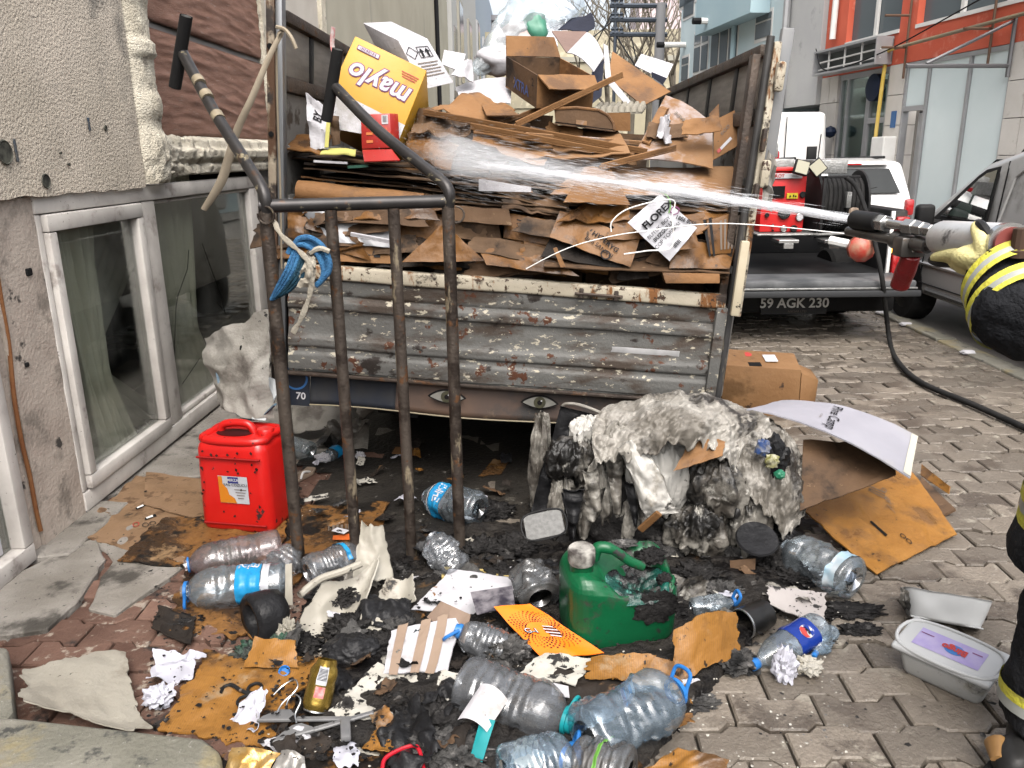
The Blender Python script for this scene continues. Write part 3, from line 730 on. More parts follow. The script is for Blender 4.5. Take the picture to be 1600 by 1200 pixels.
ob('window', span((8.2, 54.9, 11), (9.4, 55, 13)), m_fpane, pk)
YP = 30
tp = thing('power_pole', 'pair of pole posts with three crossbars of an overhead power line', 'pole', (D(1031, 100, YP).x, YP, 0))
xp = D(1031, 60, YP).x; xq = D(961, 60, YP).x
ob('post', tube([V3((xp, YP, 0)), V3((xp, YP, D(1031, 5, YP).z))], [.22, .17], 10), mat('pole_grey', (.34, .34, .35), rough=.8), tp, smooth=True)
m_st = mat('galv_dark', (.10, .12, .15), rough=.5, metal=.5)
ob('lattice_post', tube([V3((xq, YP, 0)), V3((xq, YP, D(961, 6, YP).z))], .06, 6), m_st, tp)
for y in (9, 31, 54):
    a, b = D(953, y, YP), D(1042, y, YP); ob('crossbar', tube([a, b], .08, 6), m_st, tp)
    for q in (.05, .12, .2): ob('insulator', lathe([(.06, 0), (.1, .05), (.05, .12), (.08, .18), (0.02, .25)], 8, Matrix.Translation(a.lerp(b, q))), m_st, tp)
def wire(pts, name='overhead_wire'): return tube(smooth_path(pts, 6), .03, 5)
for k, (a, b) in enumerate((((962, 10), (930, 70)), ((962, 55), (1010, 130)), ((958, 32), (925, 60)), ((975, 10), (1002, 125)))):
    ob('brace_wire', tube([D(*a, YP), D(*b, YP + 2)], .025, 5), m_st, tp)
m_bark = mat('bare_bark', (.19, .16, .12), (.26, .23, .18), 4, .9)
def bare_tree(x, y, h, seed, label):
    r2 = random.Random(seed); t = thing('bare_tree', label, 'tree', (x, y, 0), 'bare trees at the street end'); gs = []
    trunk = ob('trunk', tube([V3((x, y, 0)), V3((x + .1, y, h * .35)), V3((x, y + .1, h * .55))], [.16, .12, .09], 8), m_bark, t, smooth=True)
    def grow(p, d, L, r, k):
        pts = [p]; 
        for i in range(4):
            d = (d + V3((r2.gauss(0, .16), r2.gauss(0, .16), r2.gauss(.05, .1)))).normalized(); p = p + d * L / 4; pts.append(p)
        gs.append(tube(pts, [r, r * .85, r * .7, r * .6, r * .45], 5))
        if k:
            for i in range(3 if k > 1 else 4):
                q = pts[r2.randint(1, 4)]; a = r2.uniform(0, 6.28); s = r2.uniform(.45, .9)
                grow(q, (d + V3((math.cos(a) * s, math.sin(a) * s, r2.uniform(0, .5)))).normalized(), L * r2.uniform(.5, .75), r * .55, k - 1)
    for i in range(5):
        a = 6.28 * i / 5; grow(V3((x, y, h * (.3 + .05 * i))), V3((math.cos(a) * .6, math.sin(a) * .6, 1)).normalized(), h * .45, .06, 3)
    ob('crown', join(*gs), m_bark, t)
for i, (px, Y, h) in enumerate(((985, 34, 9.5), (1012, 36, 10), (1050, 33, 9), (948, 38, 9))):
    p = D(px, 120, Y); bare_tree(p.x, Y, h, 11 + i, ['slender bare tree left of the pole post', 'tall bare tree just beside the concrete pole post', 'bare tree rising next to the light blue house', 'bare tree behind the dark torn cardboard'][i])
# ================================================================== scrap truck
TO = V3((-1.17, 3.70, .666)); TX = V3((2.06, 0, -.170)).normalized()
TM = frame_m(TO, TX, y=(0, 1, 0))
TW = 2.067
m_tg = mat('chipped_grey_paint', (.135, .134, .126), (.175, .173, .162), 3, .58, bump=.35, bsc=70, rough2=.72,
           layers=[((.075, .055, .041), 2.4, .45, .66, .7, (1, 1, 3)), ((.10, .035, .015), 12, .635, .67, .85), ((.56, .51, .40), 20, .635, .67, .7, (1, 1, 2.2)), ((.025, .018, .014), 5, .64, .72, .8, (1, 1, 1.6))])
m_rail = mat('rusty_cream_rail', (.62, .56, .44), (.52, .46, .35), 5, .6, bump=.3, bsc=60,
             layers=[((.24, .10, .03), 12, .54, .64, .85, (1, 1, .3)), ((.035, .024, .018), 4.5, .54, .62, .8), ((.06, .03, .015), 34, .60, .66)])
m_rail_d = mat('rusted_post', (.40, .34, .25), (.28, .22, .16), 6, .65, bump=.4, bsc=60, layers=[((.10, .05, .025), 9, .48, .60, .85, (1, 1, .4)), ((.03, .022, .018), 5, .52, .62, .8)])
m_rust_st = mat('rusty_steel', (.055, .042, .035), (.12, .09, .07), 9, .6, metal=.3, bump=.5, bsc=80, layers=[((.18, .09, .045), 11, .58, .7, .85), ((.3, .27, .22), 22, .68, .74)])
m_side = mat('side_sheet', (.22, .215, .205), (.30, .29, .27), 2.5, .5, metal=.3, bump=.2, layers=[((.08, .06, .045), 5, .56, .7, .8)])
m_wood = mat('grey_board', (.24, .22, .19), (.33, .30, .26), 5, .8, stretch=(1, 1, 8), bump=.3)
m_blk = mat('black_paint', (.015, .015, .016), (.03, .03, .03), 6, .5)
m_rub = mat('tyre_rubber', (.02, .02, .02), (.035, .034, .033), 8, .8, bump=.3)
TK = thing('scrap_truck', 'rusty grey flatbed truck piled with cardboard, seen from its tailgate', 'truck', (-.15, 5.3, 0))
def tb(name, a, b, m, w=.006, par=None): return ob(name, bev(span(a, b, TM), w, 2), m, par or TK, smooth=True)
PROF = [(0, .004), (.01, .0), (.012, .022), (.05, .03), (.085, .030), (.10, .012), (.118, .010), (.13, .028), (.165, .032), (.18, .014), (.19, .008), (.30, .006), (.31, .024), (.345, .028), (.36, .006), (.372, -.002), (.385, .010), (.44, .016), (.455, .006)]
def tg(u, v):
    t = v * (len(PROF) - 1); i = min(int(t), len(PROF) - 2); k = t - i
    z = PROF[i][0] * (1 - k) + PROF[i + 1][0] * k; d = .55 * (PROF[i][1] * (1 - k) + PROF[i + 1][1] * k)
    x = .01 + u * (TW - .075); q = V3((x * 2, z * 5, 0))
    return TM @ V3((x, -.012 - d + .006 * fb(q, 1.2, 3) - .008 * math.sin(u * 3.1), z + .006 * fb(q, .8, 2)))
tail = ob('tailgate', gridsurf(tg, 90, 72, .004), m_tg, TK, smooth=True, ang=60)
def tr_(u, v):
    a = -.5 * math.pi + 2 * math.pi * v; x = .0 + u * (TW - .03)
    return TM @ V3((x, -.015 + .028 * (abs(math.cos(a)) ** .4) * (1 if math.cos(a) > 0 else -1) + .005 * noise.noise(V3((x * 3, 0, 0))), .485 + .034 * (abs(math.sin(a)) ** .4) * (1 if math.sin(a) > 0 else -1) + .006 * noise.noise(V3((x * 2.3, 4, 0)))))
ob('top_rail', gridsurf(tr_, 60, 24), m_rail, tail, smooth=True, ang=60)
tb('end_channel', (TW - .066, -.045, -.01), (TW - .0, .01, .455), m_tg, par=tail)
tb('bottom_lip', (.0, -.03, -.02), (TW - .03, .01, -.001), m_rust_st, par=tail)
for x in (1.36, 1.52): tb('latch', (x, -.06, .455), (x + .02, -.04, .50), m_rust_st, .004, tail)
ob('latch_bar', tube([TM @ V3((1.34, -.055, .475)), TM @ V3((1.56, -.055, .475))], .008, 6), m_rust_st, tail)
tb('reflective_strip', (1.02, -.021, .205), (1.86, -.017, .232), mat('strip_white', (.5, .5, .5), (.35, .35, .35), 12, .3), .001, tail)
# bed floor, frame, wheels, cab
tb('bed_floor', (.0, .012, -.03), (TW - .02, 3.0, .02), m_wood)
for x in (.55, 1.35): tb('chassis_beam', (x, .05, -.22), (x + .08, 4.6, -.035), m_blk)
for x, w in ((.18, .36), (1.55, .36)):
    c = TM @ V3((x + w / 2, 1.75, 0)); c.z = .33
    wl_ = ob('wheel', lathe([(.12, -w / 2), (.30, -w / 2), (.33, -w / 2 + .04), (.33, w / 2 - .04), (.30, w / 2), (.12, w / 2)], 28, frame_m(c, (0, 1, 0), z=TX)), m_rub, TK, smooth=True)
    ob('rim', lathe([(.02, -w / 2 - .01), (.17, -w / 2 - .01), (.18, w / 2 + .01), (.02, w / 2 + .01)], 20, frame_m(c, (0, 1, 0), z=TX)), m_side, wl_, smooth=True)
    c2 = c + V3((0, 3.2, 0)); ob('wheel', lathe([(.12, -.12), (.30, -.12), (.33, -.08), (.33, .08), (.30, .12), (.12, .12)], 28, frame_m(c2, (0, 1, 0), z=TX)), m_rub, TK, smooth=True)
cab = ob('cab', bev(prism([TM @ V3((.1, y, z)) for y, z in ((3.2, -.25), (5.0, -.25), (5.05, .35), (4.6, 1.2), (3.25, 1.25))], TX * 1.85), .05, 2), mat('cab_white', (.6, .6, .58), rough=.35), TK, smooth=True)
ob('rear_cab_pane', span((.4, 3.17, .55), (1.65, 3.195, 1.1), TM), mat('far_pane', ()), cab)
tb('spare_carrier_blocker', (.35, .5, -.36), (1.7, 1.2, -.05), m_blk); tb('fuel_tank_blocker', (1.45, 2.2, -.35), (1.95, 3.0, -.05), m_blk); tb('axle_blocker', (.3, 1.65, -.32), (1.75, 1.85, -.14), m_blk); tb('crossmember_blocker', (.1, .08, -.20), (1.95, .22, -.04), m_blk)  # unseen underbody parts, added to block light beneath the truck
for x in (.12, 1.5): tb('mud_flap', (x, 1.25, -.45), (x + .42, 1.27, -.04), m_rub)
tb('gearbox_blocker', (.5, 2.6, -.42), (1.4, 4.4, -.05), m_blk)  # unseen block, likewise added to keep the underside dark
# hanging banner with printed eyes
m_skin = mat('banner_skin', (.16, .10, .07), (.09, .065, .055), 4, .5, layers=[((.05, .05, .05), 3, .55, .75), ((.26, .18, .12), 6, .62, .75)])
m_nv = mat('banner_navy', (.03, .037, .055), (.06, .06, .06), 5, .5)
def ban(x0, x1): return lambda u, v: TM @ V3((x0 + (x1 - x0) * u, .035 + .012 * math.sin((x0 + (x1 - x0) * u) * 6) - .02 * (1 - v), -.022 - .155 * (1 - v) + .006 * math.sin((x0 + (x1 - x0) * u) * 4.5) * (1 - v)))
bn = ob('banner', gridsurf(ban(.10, .52), 14, 6, .004), m_nv, TK, smooth=True, ang=180)
ob('banner_print', gridsurf(ban(.521, TW - .05), 40, 6, .004), m_skin, bn, smooth=True, ang=180)
ob('banner_edge', tube([TM @ V3((.1 + k * .06, .01 + .012 * math.sin((.1 + k * .06) * 6), -.179 + .006 * math.sin((.1 + k * .06) * 4.5))) for k in range(33)], .004, 5), mat('tan_edge', (.35, .3, .2), rough=.7), bn)
m_eyew = mat('eye_white', (.22, .22, .2), (.3, .29, .26), 20, .5); m_iris = mat('eye_iris', (.09, .085, .05), (.05, .05, .035), 60, .4); m_lash = mat('eye_lash', (.015, .013, .013), rough=.6)
for px, py, w in ((700, 616, .082), (843, 627, .082)):
    c = TM.inverted() @ D(px, py, 3.735)
    ey = lambda a, b, c=c, o=0.0: TM @ V3((c.x + a, .0 + .012 * math.sin((c.x + a) * 6) - .004, c.z + b))
    def almond(W_, H_, n=20): 
        up = [V3((W_ * (2 * k / n - 1), H_ * math.sin(math.pi * k / n) ** .8, 0)) for k in range(n + 1)]
        dn = [V3((W_ * (1 - 2 * k / n), -H_ * .7 * math.sin(math.pi * k / n), 0)) for k in range(1, n)]
        return up + dn, [tuple(range(2 * n))]
    def lift(g, o): return [p - V3((0, o, 0)) for p in on(g, ey)[0]], g[1]
    e = ob('printed_eye', lift(almond(w * 1.15, w * .52), .002), m_lash, bn)
    ob('eye_white', lift(almond(w, w * .40), .004), m_eyew, e); ob('iris', lift(disc2d(w * .36, 20, (.0, .004)), .006), m_iris, e)
    ob('pupil', lift(disc2d(w * .15, 14, (.0, .004)), .008), m_lash, e); ob('glint', lift(disc2d(w * .05, 8, (.008, .014)), .010), m_paper, e)
rp = ob('speed_plate', span((-.02, .03, -.19), (.098, .036, -.022), TM), m_nv, TK)
ob('plate_ring', on(ring2d(.05, .06, 24), lambda a, b: TM @ V3((.03 + a, .027, -.05 + b))), mat('plate_blue', ()), rp)
ob('plate_number', on(text2d('70', .035, 'CENTER', .02), lambda a, b: TM @ V3((.055 + a, .026, -.14 + b))), m_paper, rp)
# right corner post and side
tb('corner_plate', (TW - .06, -.015, .46), (TW - .024, .05, 1.55), m_rust_st)
ob('post_tube', tube([TM @ V3((TW - .004, -.035, -.05)), TM @ V3((TW - .002, -.035, 1.62))], .017, 12), mat('post_dark', (.07, .07, .072), (.13, .125, .12), 7, .35, metal=.5, layers=[((.30, .27, .2), 9, .6, .7, .7, (1, 1, .3))]), TK, smooth=True)
tb('cream_angle', (TW + .015, -.05, .42), (TW + .047, .0, 1.60), m_rail, .006)
tb('post_side_plate', (TW + .048, -.02, 1.0), (TW + .10, .02, 1.66), mat('side_grey_blue', (.25, .26, .27), (.3, .3, .3), 4, .5), .006)
tb('cream_handle_bar', (TW - .015, -.10, .43), (TW + .025, -.07, .77), mat('cream_bar', (.66, .58, .42), (.56, .48, .34), 6, .6, layers=[((.05, .04, .03), 28, .68, .72)]), .008)
for z in (1.0, 1.40): tb('hinge', (TW + .03, -.09, z), (TW + .07, -.052, z + .12), m_rail, .012)
for z in (.92, 1.15): tb('hinge_pin', (TW + .01, -.10, z), (TW + .03, -.06, z + .10), m_rust_st, .01)
ob('torn_rag', Sheet([TM @ V3(p) for p in ((TW + .05, -.06, .95), (TW + .11, -.05, .90), (TW + .09, -.05, 1.12), (TW + .05, -.05, 1.16))], wr=.03, ws=14).geo(8, 8, .003), mat('rag_grey', (.3, .28, .25), rough=.9), TK, smooth=True)
def side(x, sgn, nm):
    sd = ob(nm, bev(span((x, .06, 0), (x + sgn * .04, 3.0, .45), TM), .006, 1), m_side, TK)
    tb('sheet', (x, .06, .455), (x + sgn * .025, 3.0, 1.26), m_side, .004, sd)
    for z in (.62, .80, 1.02): ob('rib', tube([TM @ V3((x - sgn * .004, .06, z)), TM @ V3((x - sgn * .004, 3.0, z))], .018, 8), m_side, sd, smooth=True)
    tb('lower_rail', (x - sgn * .02, .06, 1.265), (x + sgn * .04, 3.0, 1.33), m_rust_st, .006, sd)
    tb('top_rail', (x - sgn * .02, .06, 1.55), (x + sgn * .04, 3.0, 1.60), m_rust_st, .006, sd)
    for y in (.5, 1.1, 1.75, 2.4, 2.9): tb('upright', (x, y, 1.332), (x + sgn * .03, y + .07, 1.548), m_blk, .004, sd)
    for a_, b_ in ((.07, .498), (.572, 1.098), (1.172, 1.748), (1.822, 2.398), (2.472, 2.898)): tb('infill_board', (x + sgn * .006, a_, 1.335), (x + sgn * .02, b_, 1.546), m_wood, .003, sd)
side(TW + .005, 1, 'side_board'); side(-.02, -1, 'side_board')
tb('left_post', (-.072, -.03, -.12), (-.036, .03, 1.75), m_rail_d, .006); tb('left_post_channel', (-.034, -.02, -.02), (-.004, .04, 1.75), mat('galv', (.28, .29, .3), rough=.4, metal=.7), .005)
for z in (.35, .72, 1.08, 1.44): ob('post_hole', lathe([(.012, 0), (.012, .003)], 12, frame_m(TM @ V3((-.054, -.0335, z)), TX, z=(0, -1, 0))), m_dark, TK)
# ragged barrier tape knotted to the left rail, white tie cords
tp_ = [D(x, y, 4.05) for x, y in ((521, 42), (519, 70), (524, 95), (516, 120), (513, 150))]
ob('barrier_tape', tube(smooth_path(tp_, 5), .012, 4, flat=.2), mat('tape_red_white', (.72, .68, .66), (.6, .08, .08), 40, .5), label='red and white barrier tape tied to the left side rail', cat='tape')
# ================================================================== load on the truck
def cb(name, a, b=None, **k):
    d = dict(sc=4, rough=.75, bump=.45, bsc=30, rnd_v=.0); d.update(k)
    return mat(name, a, b, **d)
K1 = cb('card_dry', (.36, .19, .082), (.28, .14, .058), layers=[((.18, .098, .05), 3, .50, .68, .5), ((.06, .045, .035), 45, .72, .76)])
K2 = cb('card_wet', (.26, .122, .038), (.16, .072, .022), rough=.40, layers=[((.085, .045, .022), 3.5, .46, .62, .22), ((.03, .02, .015), 26, .68, .73)], wave=((.25, .125, .045), 60, .35, .6))
K3 = cb('card_dark', (.17, .10, .055), (.10, .062, .038), layers=[((.04, .028, .02), 4, .52, .7), ((.3, .2, .12), 20, .68, .76)])
K4 = cb('card_pinkish', (.37, .21, .105), (.29, .155, .072), layers=[((.46, .39, .37), 2.5, .52, .66), ((.30, .18, .10), 6, .6, .75)])
K5 = cb('card_char', (.045, .035, .028), (.02, .018, .017), rough=.7, bump=.8, layers=[((.18, .11, .06), 9, .62, .72)])
K6 = cb('card_white', (.66, .65, .68), (.58, .57, .60), rough=.5, layers=[((.40, .38, .36), 3, .6, .8), ((.05, .05, .05), 45, .73, .77)])
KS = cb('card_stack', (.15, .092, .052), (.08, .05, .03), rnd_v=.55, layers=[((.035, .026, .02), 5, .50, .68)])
KY = cb('carton_yellow', (.75, .42, .045), (.70, .36, .03), rough=.45, bump=.08, layers=[((.5, .27, .04), 3, .62, .8)])
KR = cb('carton_red', (.48, .035, .03), (.42, .03, .025), rough=.3, bump=.05, layers=[((.6, .12, .03), 14, .62, .7)])
m_purp = mat('purple_ink', (.22, .04, .16), rough=.5); m_redi = mat('red_ink', (.55, .05, .04), rough=.5); m_grn = mat('green_ink', (.15, .4, .06), rough=.5)
m_gryi = mat('grey_ink', (.2, .16, .13), rough=.7); m_bluei = mat('blue_ink', (.05, .12, .4), rough=.5)
m_film = clear_plastic('cloudy_film', (.88, .93, .96), .26, (.85, .95, 1.0), .08)
PT = lambda q: D(*q)
def sheet(name, label, q, m, th=.005, nu=12, nv=12, cat='cardboard', group=None, kid=None, **k):
    s = Sheet([V3(p) if isinstance(p, Vector) else D(*p) for p in q], **k)
    o = ob(name, s.geo(nu, nv, th), m, kid, smooth=True, label=label, cat=cat if not kid else None, group=group, ang=50)
    return o, s
def carton(name, label, o, ux, uy, uz, m, mi=None, lid=True, flaps=(), cat='carton', th=.006):
    """Hollow box from corner o along ux (front width), uy (depth), uz (height); open boxes get flaps (side, length, fall)."""
    o, ux, uy, uz = V3(o), V3(ux), V3(uy), V3(uz); t = thing(name, label, cat, o + ux / 2 + uy / 2 if uz.z >= 0 else o + ux / 2 + uy / 2 + uz)
    wn_ = lambda a, b, c: Sheet([a, a + b, a + b + c, a + c], wr=.004, ws=4, seed=rnd.random() * 9)
    fr = wn_(o, ux, uz); ob('front_panel', fr.geo(6, 6, th), m, t, smooth=True, ang=30)
    ob('side_panel', wn_(o + ux, uy, uz).geo(6, 6, th), m, t, smooth=True, ang=30); ob('side_panel', wn_(o + uy, -uy, uz).geo(6, 6, th), mi or m, t, smooth=True, ang=30)
    ob('back_panel', wn_(o + ux + uy, -ux, uz).geo(6, 6, th), mi or m, t, smooth=True, ang=30); ob('base_panel', wn_(o + uy, ux, -uy).geo(4, 4, th), m, t)
    if lid: ob('lid', wn_(o + uz, ux, uy).geo(6, 6, th), m, t, smooth=True, ang=30)
    top = o + uz; ed = {'f': (top, ux, -uy), 'r': (top + ux, uy, ux), 'b': (top + ux + uy, -ux, uy), 'l': (top + uy, -uy, -ux)}
    for s, L, fall in flaps:
        a, e, out = ed[s]; d = (out.normalized() * math.cos(R(fall)) + uz.normalized() * math.sin(R(fall))) * L
        ob('flap', Sheet([a, a + e, a + e * .94 + d, a + e * .06 + d], wr=.008, ws=4, seed=rnd.random() * 9).geo(8, 6, th), m, t, smooth=True, ang=30)
    return t, fr
def boxq(name, label, q, dv, m, cat='carton', w=.004):
    """Closed box from its front quad (BL, BR, TR, TL) and depth vector."""
    p = [V3(a) if isinstance(a, Vector) else D(*a) for a in q]; dv = V3(dv)
    t = thing(name, label, cat, (p[0] + p[1]) / 2 + dv / 2)
    body = ob('body', bev(prism(p, dv), w, 2), m, t, smooth=True, ang=30)
    s = Sheet(p); return t, s
def txt(par, s, g, x, y, rot=0, m=None, off=.0035, name='print'):
    return ob(name, on(mv2(rot2(g, rot), x, y), lambda a, b: s.xy(a, b, off)), m or m_ink, par)
def bars(w, h, n, seed=1):
    r2 = random.Random(seed); gs = []; x = -w / 2
    while x < w / 2:
        b = r2.uniform(.3, 1) * w / n; gs.append(rect2d(b, h, (x + b / 2, 0))); x += b + r2.uniform(.4, 1) * w / n
    return join(*gs)

# hidden core of the load, so the pile stands on something
for k, (x0, x1, z0, z1) in enumerate(((.05, .72, .02, .70), (.74, 1.40, .02, .62), (1.42, 2.02, .02, .58))):
    a = TM @ V3((x0, .38, z0))
    carton('crushed_carton', ['dark crushed carton deep inside the load on the left', 'dark crushed carton deep inside the load at centre', 'dark crushed carton deep inside the load on the right'][k], a, TX * (x1 - x0), (0, 1.6, 0), (TM.to_3x3() @ V3((0, 0, z1 - z0))), K3)
for k, (x0, x1, z0, z1) in enumerate(((.05, .95, .72, 1.02), (.97, 2.0, .66, .98))):
    a = TM @ V3((x0, .75, z0)); carton('buried_carton', ['flat buried carton under the yellow carton', 'flat buried carton under the open brown box'][k], a, TX * (x1 - x0), (0, 1.3, 0), (TM.to_3x3() @ V3((0, 0, z1 - z0))), K3)
for k, (x0, x1, y0, z0, z1) in enumerate(((.62, 1.2, .9, 1.03, 1.28), (1.2, 1.75, 1.0, .99, 1.22), (.1, .6, 1.1, 1.03, 1.25))):
    a = TM @ V3((x0, y0, z0)); carton('inner_carton', ['brown carton hidden under the open box', 'brown carton hidden under the big plain sheet', 'brown carton hidden behind the yellow carton'][k], a, TX * (x1 - x0), (0, .9, 0), (TM.to_3x3() @ V3((0, 0, z1 - z0))), K3)
# dense stack of pressed flat sheets
stackT = lambda x: 243 + (x - 450) * .085 + (12 if x > 800 else 0)
stackB = lambda x: 292 + (x - 450) * .105
r3 = random.Random(5)
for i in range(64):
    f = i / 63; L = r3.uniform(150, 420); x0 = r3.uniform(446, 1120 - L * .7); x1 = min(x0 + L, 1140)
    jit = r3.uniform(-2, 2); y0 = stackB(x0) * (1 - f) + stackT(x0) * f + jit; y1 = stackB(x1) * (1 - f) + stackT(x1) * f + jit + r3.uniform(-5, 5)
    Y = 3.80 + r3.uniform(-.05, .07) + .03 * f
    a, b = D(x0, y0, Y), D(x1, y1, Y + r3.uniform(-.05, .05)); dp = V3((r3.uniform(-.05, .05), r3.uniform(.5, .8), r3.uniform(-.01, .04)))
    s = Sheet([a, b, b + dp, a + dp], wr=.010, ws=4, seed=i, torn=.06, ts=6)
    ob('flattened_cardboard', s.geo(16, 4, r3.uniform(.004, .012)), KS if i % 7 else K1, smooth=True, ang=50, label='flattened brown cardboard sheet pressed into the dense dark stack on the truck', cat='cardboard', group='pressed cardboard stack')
sheet('green_folder', 'thin green sheet wedged in the left end of the stack', [(543, 259, 3.76), (575, 257, 3.76), (575, 257, 4.1), (543, 259, 4.1)], mat('dull_green', (.03, .12, .08), rough=.6), .012)
sheet('white_strip', 'thin white strip wedged near the top of the stack', [(490, 250, 3.75), (543, 253, 3.75), (543, 253, 4.0), (490, 250, 4.0)], K6, .010)

# yellow carton, lettering upside down
bx, s = boxq('yellow_carton', 'yellow carton with upside down white lettering on top of the load', [(508, 158, 3.92), (623, 220, 3.92), (667, 110, 4.0), (555, 56, 4.0)], (-.03, .28, -.16), KY)
lw_ = ob('white_base_band', on(([V3((-s.w / 2, -s.h / 2, 0)), V3((s.w / 2, -s.h / 2, 0)), V3((s.w / 2, -s.h * .28, 0)), V3((-s.w / 2, -s.h * .30, 0))], [(0, 1, 2, 3)]), lambda a, b: s.xy(a, b, .003)), K6, bx)
w0 = text2d('maylo', .088, 'CENTER', .06, .25, 1.05); txt(bx, s, w0, .01, .02, 180, m_purp, .004, 'lettering')
w1 = text2d('maylo', .088, 'CENTER', .025, .25, 1.05); txt(bx, s, w1, .01, .02, 180, m_paper, .006, 'lettering')
txt(bx, s, rect2d(.115, .022), -.10, .125, 0, m_purp, .004, 'panel_frame'); txt(bx, s, rect2d(.108, .016), -.10, .125, 0, m_paper, .005, 'panel'); txt(bx, s, bars(.085, .012, 16), -.10, .125, 0, m_purp, .006, 'barcode')
for k in range(3): txt(bx, s, rect2d(.09 - .01 * k, .004), .125, .115 - .01 * k, 0, m_redi, .004, 'fine_print')
# white carton with handling marks
bx, s = boxq('white_carton', 'white carton printed with black arrows behind the yellow carton', [(662, 140, 4.25), (709, 129, 4.35), (668, 60, 4.4), (622, 63, 4.3)], (-.22, .25, .12), K6)
arrow = join(rect2d(.012, .03, (0, -.012)), ([V3((-.016, 0, 0)), V3((.016, 0, 0)), V3((0, .022, 0))], [(0, 1, 2)]))
for d in (-.012, .022): txt(bx, s, arrow, .02 + d, .06, 0, m_ink, .003, 'arrow_mark')
txt(bx, s, join(rect2d(.075, .004, (0, .03)), rect2d(.075, .004, (0, -.03)), rect2d(.004, .06, (-.036, 0)), rect2d(.004, .06, (.036, 0))), .025, .06, 0, m_ink, .003, 'mark_frame')
txt(bx, s, rot2(join(rect2d(.05, .004, (0, .024)), rect2d(.05, .004, (0, -.024)), rect2d(.004, .05, (-.024, 0)), rect2d(.004, .05, (.024, 0))), 45), -.05, .06, 0, m_ink, .003, 'diamond_mark')
for k in range(5): txt(bx, s, rect2d(.12 - .02 * (k % 2), .006), .01, .0 - .018 * k, 0, m_gryi, .003, 'fine_print')
sheet('pale_printed_carton', 'pale grey carton panel with red oval print beside white carton', [(690, 100, 4.45), (720, 112, 4.45), (728, 84, 4.5), (694, 78, 4.5)], K6)
# red carton and flap
bx, s = boxq('red_carton', 'small shiny red carton standing on the stack at the left', [(565, 233, 3.83), (612, 231, 3.83), (609, 177, 3.85), (563, 179, 3.85)], (.03, .06, .0), KR)
txt(bx, s, rect2d(.03, .04), .045, .05, 0, m_paper, .003, 'label'); txt(bx, s, bars(.022, .03, 6), .045, .052, 0, m_ink, .004, 'barcode')
for k in range(4): txt(bx, s, rect2d(.03, .012), -.03, .06 - .035 * k, 0, mat('orange_gloss', (.7, .2, .05), rough=.3), .003, 'print')
sheet('red_flap', 'red cardboard flap lying on the stack under red carton', [(569, 252, 3.72), (625, 250, 3.72), (612, 233, 3.82), (566, 234, 3.82)], KR)
# left: paper sack, yellow strip, brown scraps
o, s = sheet('paper_sack', 'torn white paper sack with black letters left of the yellow carton', [(486, 236, 3.80), (514, 233, 3.80), (508, 165, 3.84), (477, 143, 3.84)], K6, wr=.02, ws=10, torn=.08)
txt(o, s, rot2(text2d('BY', .035, 'CENTER', .02), 80), .01, .04, 0, m_ink, .006, 'lettering')
sheet('yellow_paper', 'narrow yellow paper strip beside the white sack', [(507, 230, 3.79), (513, 230, 3.79), (516, 190, 3.8), (510, 190, 3.8)], mat('pale_yellow', (.72, .68, .2), rough=.6))
sheet('yellow_paper', 'yellow paper lying flat below the white sack', [(500, 242, 3.74), (555, 243, 3.74), (556, 234, 3.85), (505, 233, 3.85)], mat('pale_yellow', ()), wr=.01)
sheet('brown_scrap', 'curled brown scrap right of the white paper sack', [(520, 228, 3.86), (532, 225, 3.86), (531, 182, 3.87), (514, 180, 3.87)], K3, wr=.02, ws=12)
sheet('brown_scrap', 'flat brown cardboard at the far left end of the stack', [(447, 235, 3.75), (500, 242, 3.75), (520, 215, 3.95), (450, 213, 3.95)], K2, wr=.015)
sheet('grey_white_card', 'white and grey cardboard panel under the yellow carton', [(515, 200, 3.88), (600, 215, 3.88), (560, 165, 3.92), (520, 145, 3.92)], K6)

# clear plastic bundle
def bundle(u, v):
    a = D(742, 112, 4.9).lerp(D(880, -25, 5.1), v); ax = (D(880, -25, 5.1) - D(742, 112, 4.9)).normalized()
    e1 = ax.cross(V3((0, 1, 0))).normalized(); e2 = ax.cross(e1); r = .035 + .175 * v ** .8
    q = V3((math.cos(u * 6.28), math.sin(u * 6.28), v * 4)); r *= 1 + .14 * fb(q, 1.3, 3) + .30 * (crk(q * 1.3) - .3) + .15 * (crk(q * 3) - .3)
    return a + (e1 * math.cos(u * 6.28) + e2 * math.sin(u * 6.28) * .6) * r
t = thing('plastic_bundle', 'big clear plastic bag bundle poking out of the load top', 'plastic bag', D(800, 100, 4.9))
ob('film', gridsurf(bundle, 48, 40), m_film, t, smooth=True, ang=180)
def inner(c, s_, m, n): 
    g = ico(3); g = [V3((p.x * s_[0], p.y * s_[1], p.z * s_[2])) * (1 + .3 * fb(p, 1.5)) + D(*c) for p in g[0]], g[1]; ob(n, g, m, t, smooth=True, ang=180)
inner((838, 50, 5.0), (.08, .08, .1), mat('green_bag', (.08, .30, .2), rough=.4), 'green_bag_inside'); inner((812, 70, 5.0), (.12, .1, .12), mat('pink_bag', (.62, .5, .47), rough=.5), 'pale_bag_inside'); inner((780, 95, 4.95), (.13, .1, .08), K6, 'white_foam_inside')
sheet('white_sheet', 'crumpled white paper sheet below the plastic bundle', [(720, 160, 4.3), (798, 162, 4.3), (800, 120, 4.5), (712, 138, 4.5)], K6, wr=.02)
sheet('grey_paper', 'grey shiny paper fold left of the plastic bundle', [(705, 120, 4.4), (740, 128, 4.4), (738, 95, 4.45), (722, 96, 4.45)], K6, wr=.03, ws=8)

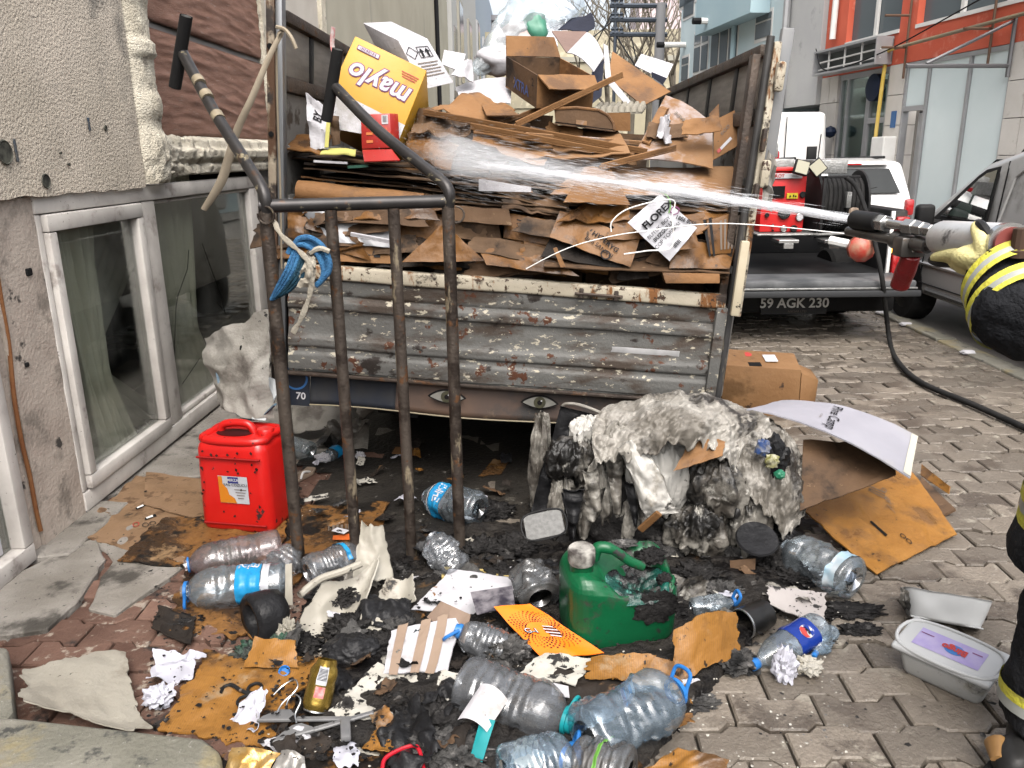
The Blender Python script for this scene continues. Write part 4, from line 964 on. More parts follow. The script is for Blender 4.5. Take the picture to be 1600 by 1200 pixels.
# open brown box
c0 = D(838, 169, 4.05); up = D(840, 118, 4.02) - c0; rt = D(925, 168, 4.22) - c0; lf = D(790, 136, 4.38) - c0
bx, s = carton('open_carton', 'open brown carton with blue lettering near the top of load', c0, rt, lf, up * 1.0, K1, K3, lid=False, flaps=(('f', .10, -25), ('b', .1, 60)))
def lettp(par, o, ux, uz, str_, h, x, y, m, rot=0):
    ux, uz = V3(ux), V3(uz); n = ux.cross(uz).normalized(); a, b = ux.normalized(), uz.normalized()
    ob('print', on(rot2(text2d(str_, h, 'CENTER', .01), rot), lambda p, q: o + ux * x + uz * y + a * p + b * q + n * .007), m, par)
lettp(bx, c0 + lf, -lf, up, 'XTRA', .05, .55, .35, m_bluei); lettp(bx, c0 + lf, -lf, up, '2', .035, .9, .72, m_ink); lettp(bx, c0, rt, up, 'TO 40 ECO', .018, .35, .75, m_gryi); lettp(bx, c0, rt, up, 'LIGHT 49 PCS', .015, .5, .5, m_gryi); lettp(bx, c0, rt, up, 'NO 68 101', .015, .5, .36, m_gryi)
# white and dark box behind it
sheet('white_flap', 'large white box flap right behind the open brown carton', [(886, 82, 4.7), (928, 112, 4.6), (944, 88, 4.75), (917, 50, 4.9)], K6, bend=(0, -.02, .02))
sheet('brown_flap', 'reddish brown box flap above the open carton', [(862, 48, 4.9), (885, 82, 4.75), (918, 52, 4.9), (915, 49, 4.95)], cb('card_mauve', (.28, .19, .16), (.22, .15, .13)))
sheet('white_flap', 'small white and grey flap left of the reddish brown flap', [(842, 76, 4.8), (872, 72, 4.8), (868, 50, 4.9), (858, 50, 4.9)], K6)
sheet('dark_torn_card', 'dark navy torn cardboard sticking up at the very top', [(878, 46, 4.95), (918, 50, 4.95), (932, 42, 5.0), (925, 16, 5.05)], cb('card_navy', (.045, .05, .075), (.03, .033, .05)), torn=.12, ts=3, seed=4)
sheet('dark_torn_card', 'smaller dark torn cardboard left of the topmost one', [(872, 46, 5.0), (905, 46, 5.0), (915, 25, 5.05), (893, 28, 5.05)], cb('card_navy', ()))
sheet('dark_box_side', 'dark navy box side right of the open brown carton', [(918, 168, 4.5), (940, 150, 4.6), (944, 92, 4.75), (926, 112, 4.6)], cb('card_navy', ()))
sheet('white_edge_panel', 'narrow white panel edge standing right of the dark box', [(946, 122, 4.7), (955, 122, 4.7), (950, 72, 4.8), (943, 68, 4.8)], K6)
sheet('plain_card', 'large plain brown cardboard square leaning near top right', [(950, 122, 4.75), (1005, 165, 4.6), (1048, 143, 4.75), (957, 80, 5.0)], K1)
sheet('white_card', 'white corrugated card at top right of the load', [(992, 102, 4.95), (1040, 126, 4.9), (1052, 100, 5.0), (1002, 84, 5.05)], K6, wave=None) if False else sheet('white_card', 'white corrugated card at top right of the load', [(992, 102, 4.95), (1040, 126, 4.9), (1052, 100, 5.0), (1002, 84, 5.05)], K6)
sheet('dark_card', 'dark card corner under the white corrugated card', [(1018, 120, 4.9), (1036, 132, 4.9), (1042, 122, 4.9), (1018, 112, 4.9)], cb('card_navy', ()))
sheet('white_board', 'narrow white board slanting behind the egg tray', [(945, 125, 4.55), (985, 172, 4.4), (992, 166, 4.4), (952, 118, 4.55)], K6, .012)
# long folded edge strips
def strip(label, a, b, w, h, m, name='card_strip', roll=0):
    a, b = D(*a), D(*b); d = b - a; M = frame_m(a, d, z=V3((math.sin(roll), -.3, 1))); L = d.length
    g = bev(join(span((0, -w / 2, 0), (L, w / 2, h * .3)), span((0, -w / 2, h * .3), (L, -w / 2 + .008, h))), .002, 1)
    ob(name, xf(g, M), m, label=label, cat='cardboard strip', smooth=True, ang=30)
strip('long folded cardboard strip rising right across the open carton', (806, 198, 3.98), (972, 120, 4.15), .035, .03, K1)
strip('long cardboard strip crossing behind the rising strip', (780, 196, 4.1), (905, 148, 4.25), .02, .02, K1)
strip('upper long brown strip sloping down to the right', (662, 178, 4.02), (1010, 240, 3.95), .05, .03, cb('card_brown', (.27, .138, .055), (.20, .098, .038)))
strip('lower long brown strip sloping down beneath the upper one', (735, 200, 3.92), (985, 247, 3.90), .05, .03, cb('card_brown', ()))
strip('short thick strip ending at the right of the long strips', (938, 264, 3.82), (1055, 234, 3.88), .04, .03, K1)
strip('short flat strip parallel under the long strips', (820, 212, 3.95), (1000, 225, 4.05), .04, .02, K4)
c0 = D(1003, 222, 4.02); up = D(1030, 168, 4.2) - c0; carton('slim_carton', 'slim upright brown carton between egg tray and printed sheet', c0, D(1015, 226, 4.0) - c0, (.03, .09, .01), up, K1)
# low tray carton with a rounded front, egg tray behind
tr = thing('display_tray', 'low brown display carton with rounded front wall', 'carton', D(910, 200, 4.1))
ys = [(866, 170), (900, 168), (935, 172), (950, 180), (958, 192), (960, 202), (940, 200), (900, 194), (868, 190)]
ob('front_wall', prism([D(x, y, 4.04) for x, y in ys], (.0, .01, 0)), K3, tr); ob('front_edge', tube([D(x, y, 4.04) for x, y in ys[:6]], .007, 6), K1, tr)
ob('right_wall', prism([D(x, y, 4.06) for x, y in ((948, 176), (985, 176), (985, 205), (958, 204))], (0, .01, 0)), cb('card_brown', ()), tr); ob('floor', prism([D(866, 192, 4.04), D(960, 204, 4.04), D(985, 196, 4.3), D(880, 180, 4.3)], (0, 0, -.006)), K3, tr)
ob('label', prism([D(x, y, 4.03) for x, y in ((900, 187), (917, 189), (917, 196), (900, 194))], (0, -.002, 0)), K4, tr)
et = thing('egg_tray', 'grey moulded egg tray with rows of bumps on the load', 'egg tray', D(960, 180, 4.2))
e0 = D(925, 178, 4.10); er = (D(1003, 176, 4.16) - e0); eb = V3((.04, .13, .035))
ob('tray_base', Sheet([e0, e0 + er, e0 + er + eb, e0 + eb], wr=.006).geo(10, 6, .006), mat('egg_pulp', (.42, .39, .32), (.36, .33, .27), 9, .9, bump=.4), et, smooth=True)
cup = lathe([(.017, 0), (.013, .018), (.009, .028), (.003, .030)], 9)
for i in range(8):
    for j in range(4):
        p = e0 + er * ((i + .5) / 8) + eb * ((j + .5) / 4); ob('egg_cup', xf(cup, Matrix.Translation(p)), mat('egg_pulp', ()), et, smooth=True)
# right-hand printed sheets
o, s = sheet('printed_sheet', 'big pinkish brown printed sheet at the right of load', [(985, 252, 3.92), (1114, 264, 3.86), (1113, 192, 4.15), (1040, 150, 4.35)], K4, wr=.006, bend=(0, .02, .02))
txt(o, s, text2d('CITY MADE', .028, 'CENTER', .01), .02, .11, 150, m_gryi, .006, 'print'); txt(o, s, text2d('HH', .035, 'CENTER', .02), .10, .07, 150, m_gryi, .006, 'print')
o, s = sheet('labelled_card', 'brown card flap with red and white label by the right post', [(1114, 250, 3.98), (1156, 226, 4.0), (1148, 172, 4.1), (1116, 188, 4.1)], K1)
txt(o, s, rect2d(.07, .02), -.0, -.06, 25, m_paper, .004, 'label'); txt(o, s, rect2d(.02, .022), -.04, -.08, 25, m_redi, .005, 'label'); txt(o, s, text2d('ECO', .022, 'CENTER', .01), .0, .02, 30, m_gryi, .004, 'print')
sheet('card_tip', 'pointed brown card tip behind the labelled flap', [(1110, 190, 4.15), (1124, 186, 4.15), (1123, 162, 4.2), (1108, 178, 4.2)], K1)
sheet('shredded_paper', 'shredded brown and white paper tuck beside printed sheet', [(1022, 222, 3.98), (1050, 226, 3.98), (1045, 180, 4.1), (1030, 185, 4.1)], K6, wr=.05, ws=14, torn=.2)
sheet('open_brown_card', 'open brown carton folded flat left of the open box', [(660, 178, 4.12), (760, 196, 4.05), (805, 178, 4.2), (740, 150, 4.4)], K1, wr=.03, ws=5, bend=(0, 0, .02))
sheet('brown_flap', 'angled brown flap pointing right beneath white sheet', [(760, 180, 4.05), (812, 180, 4.05), (790, 165, 4.15), (752, 162, 4.2)], K1)
sheet('wide_brown_sheet', 'wide brown sheet under the long strips at centre', [(810, 255, 3.86), (985, 240, 3.86), (960, 200, 4.2), (800, 205, 4.2)], K4, wr=.03, ws=4)
sheet('wide_brown_sheet', 'brown sheet with torn edge below the strips left of centre', [(735, 225, 3.88), (850, 262, 3.80), (870, 225, 4.0), (740, 192, 4.1)], cb('card_brown', ()), wr=.03, torn=.06)
sheet('torn_brown_sheet', 'torn wet brown sheet where the water strikes the load', [(632, 250, 3.80), (705, 268, 3.76), (720, 225, 3.95), (640, 215, 3.95)], K2, wr=.03, ws=5, torn=.1)
sheet('torn_brown_sheet', 'second torn brown sheet above the struck one', [(640, 218, 3.92), (735, 212, 3.92), (740, 188, 4.1), (650, 184, 4.1)], K3, wr=.05, ws=6, torn=.08)
sheet('long_flat_sheet', 'long flat brown sheet under the pinkish printed sheet', [(860, 305, 3.74), (1160, 305, 3.74), (1145, 262, 4.0), (905, 262, 4.0)], K4, wr=.012)
sheet('dark_card', 'dark wet card across the right end of stack', [(985, 330, 3.76), (1150, 330, 3.76), (1150, 300, 3.9), (985, 300, 3.9)], K3, wr=.02)
sheet('triangular_flap', 'large triangular brown flap below the water jet at centre', [(880, 318, 3.66), (985, 320, 3.68), (955, 264, 3.82), (912, 264, 3.82)], cb('card_brown', ()), wr=.015)
sheet('white_roll', 'white paper cone sticking out of the stack at centre', [(748, 298, 3.68), (830, 300, 3.66), (830, 292, 3.66), (748, 280, 3.68)], K6, .02, bend=(0, -.02, 0))
# crushed boxes just above the tailgate
def rollfn(a, b, r, span_=4.6, sd=0):
    a, b = D(*a), D(*b); M = frame_m(a, b - a, z=(0, -.4, 1)); L = (b - a).length
    return lambda u, v: M @ V3((u * L, -r * math.cos(v * span_ - .4) * 1.1, r * math.sin(v * span_ - .4) * (1 + .15 * noise.noise(V3((u * 3, v, sd))))))
o = ob('rolled_card', gridsurf(rollfn((466, 297, 3.79), (662, 318, 3.76), .045), 20, 20, .004), K1, smooth=True, label='rolled printed cardboard tube lying along the left of stack', cat='cardboard')
f_ = rollfn((466, 297, 3.785), (662, 318, 3.755), .049)
for s_, h, u, rt_ in (('U', .06, .60, 90), ('ELITE', .02, .46, 90), ('KITCHEN', .012, .52, 90), ('MADE', .012, .40, 90), ('DZ', .02, .88, 90)):
    ob('print', on(rot2(text2d(s_, h, 'CENTER', .02), rt_), lambda a, b, u=u: f_(u + a / .62, .62 + b / .25)), m_gryi, o)
o, s = sheet('silver_film', 'crumpled silver white plastic film sheet behind the cart bars', [(520, 380, 3.68), (625, 388, 3.68), (620, 330, 3.74), (452, 312, 3.76)], mat('silver_film', (.55, .55, .58), (.35, .36, .38), 5, .25, bump=.3, bsc=12), wr=.025, ws=6)
txt(o, s, text2d('TURKIYE', .022, 'CENTER', .01), .12, .08, -10, m_ink, .008, 'print')
strip('thin white and red tube lying on the silver film', (548, 368, 3.64), (612, 380, 3.64), .02, .02, K6, 'white_tube')
sheet('curled_brown_card', 'curled wet brown cardboard at the left above the tailgate', [(452, 372, 3.70), (580, 408, 3.66), (545, 350, 3.72), (450, 335, 3.74)], K2, wr=.03, ws=7)
o, s = sheet('long_brown_card', 'long brown card with orange print lying on tailgate left', [(505, 408, 3.67), (615, 412, 3.67), (612, 386, 3.70), (500, 380, 3.70)], K1, wr=.01)
txt(o, s, rect2d(.03, .03), .09, .0, 0, m_ink, .004, 'mark')
sheet('brown_triangle', 'triangular wet brown sheet folded over behind cart', [(628, 410, 3.64), (758, 408, 3.64), (700, 356, 3.70), (688, 354, 3.70)], K2, wr=.012, ws=6)
boxq('crushed_box', 'crushed brown box behind the cart bars', [(615, 375, 3.74), (692, 378, 3.74), (700, 335, 3.78), (612, 332, 3.78)], (0, .3, 0), K2)
boxq('crushed_box', 'crushed brown box right of the cart', [(706, 375, 3.74), (785, 380, 3.74), (778, 345, 3.78), (706, 340, 3.78)], (0, .3, 0), K3)
bx, s = boxq('printed_box', 'brown box with small black print above tailgate centre', [(786, 372, 3.72), (866, 385, 3.70), (862, 345, 3.74), (790, 332, 3.76)], (0, .3, 0), K2)
for k in range(3): txt(bx, s, rect2d(.12, .005), .0, .03 - .018 * k, -6, m_ink, .003, 'fine_print')
sheet('rolled_edge_card', 'brown rolled card edge under the stack right of cart', [(706, 345, 3.70), (800, 352, 3.70), (795, 326, 3.72), (706, 322, 3.72)], K3, bend=(0, -.03, 0), wr=.02)
sheet('long_ragged_card', 'long ragged brown card hanging over the tailgate rail', [(760, 415, 3.63), (905, 432, 3.62), (860, 402, 3.68), (745, 384, 3.70)], K2, wr=.012)
o, s = sheet('printed_flap', 'sagging brown flap with black print left of the white bag', [(858, 372, 3.66), (985, 418, 3.62), (1000, 372, 3.68), (875, 330, 3.74)], K2, wr=.02)
txt(o, s, text2d('HYPERYG', .024, 'CENTER', .02), .05, .0, -18, m_ink, .009, 'print'); txt(o, s, text2d('BUS SANAYI', .02, 'CENTER', .01), .03, -.035, -18, m_ink, .009, 'print'); txt(o, s, ring2d(.018, .024), .07, -.06, 0, m_ink, .009, 'stamp')
sheet('wet_brown_card', 'wet glossy brown card above the printed flap', [(870, 352, 3.68), (985, 345, 3.70), (978, 318, 3.76), (905, 322, 3.78)], K2, wr=.04, ws=6)
sheet('charred_card', 'charred black card beneath the printed flap', [(845, 402, 3.66), (970, 420, 3.64), (960, 380, 3.7), (862, 368, 3.72)], K5, wr=.02)
sheet('torn_splinter', 'small torn brown splinter standing on charred card', [(876, 418, 3.60), (884, 417, 3.60), (870, 386, 3.62), (864, 388, 3.62)], K1)
# white lettered film bag
o, s = sheet('white_film_bag', 'white plastic bag with black and green lettering lying in the load', [(980, 348, 3.62), (1046, 408, 3.60), (1089, 356, 3.63), (1031, 303, 3.66)], mat('white_film', (.66, .66, .7), (.58, .58, .62), 5, .22, bump=.35, bsc=14, layers=[((.4, .38, .36), 4, .62, .76)]), nu=20, nv=20, wr=.012, ws=9)
txt(o, s, text2d('FLOREX', .034, 'CENTER', .03), -.035, .062, 78, m_ink, .008, 'lettering') if False else txt(o, s, text2d('FLOREX', .034, 'CENTER', .03), -.06, .02, 90, m_ink, .008, 'lettering')
txt(o, s, ring2d(.075, .080, 16, a0=-1.2, a1=.6), -.10, .03, 90, m_grn, .008, 'swash')
for k, (w_, s2) in enumerate(((.018, 'BUYUK BOY'), (.018, 'BUZGULU'), (.018, 'COP TORBASI'))): txt(o, s, text2d(s2, w_, 'CENTER', .02 if k == 1 else .0), -.012 + .028 * k, -.02, 90, m_ink, .008, 'lettering')
txt(o, s, ring2d(.018, .023, 6), -.015, .085, 0, m_purp, .008, 'shield'); txt(o, s, text2d('1886 8059', .018, 'CENTER', .02), .06, .085, 20, m_ink, .008, 'lettering'); txt(o, s, bars(.04, .02, 9), .10, -.02, 90, m_ink, .008, 'barcode')
hp = smooth_path([D(x, y, 3.58) for x, y in ((955, 362), (957, 345), (985, 325), (1050, 312), (1050, 340), (1050, 385), (1010, 392), (975, 397))], 6)
ob('packing_cord', tube(hp, .003, 5), m_wh, label='thin white packing cord looped over white bag', cat='cord')
cs = [D(x, y, 3.57) for x, y in ((822, 420), (870, 395), (910, 380), (960, 368), (1000, 362), (1100, 350), (1190, 352), (1330, 366))]
ob('taut_cord', tube(smooth_path(cs, 6), .0025, 5), m_wh, label='thin white string stretched across the load to the right', cat='cord')
bx, s = boxq('upright_box', 'upright brown box with two dark stripes by right post', [(1108, 398, 3.66), (1142, 396, 3.68), (1152, 330, 3.72), (1104, 345, 3.70)], (.02, .2, 0), K2)
for x in (-.055, -.035): txt(bx, s, rect2d(.010, .17), x, .0, 4, m_ink, .003, 'stripe')
for k in range(5): txt(bx, s, rect2d(.008, .12), .0 + .016 * k, .0, 4, m_gryi, .003, 'fine_print')
sheet('brown_wrap', 'folded brown card under the white lettered bag', [(1045, 420, 3.63), (1140, 420, 3.63), (1150, 385, 3.72), (1052, 375, 3.68)], K2, wr=.02)
sheet('small_card', 'small brown card block right of white lettered bag', [(1052, 392, 3.62), (1092, 388, 3.62), (1086, 362, 3.64), (1048, 368, 3.64)], K2, wr=.02)
boxq('flat_beam', 'flat brown card beam lying along tailgate top right', [(1040, 443, 3.61), (1125, 443, 3.61), (1125, 427, 3.62), (1035, 426, 3.62)], (0, .08, 0), K1)
sheet('edge_card', 'thin dark card lying along the right of tailgate rail', [(850, 418, 3.62), (1140, 428, 3.62), (1140, 415, 3.72), (850, 400, 3.72)], K3, wr=.012)
for k, (x, y, w_, m_) in enumerate(((905, 345, 60, K3), (1000, 340, 80, K3), (1090, 335, 70, K2), (730, 325, 60, K3), (840, 320, 60, K3), (940, 402, 50, K2), (480, 330, 40, K2), (1075, 405, 60, K3))):
    sheet('crushed_card', ['dark crushed card left of the wet glossy card', 'dark crushed card behind white lettered bag', 'brown crushed card above upright striped box', 'dark crushed card right of the cart top', 'dark crushed card below the white paper cone', 'brown crushed card under sagging printed flap', 'brown crushed card at the far left behind cart bar', 'dark crushed card right of small card block'][k],
          [(x - w_, y + 14, 3.74), (x + w_, y + 18, 3.74), (x + w_ * .8, y - 14, 3.84), (x - w_ * .9, y - 16, 3.84)], m_, wr=.05, ws=5, seed=k + 3, torn=.12)

# torn wet scraps wedged everywhere between the larger boards
r6 = random.Random(33)
for i in range(46):
    order_ = [40, 41, 42, 43, 44, 45]
    if i < 40: x, y, Y = r6.uniform(465, 1135), 0, r6.uniform(3.66, 3.74); y = 345 + (x - 450) * .055 + r6.uniform(-22, 58)
    else: x, y, Y = (665, 800, 880, 965, 1040, 1095)[i - 40], r6.uniform(190, 250), r6.uniform(3.9, 4.1)
    w_, h_, a_ = r6.uniform(25, 95), r6.uniform(8, 22), r6.uniform(-.22, .25); c_, s_ = math.cos(a_), math.sin(a_)
    w_, h_ = (w_, h_) if i < 40 else (min(w_, 34), min(h_, 12))
    q = [(x + c_ * i_ * w_ - s_ * j_ * h_, y + s_ * i_ * w_ + c_ * j_ * h_, Y + (.0 if j_ > 0 else .05)) for i_, j_ in ((-1, 1), (1, 1), (.9, -1), (-.8, -1))]
    sheet('cardboard_scrap', 'torn wet cardboard scrap wedged above the tailgate between larger boards' if i < 40 else ['torn card scrap loose at the upper load left end', 'torn card scrap loose beneath the open brown carton', 'torn card scrap loose in front of the display tray', 'torn card scrap loose beside the egg tray', 'torn card scrap loose near the pinkish printed sheet', 'torn card scrap loose by the labelled card flap'][order_.index(i)], q, (K2, K3, K3, KS, K2, K5)[i % 6] if i < 40 else (K1, K4, K3)[i % 3], .005, 10, 8, group='wedged cardboard scraps' if i < 40 else 'loose upper scraps', wr=.02, ws=8, torn=.12, ts=3, seed=i + 50, crease=.016)
# ================================================================== vehicles
m_glass = mat('car_glass', (.02, .024, .026), (.035, .04, .042), 2, .12, spec=.18)
m_trim = mat('black_trim', (.02, .02, .021), (.03, .03, .03), 6, .5)
m_chrome = mat('bright_metal', (.55, .55, .54), (.45, .45, .44), 8, .22, metal=.9)
m_alloy = mat('alloy', (.40, .40, .41), rough=.35, metal=.7)
m_redl = mat('red_lens', (.35, .01, .012), (.25, .008, .01), 30, .12, spec=.6)
def wheel(par, c, r, w, spokes=7):
    M = frame_m(c, (0, 1, 0), z=(-1, 0, 0))
    t = ob('wheel', lathe([(r * .55, -w / 2), (r * .92, -w / 2), (r, -w / 2 + .03), (r, w / 2 - .03), (r * .92, w / 2), (r * .62, w / 2), (r * .58, w / 2 - .03), (r * .55, w / 2 - .05)], 40, M), m_rub, par, smooth=True)
    ob('rim', lathe([(.03, w / 2 - .09), (r * .58, w / 2 - .09), (r * .62, w / 2 - .01), (r * .58, w / 2)], 40, M, cap=True), m_trim, t, smooth=True)
    for k in range(spokes):
        a = 6.2832 * k / spokes; ob('spoke', bev(span((.02, -.022, w / 2 - .06), (r * .6, .022, w / 2 - .02), M @ Matrix.Rotation(a, 4, 'Z')), .008, 2), m_alloy, t, smooth=True)
    ob('hub', lathe([(.05, w / 2 - .06), (.045, w / 2 - .01), (0.01, w / 2 - .005)], 14, M), m_alloy, t, smooth=True)
class Car:
    def __init__(s, name, label, cat, prof, x0, x1, belt, tum, m, rot=0, w=.06, seg=3):
        s.x0, s.x1, s.belt, s.tum = x0, x1, belt, tum
        ys = [p[0] for p in prof]; s.t = thing(name, label, cat, ((x0 + x1) / 2, (min(ys) + max(ys)) / 2, 0))
        g = prism([V3((x0, y, z)) for y, z in prof], (x1 - x0, 0, 0))
        g = bev(g, w, seg); s.c = (x0 + x1) / 2
        s.body = ob('body', ([s.sh(p) for p in g[0]], g[1]), m, s.t, smooth=True, ang=35)
        if rot: s.t.matrix_basis = s.t.matrix_basis @ Matrix.Rotation(R(rot), 4, 'Z')
    def sh(s, p):
        k = max(0, p.z - s.belt) * s.tum; return V3((p.x + (k if p.x < s.c else -k), p.y, p.z))
    def side(s, name, pts, m, off=.004, th=.006, par=None):      # panel on the street side
        q = [s.sh(V3((s.x0, y, z))) - V3((off, 0, 0)) for y, z in pts]
        return ob(name, prism(q, (th, 0, 0)), m, par or s.t)
    def seam(s, pts, r=.006, m=None, name='seam', off=.001):
        return ob(name, tube([s.sh(V3((s.x0, y, z))) - V3((off, 0, 0)) for y, z in pts], r, 6), m or m_trim, s.t)

# grey panel van on the right
m_van = mat('van_grey', (.30, .298, .292), (.33, .328, .32), 1, .35, metal=.0, coat=.5, layers=[((.12, .115, .105), 1.5, .55, .8, .5)])
vn = Car('panel_van', 'dark grey metallic panel van parked at the right edge', 'van', [(4.3, .30), (8.62, .30), (8.84, .42), (8.86, .70), (8.55, .90), (7.82, 1.02), (7.0, 1.52), (6.5, 1.64), (5.4, 1.70), (4.25, 1.68)], 3.72, 5.42, .95, .16, m_van, w=.07)
vn.side('wheel_arch', [(8.03 + .40 * math.cos(a), max(.29, .30 + .40 * math.sin(a))) for a in [math.pi * k / 14 for k in range(15)]], m_trim, .003)
wheel(vn.t, V3((3.83, 8.03, .30)), .30, .22)
wheel(vn.t, V3((3.83, 5.05, .30)), .30, .22)
dw = vn.side('door_window', [(6.72, 1.02), (7.62, 1.02), (7.50, 1.10), (7.05, 1.42), (6.95, 1.47), (6.76, 1.50)], m_trim, .003)
vn.side('pane', [(6.76, 1.05), (7.48, 1.05), (7.40, 1.11), (7.02, 1.39), (6.93, 1.44), (6.79, 1.47)], glass_pane('van_glass', (.55, .64, .60), (.10, .6), .02, .2), .010, .004, dw)
vn.side('seat_silhouette', [(6.78, 1.06), (6.98, 1.06), (6.95, 1.32), (6.82, 1.34)], m_trim, .006, .002, dw)
vn.side('pale_reflection_panel', [(7.0, 1.07), (7.36, 1.07), (7.02, 1.34)], mat('pale_green_reflection', (.32, .40, .37), rough=.6), .007, .001, dw)  # reflection in the door glass, painted as a pale panel
vn.seam([(6.66, .42), (6.66, 1.54)]); vn.seam([(7.70, .42), (7.66, 1.0)]); vn.seam([(6.66, .42), (7.70, .42)])
vn.seam([(6.58, .66), (6.58, 1.0), (6.52, 1.42), (6.4, 1.50), (4.4, 1.52)], .010, m_van, 'panel_ridge'); vn.seam([(6.1, 1.0), (4.4, 1.0)], .008)
vn.seam([(6.56, .86), (4.4, .86)], .012, mat('highlight_silver', (.5, .5, .5), rough=.3, metal=.5), 'highlight_strip')  # pale strip that paints the highlight line along the flank
vn.seam([(8.5, .60), (4.4, .60)], .02, m_van, 'body_crease', -.012); vn.seam([(7.55, .36), (5.4, .36)], .03, mat('sill_grey', (.10, .10, .098), rough=.6), 'sill_moulding', -.01)
vn.side('door_handle', [(6.36, .88), (6.50, .88), (6.50, .92), (6.36, .92)], m_van, .02, .02)
ob('mirror', bev(span((3.50, 7.42, .95), (3.66, 7.52, 1.16)), .035, 3), m_trim, vn.t, smooth=True); ob('mirror_arm', tube([V3((3.66, 7.47, 1.0)), V3((3.74, 7.47, 1.0))], .025, 8), m_trim, vn.t)
rr = [V3((3.93, y, z)) for y, z in ((6.7, 1.60), (6.55, 1.70), (6.3, 1.735), (5.0, 1.76), (4.5, 1.75))]
ob('roof_rail', tube(smooth_path(rr, 5), .02, 8), m_trim, vn.t, smooth=True); ob('roof_rail', tube(smooth_path([p + V3((1.28, 0, 0)) for p in rr], 5), .02, 8), m_trim, vn.t, smooth=True)
wp = [vn.sh(V3((vn.x0 + .12, 7.72, 1.05))), vn.sh(V3((vn.x1 - .12, 7.72, 1.05))), vn.sh(V3((vn.x1 - .14, 7.06, 1.50))), vn.sh(V3((vn.x0 + .14, 7.06, 1.50)))]
ob('windscreen', prism([p + V3((0, .035, .045)) for p in wp], (0, .004, .006)), m_glass, vn.t)
ob('indicator', lathe([(.02, 0), (.02, .01)], 10, frame_m(V3((3.712, 6.05, .80)), (0, 1, 0), z=(-1, 0, 0))), mat('amber_lit', (.9, .3, .02), emit=((1, .35, .03), 2.0)), vn.t)

# white estate car behind, rear view
m_white = mat('car_white', (.66, .66, .65), (.62, .62, .61), 1, .28, coat=.6)
sv = Car('white_car', 'white estate car with black rear window seen from behind', 'car', [(11.35, .35), (15.3, .35), (15.4, .8), (14.4, 1.0), (13.6, 1.42), (12.2, 1.52), (11.6, 1.47), (11.38, 1.10), (11.30, .95)], 3.52, 5.24, .95, .14, m_white, w=.08)
rw_ = [V3((3.70, 11.335, 1.06)), V3((5.06, 11.335, 1.06)), V3((4.95, 11.52, 1.38)), V3((3.80, 11.52, 1.38))]
ob('rear_window', bev(prism([p - V3((0, .012, 0)) for p in rw_], (0, -.01, .004)), .003, 1), m_glass, sv.t)
ob('roof_spoiler', bev(span((3.80, 11.46, 1.43), (4.95, 11.7, 1.465)), .012, 2), m_white, sv.t, smooth=True); ob('brake_light', span((4.2, 11.455, 1.435), (4.55, 11.459, 1.455)), m_redl, sv.t)
for x in (3.49, 5.13): ob('tail_light', bev(span((x, 11.26, .76), (x + .12, 11.40, .98)), .03, 2), m_redl, sv.t, smooth=True)
ob('rear_bumper', bev(span((3.5, 11.2, .35), (5.26, 11.4, .62)), .05, 2), m_trim, sv.t, smooth=True); ob('wiper', tube([V3((4.38, 11.31, 1.08)), V3((4.75, 11.36, 1.14))], .008, 5), m_trim, sv.t)
for x in (3.75, 4.99): ob('roof_rail', tube([V3((x, 11.8, 1.53)), V3((x, 13.6, 1.50))], .02, 6), m_trim, sv.t)
ob('aerial', tube([V3((4.05, 11.75, 1.5)), V3((4.10, 11.85, 1.85))], .008, 5), m_trim, sv.t); wheel(sv.t, V3((3.63, 12.1, .32)), .32, .22); wheel(sv.t, V3((3.63, 14.6, .32)), .32, .22)
# tall white van further on
wv_ = Car('tall_white_van', 'tall plain white van parked beyond the fire pickup', 'van', [(16.0, .35), (21.2, .35), (21.4, .9), (20.4, 1.2), (19.6, 2.15), (19.0, 2.32), (16.1, 2.34)], 3.72, 5.58, 1.1, .1, m_white, rot=5, w=.10)
ob('rear_door_seam', tube([V3((4.65, 15.995, .5)), V3((4.65, 16.03, 2.25))], .01, 5), m_trim, wv_.t); ob('rear_lamp', span((5.42, 15.97, 1.0), (5.56, 16.0, 1.4)), m_redl, wv_.t)

# ---------------------------------------------------------------- fire service pickup, tailgate down
m_pick = mat('pickup_black', (.022, .023, .025), (.035, .035, .036), 3, .45, layers=[((.08, .075, .07), 5, .58, .75, .7)])
m_red = mat('pump_red', (.50, .022, .022), (.45, .02, .02), 3, .35, bump=.03)
m_chk = mat('checker_plate', (.32, .32, .31), (.22, .22, .21), 30, .35, metal=.6, bump=.6, bsc=60)
PU = thing('fire_pickup', 'black pickup with red pump unit and hose reel, tailgate lowered', 'pickup', (2.5, 9, 0))
def pb(name, a, b, m, w=.01, par=None): return ob(name, bev(span(a, b), w, 2), m, par or PU, smooth=True)
pb('bed_floor', (1.55, 7.36, .50), (3.36, 9.0, .56), m_trim)
pb('bed_side', (3.27, 7.38, .44), (3.40, 9.0, 1.12), m_pick, .03); pb('bed_side', (1.52, 7.38, .44), (1.64, 9.0, 1.12), m_pick, .03)
pb('bed_front', (1.65, 8.9, .56), (3.26, 9.0, 1.0), m_pick)
tgp = pb('tailgate', (1.62, 6.86, .50), (3.30, 7.34, .565), mat('tailgate_dusty', (.05, .053, .056), (.12, .122, .125), 4, .5), .02)
pb('tailgate_edge', (1.62, 6.835, .495), (3.30, 6.858, .512), m_chk, .004, tgp); pb('tailgate_lip', (1.60, 6.80, .435), (3.32, 6.834, .49), mat('lip_grey', (.06, .062, .065), rough=.5), .012, tgp)
pb('rear_bumper', (1.6, 7.36, .20), (3.36, 7.5, .43), m_trim, .03); pb('underbody', (1.7, 7.6, .28), (3.2, 11.5, .48), m_trim)
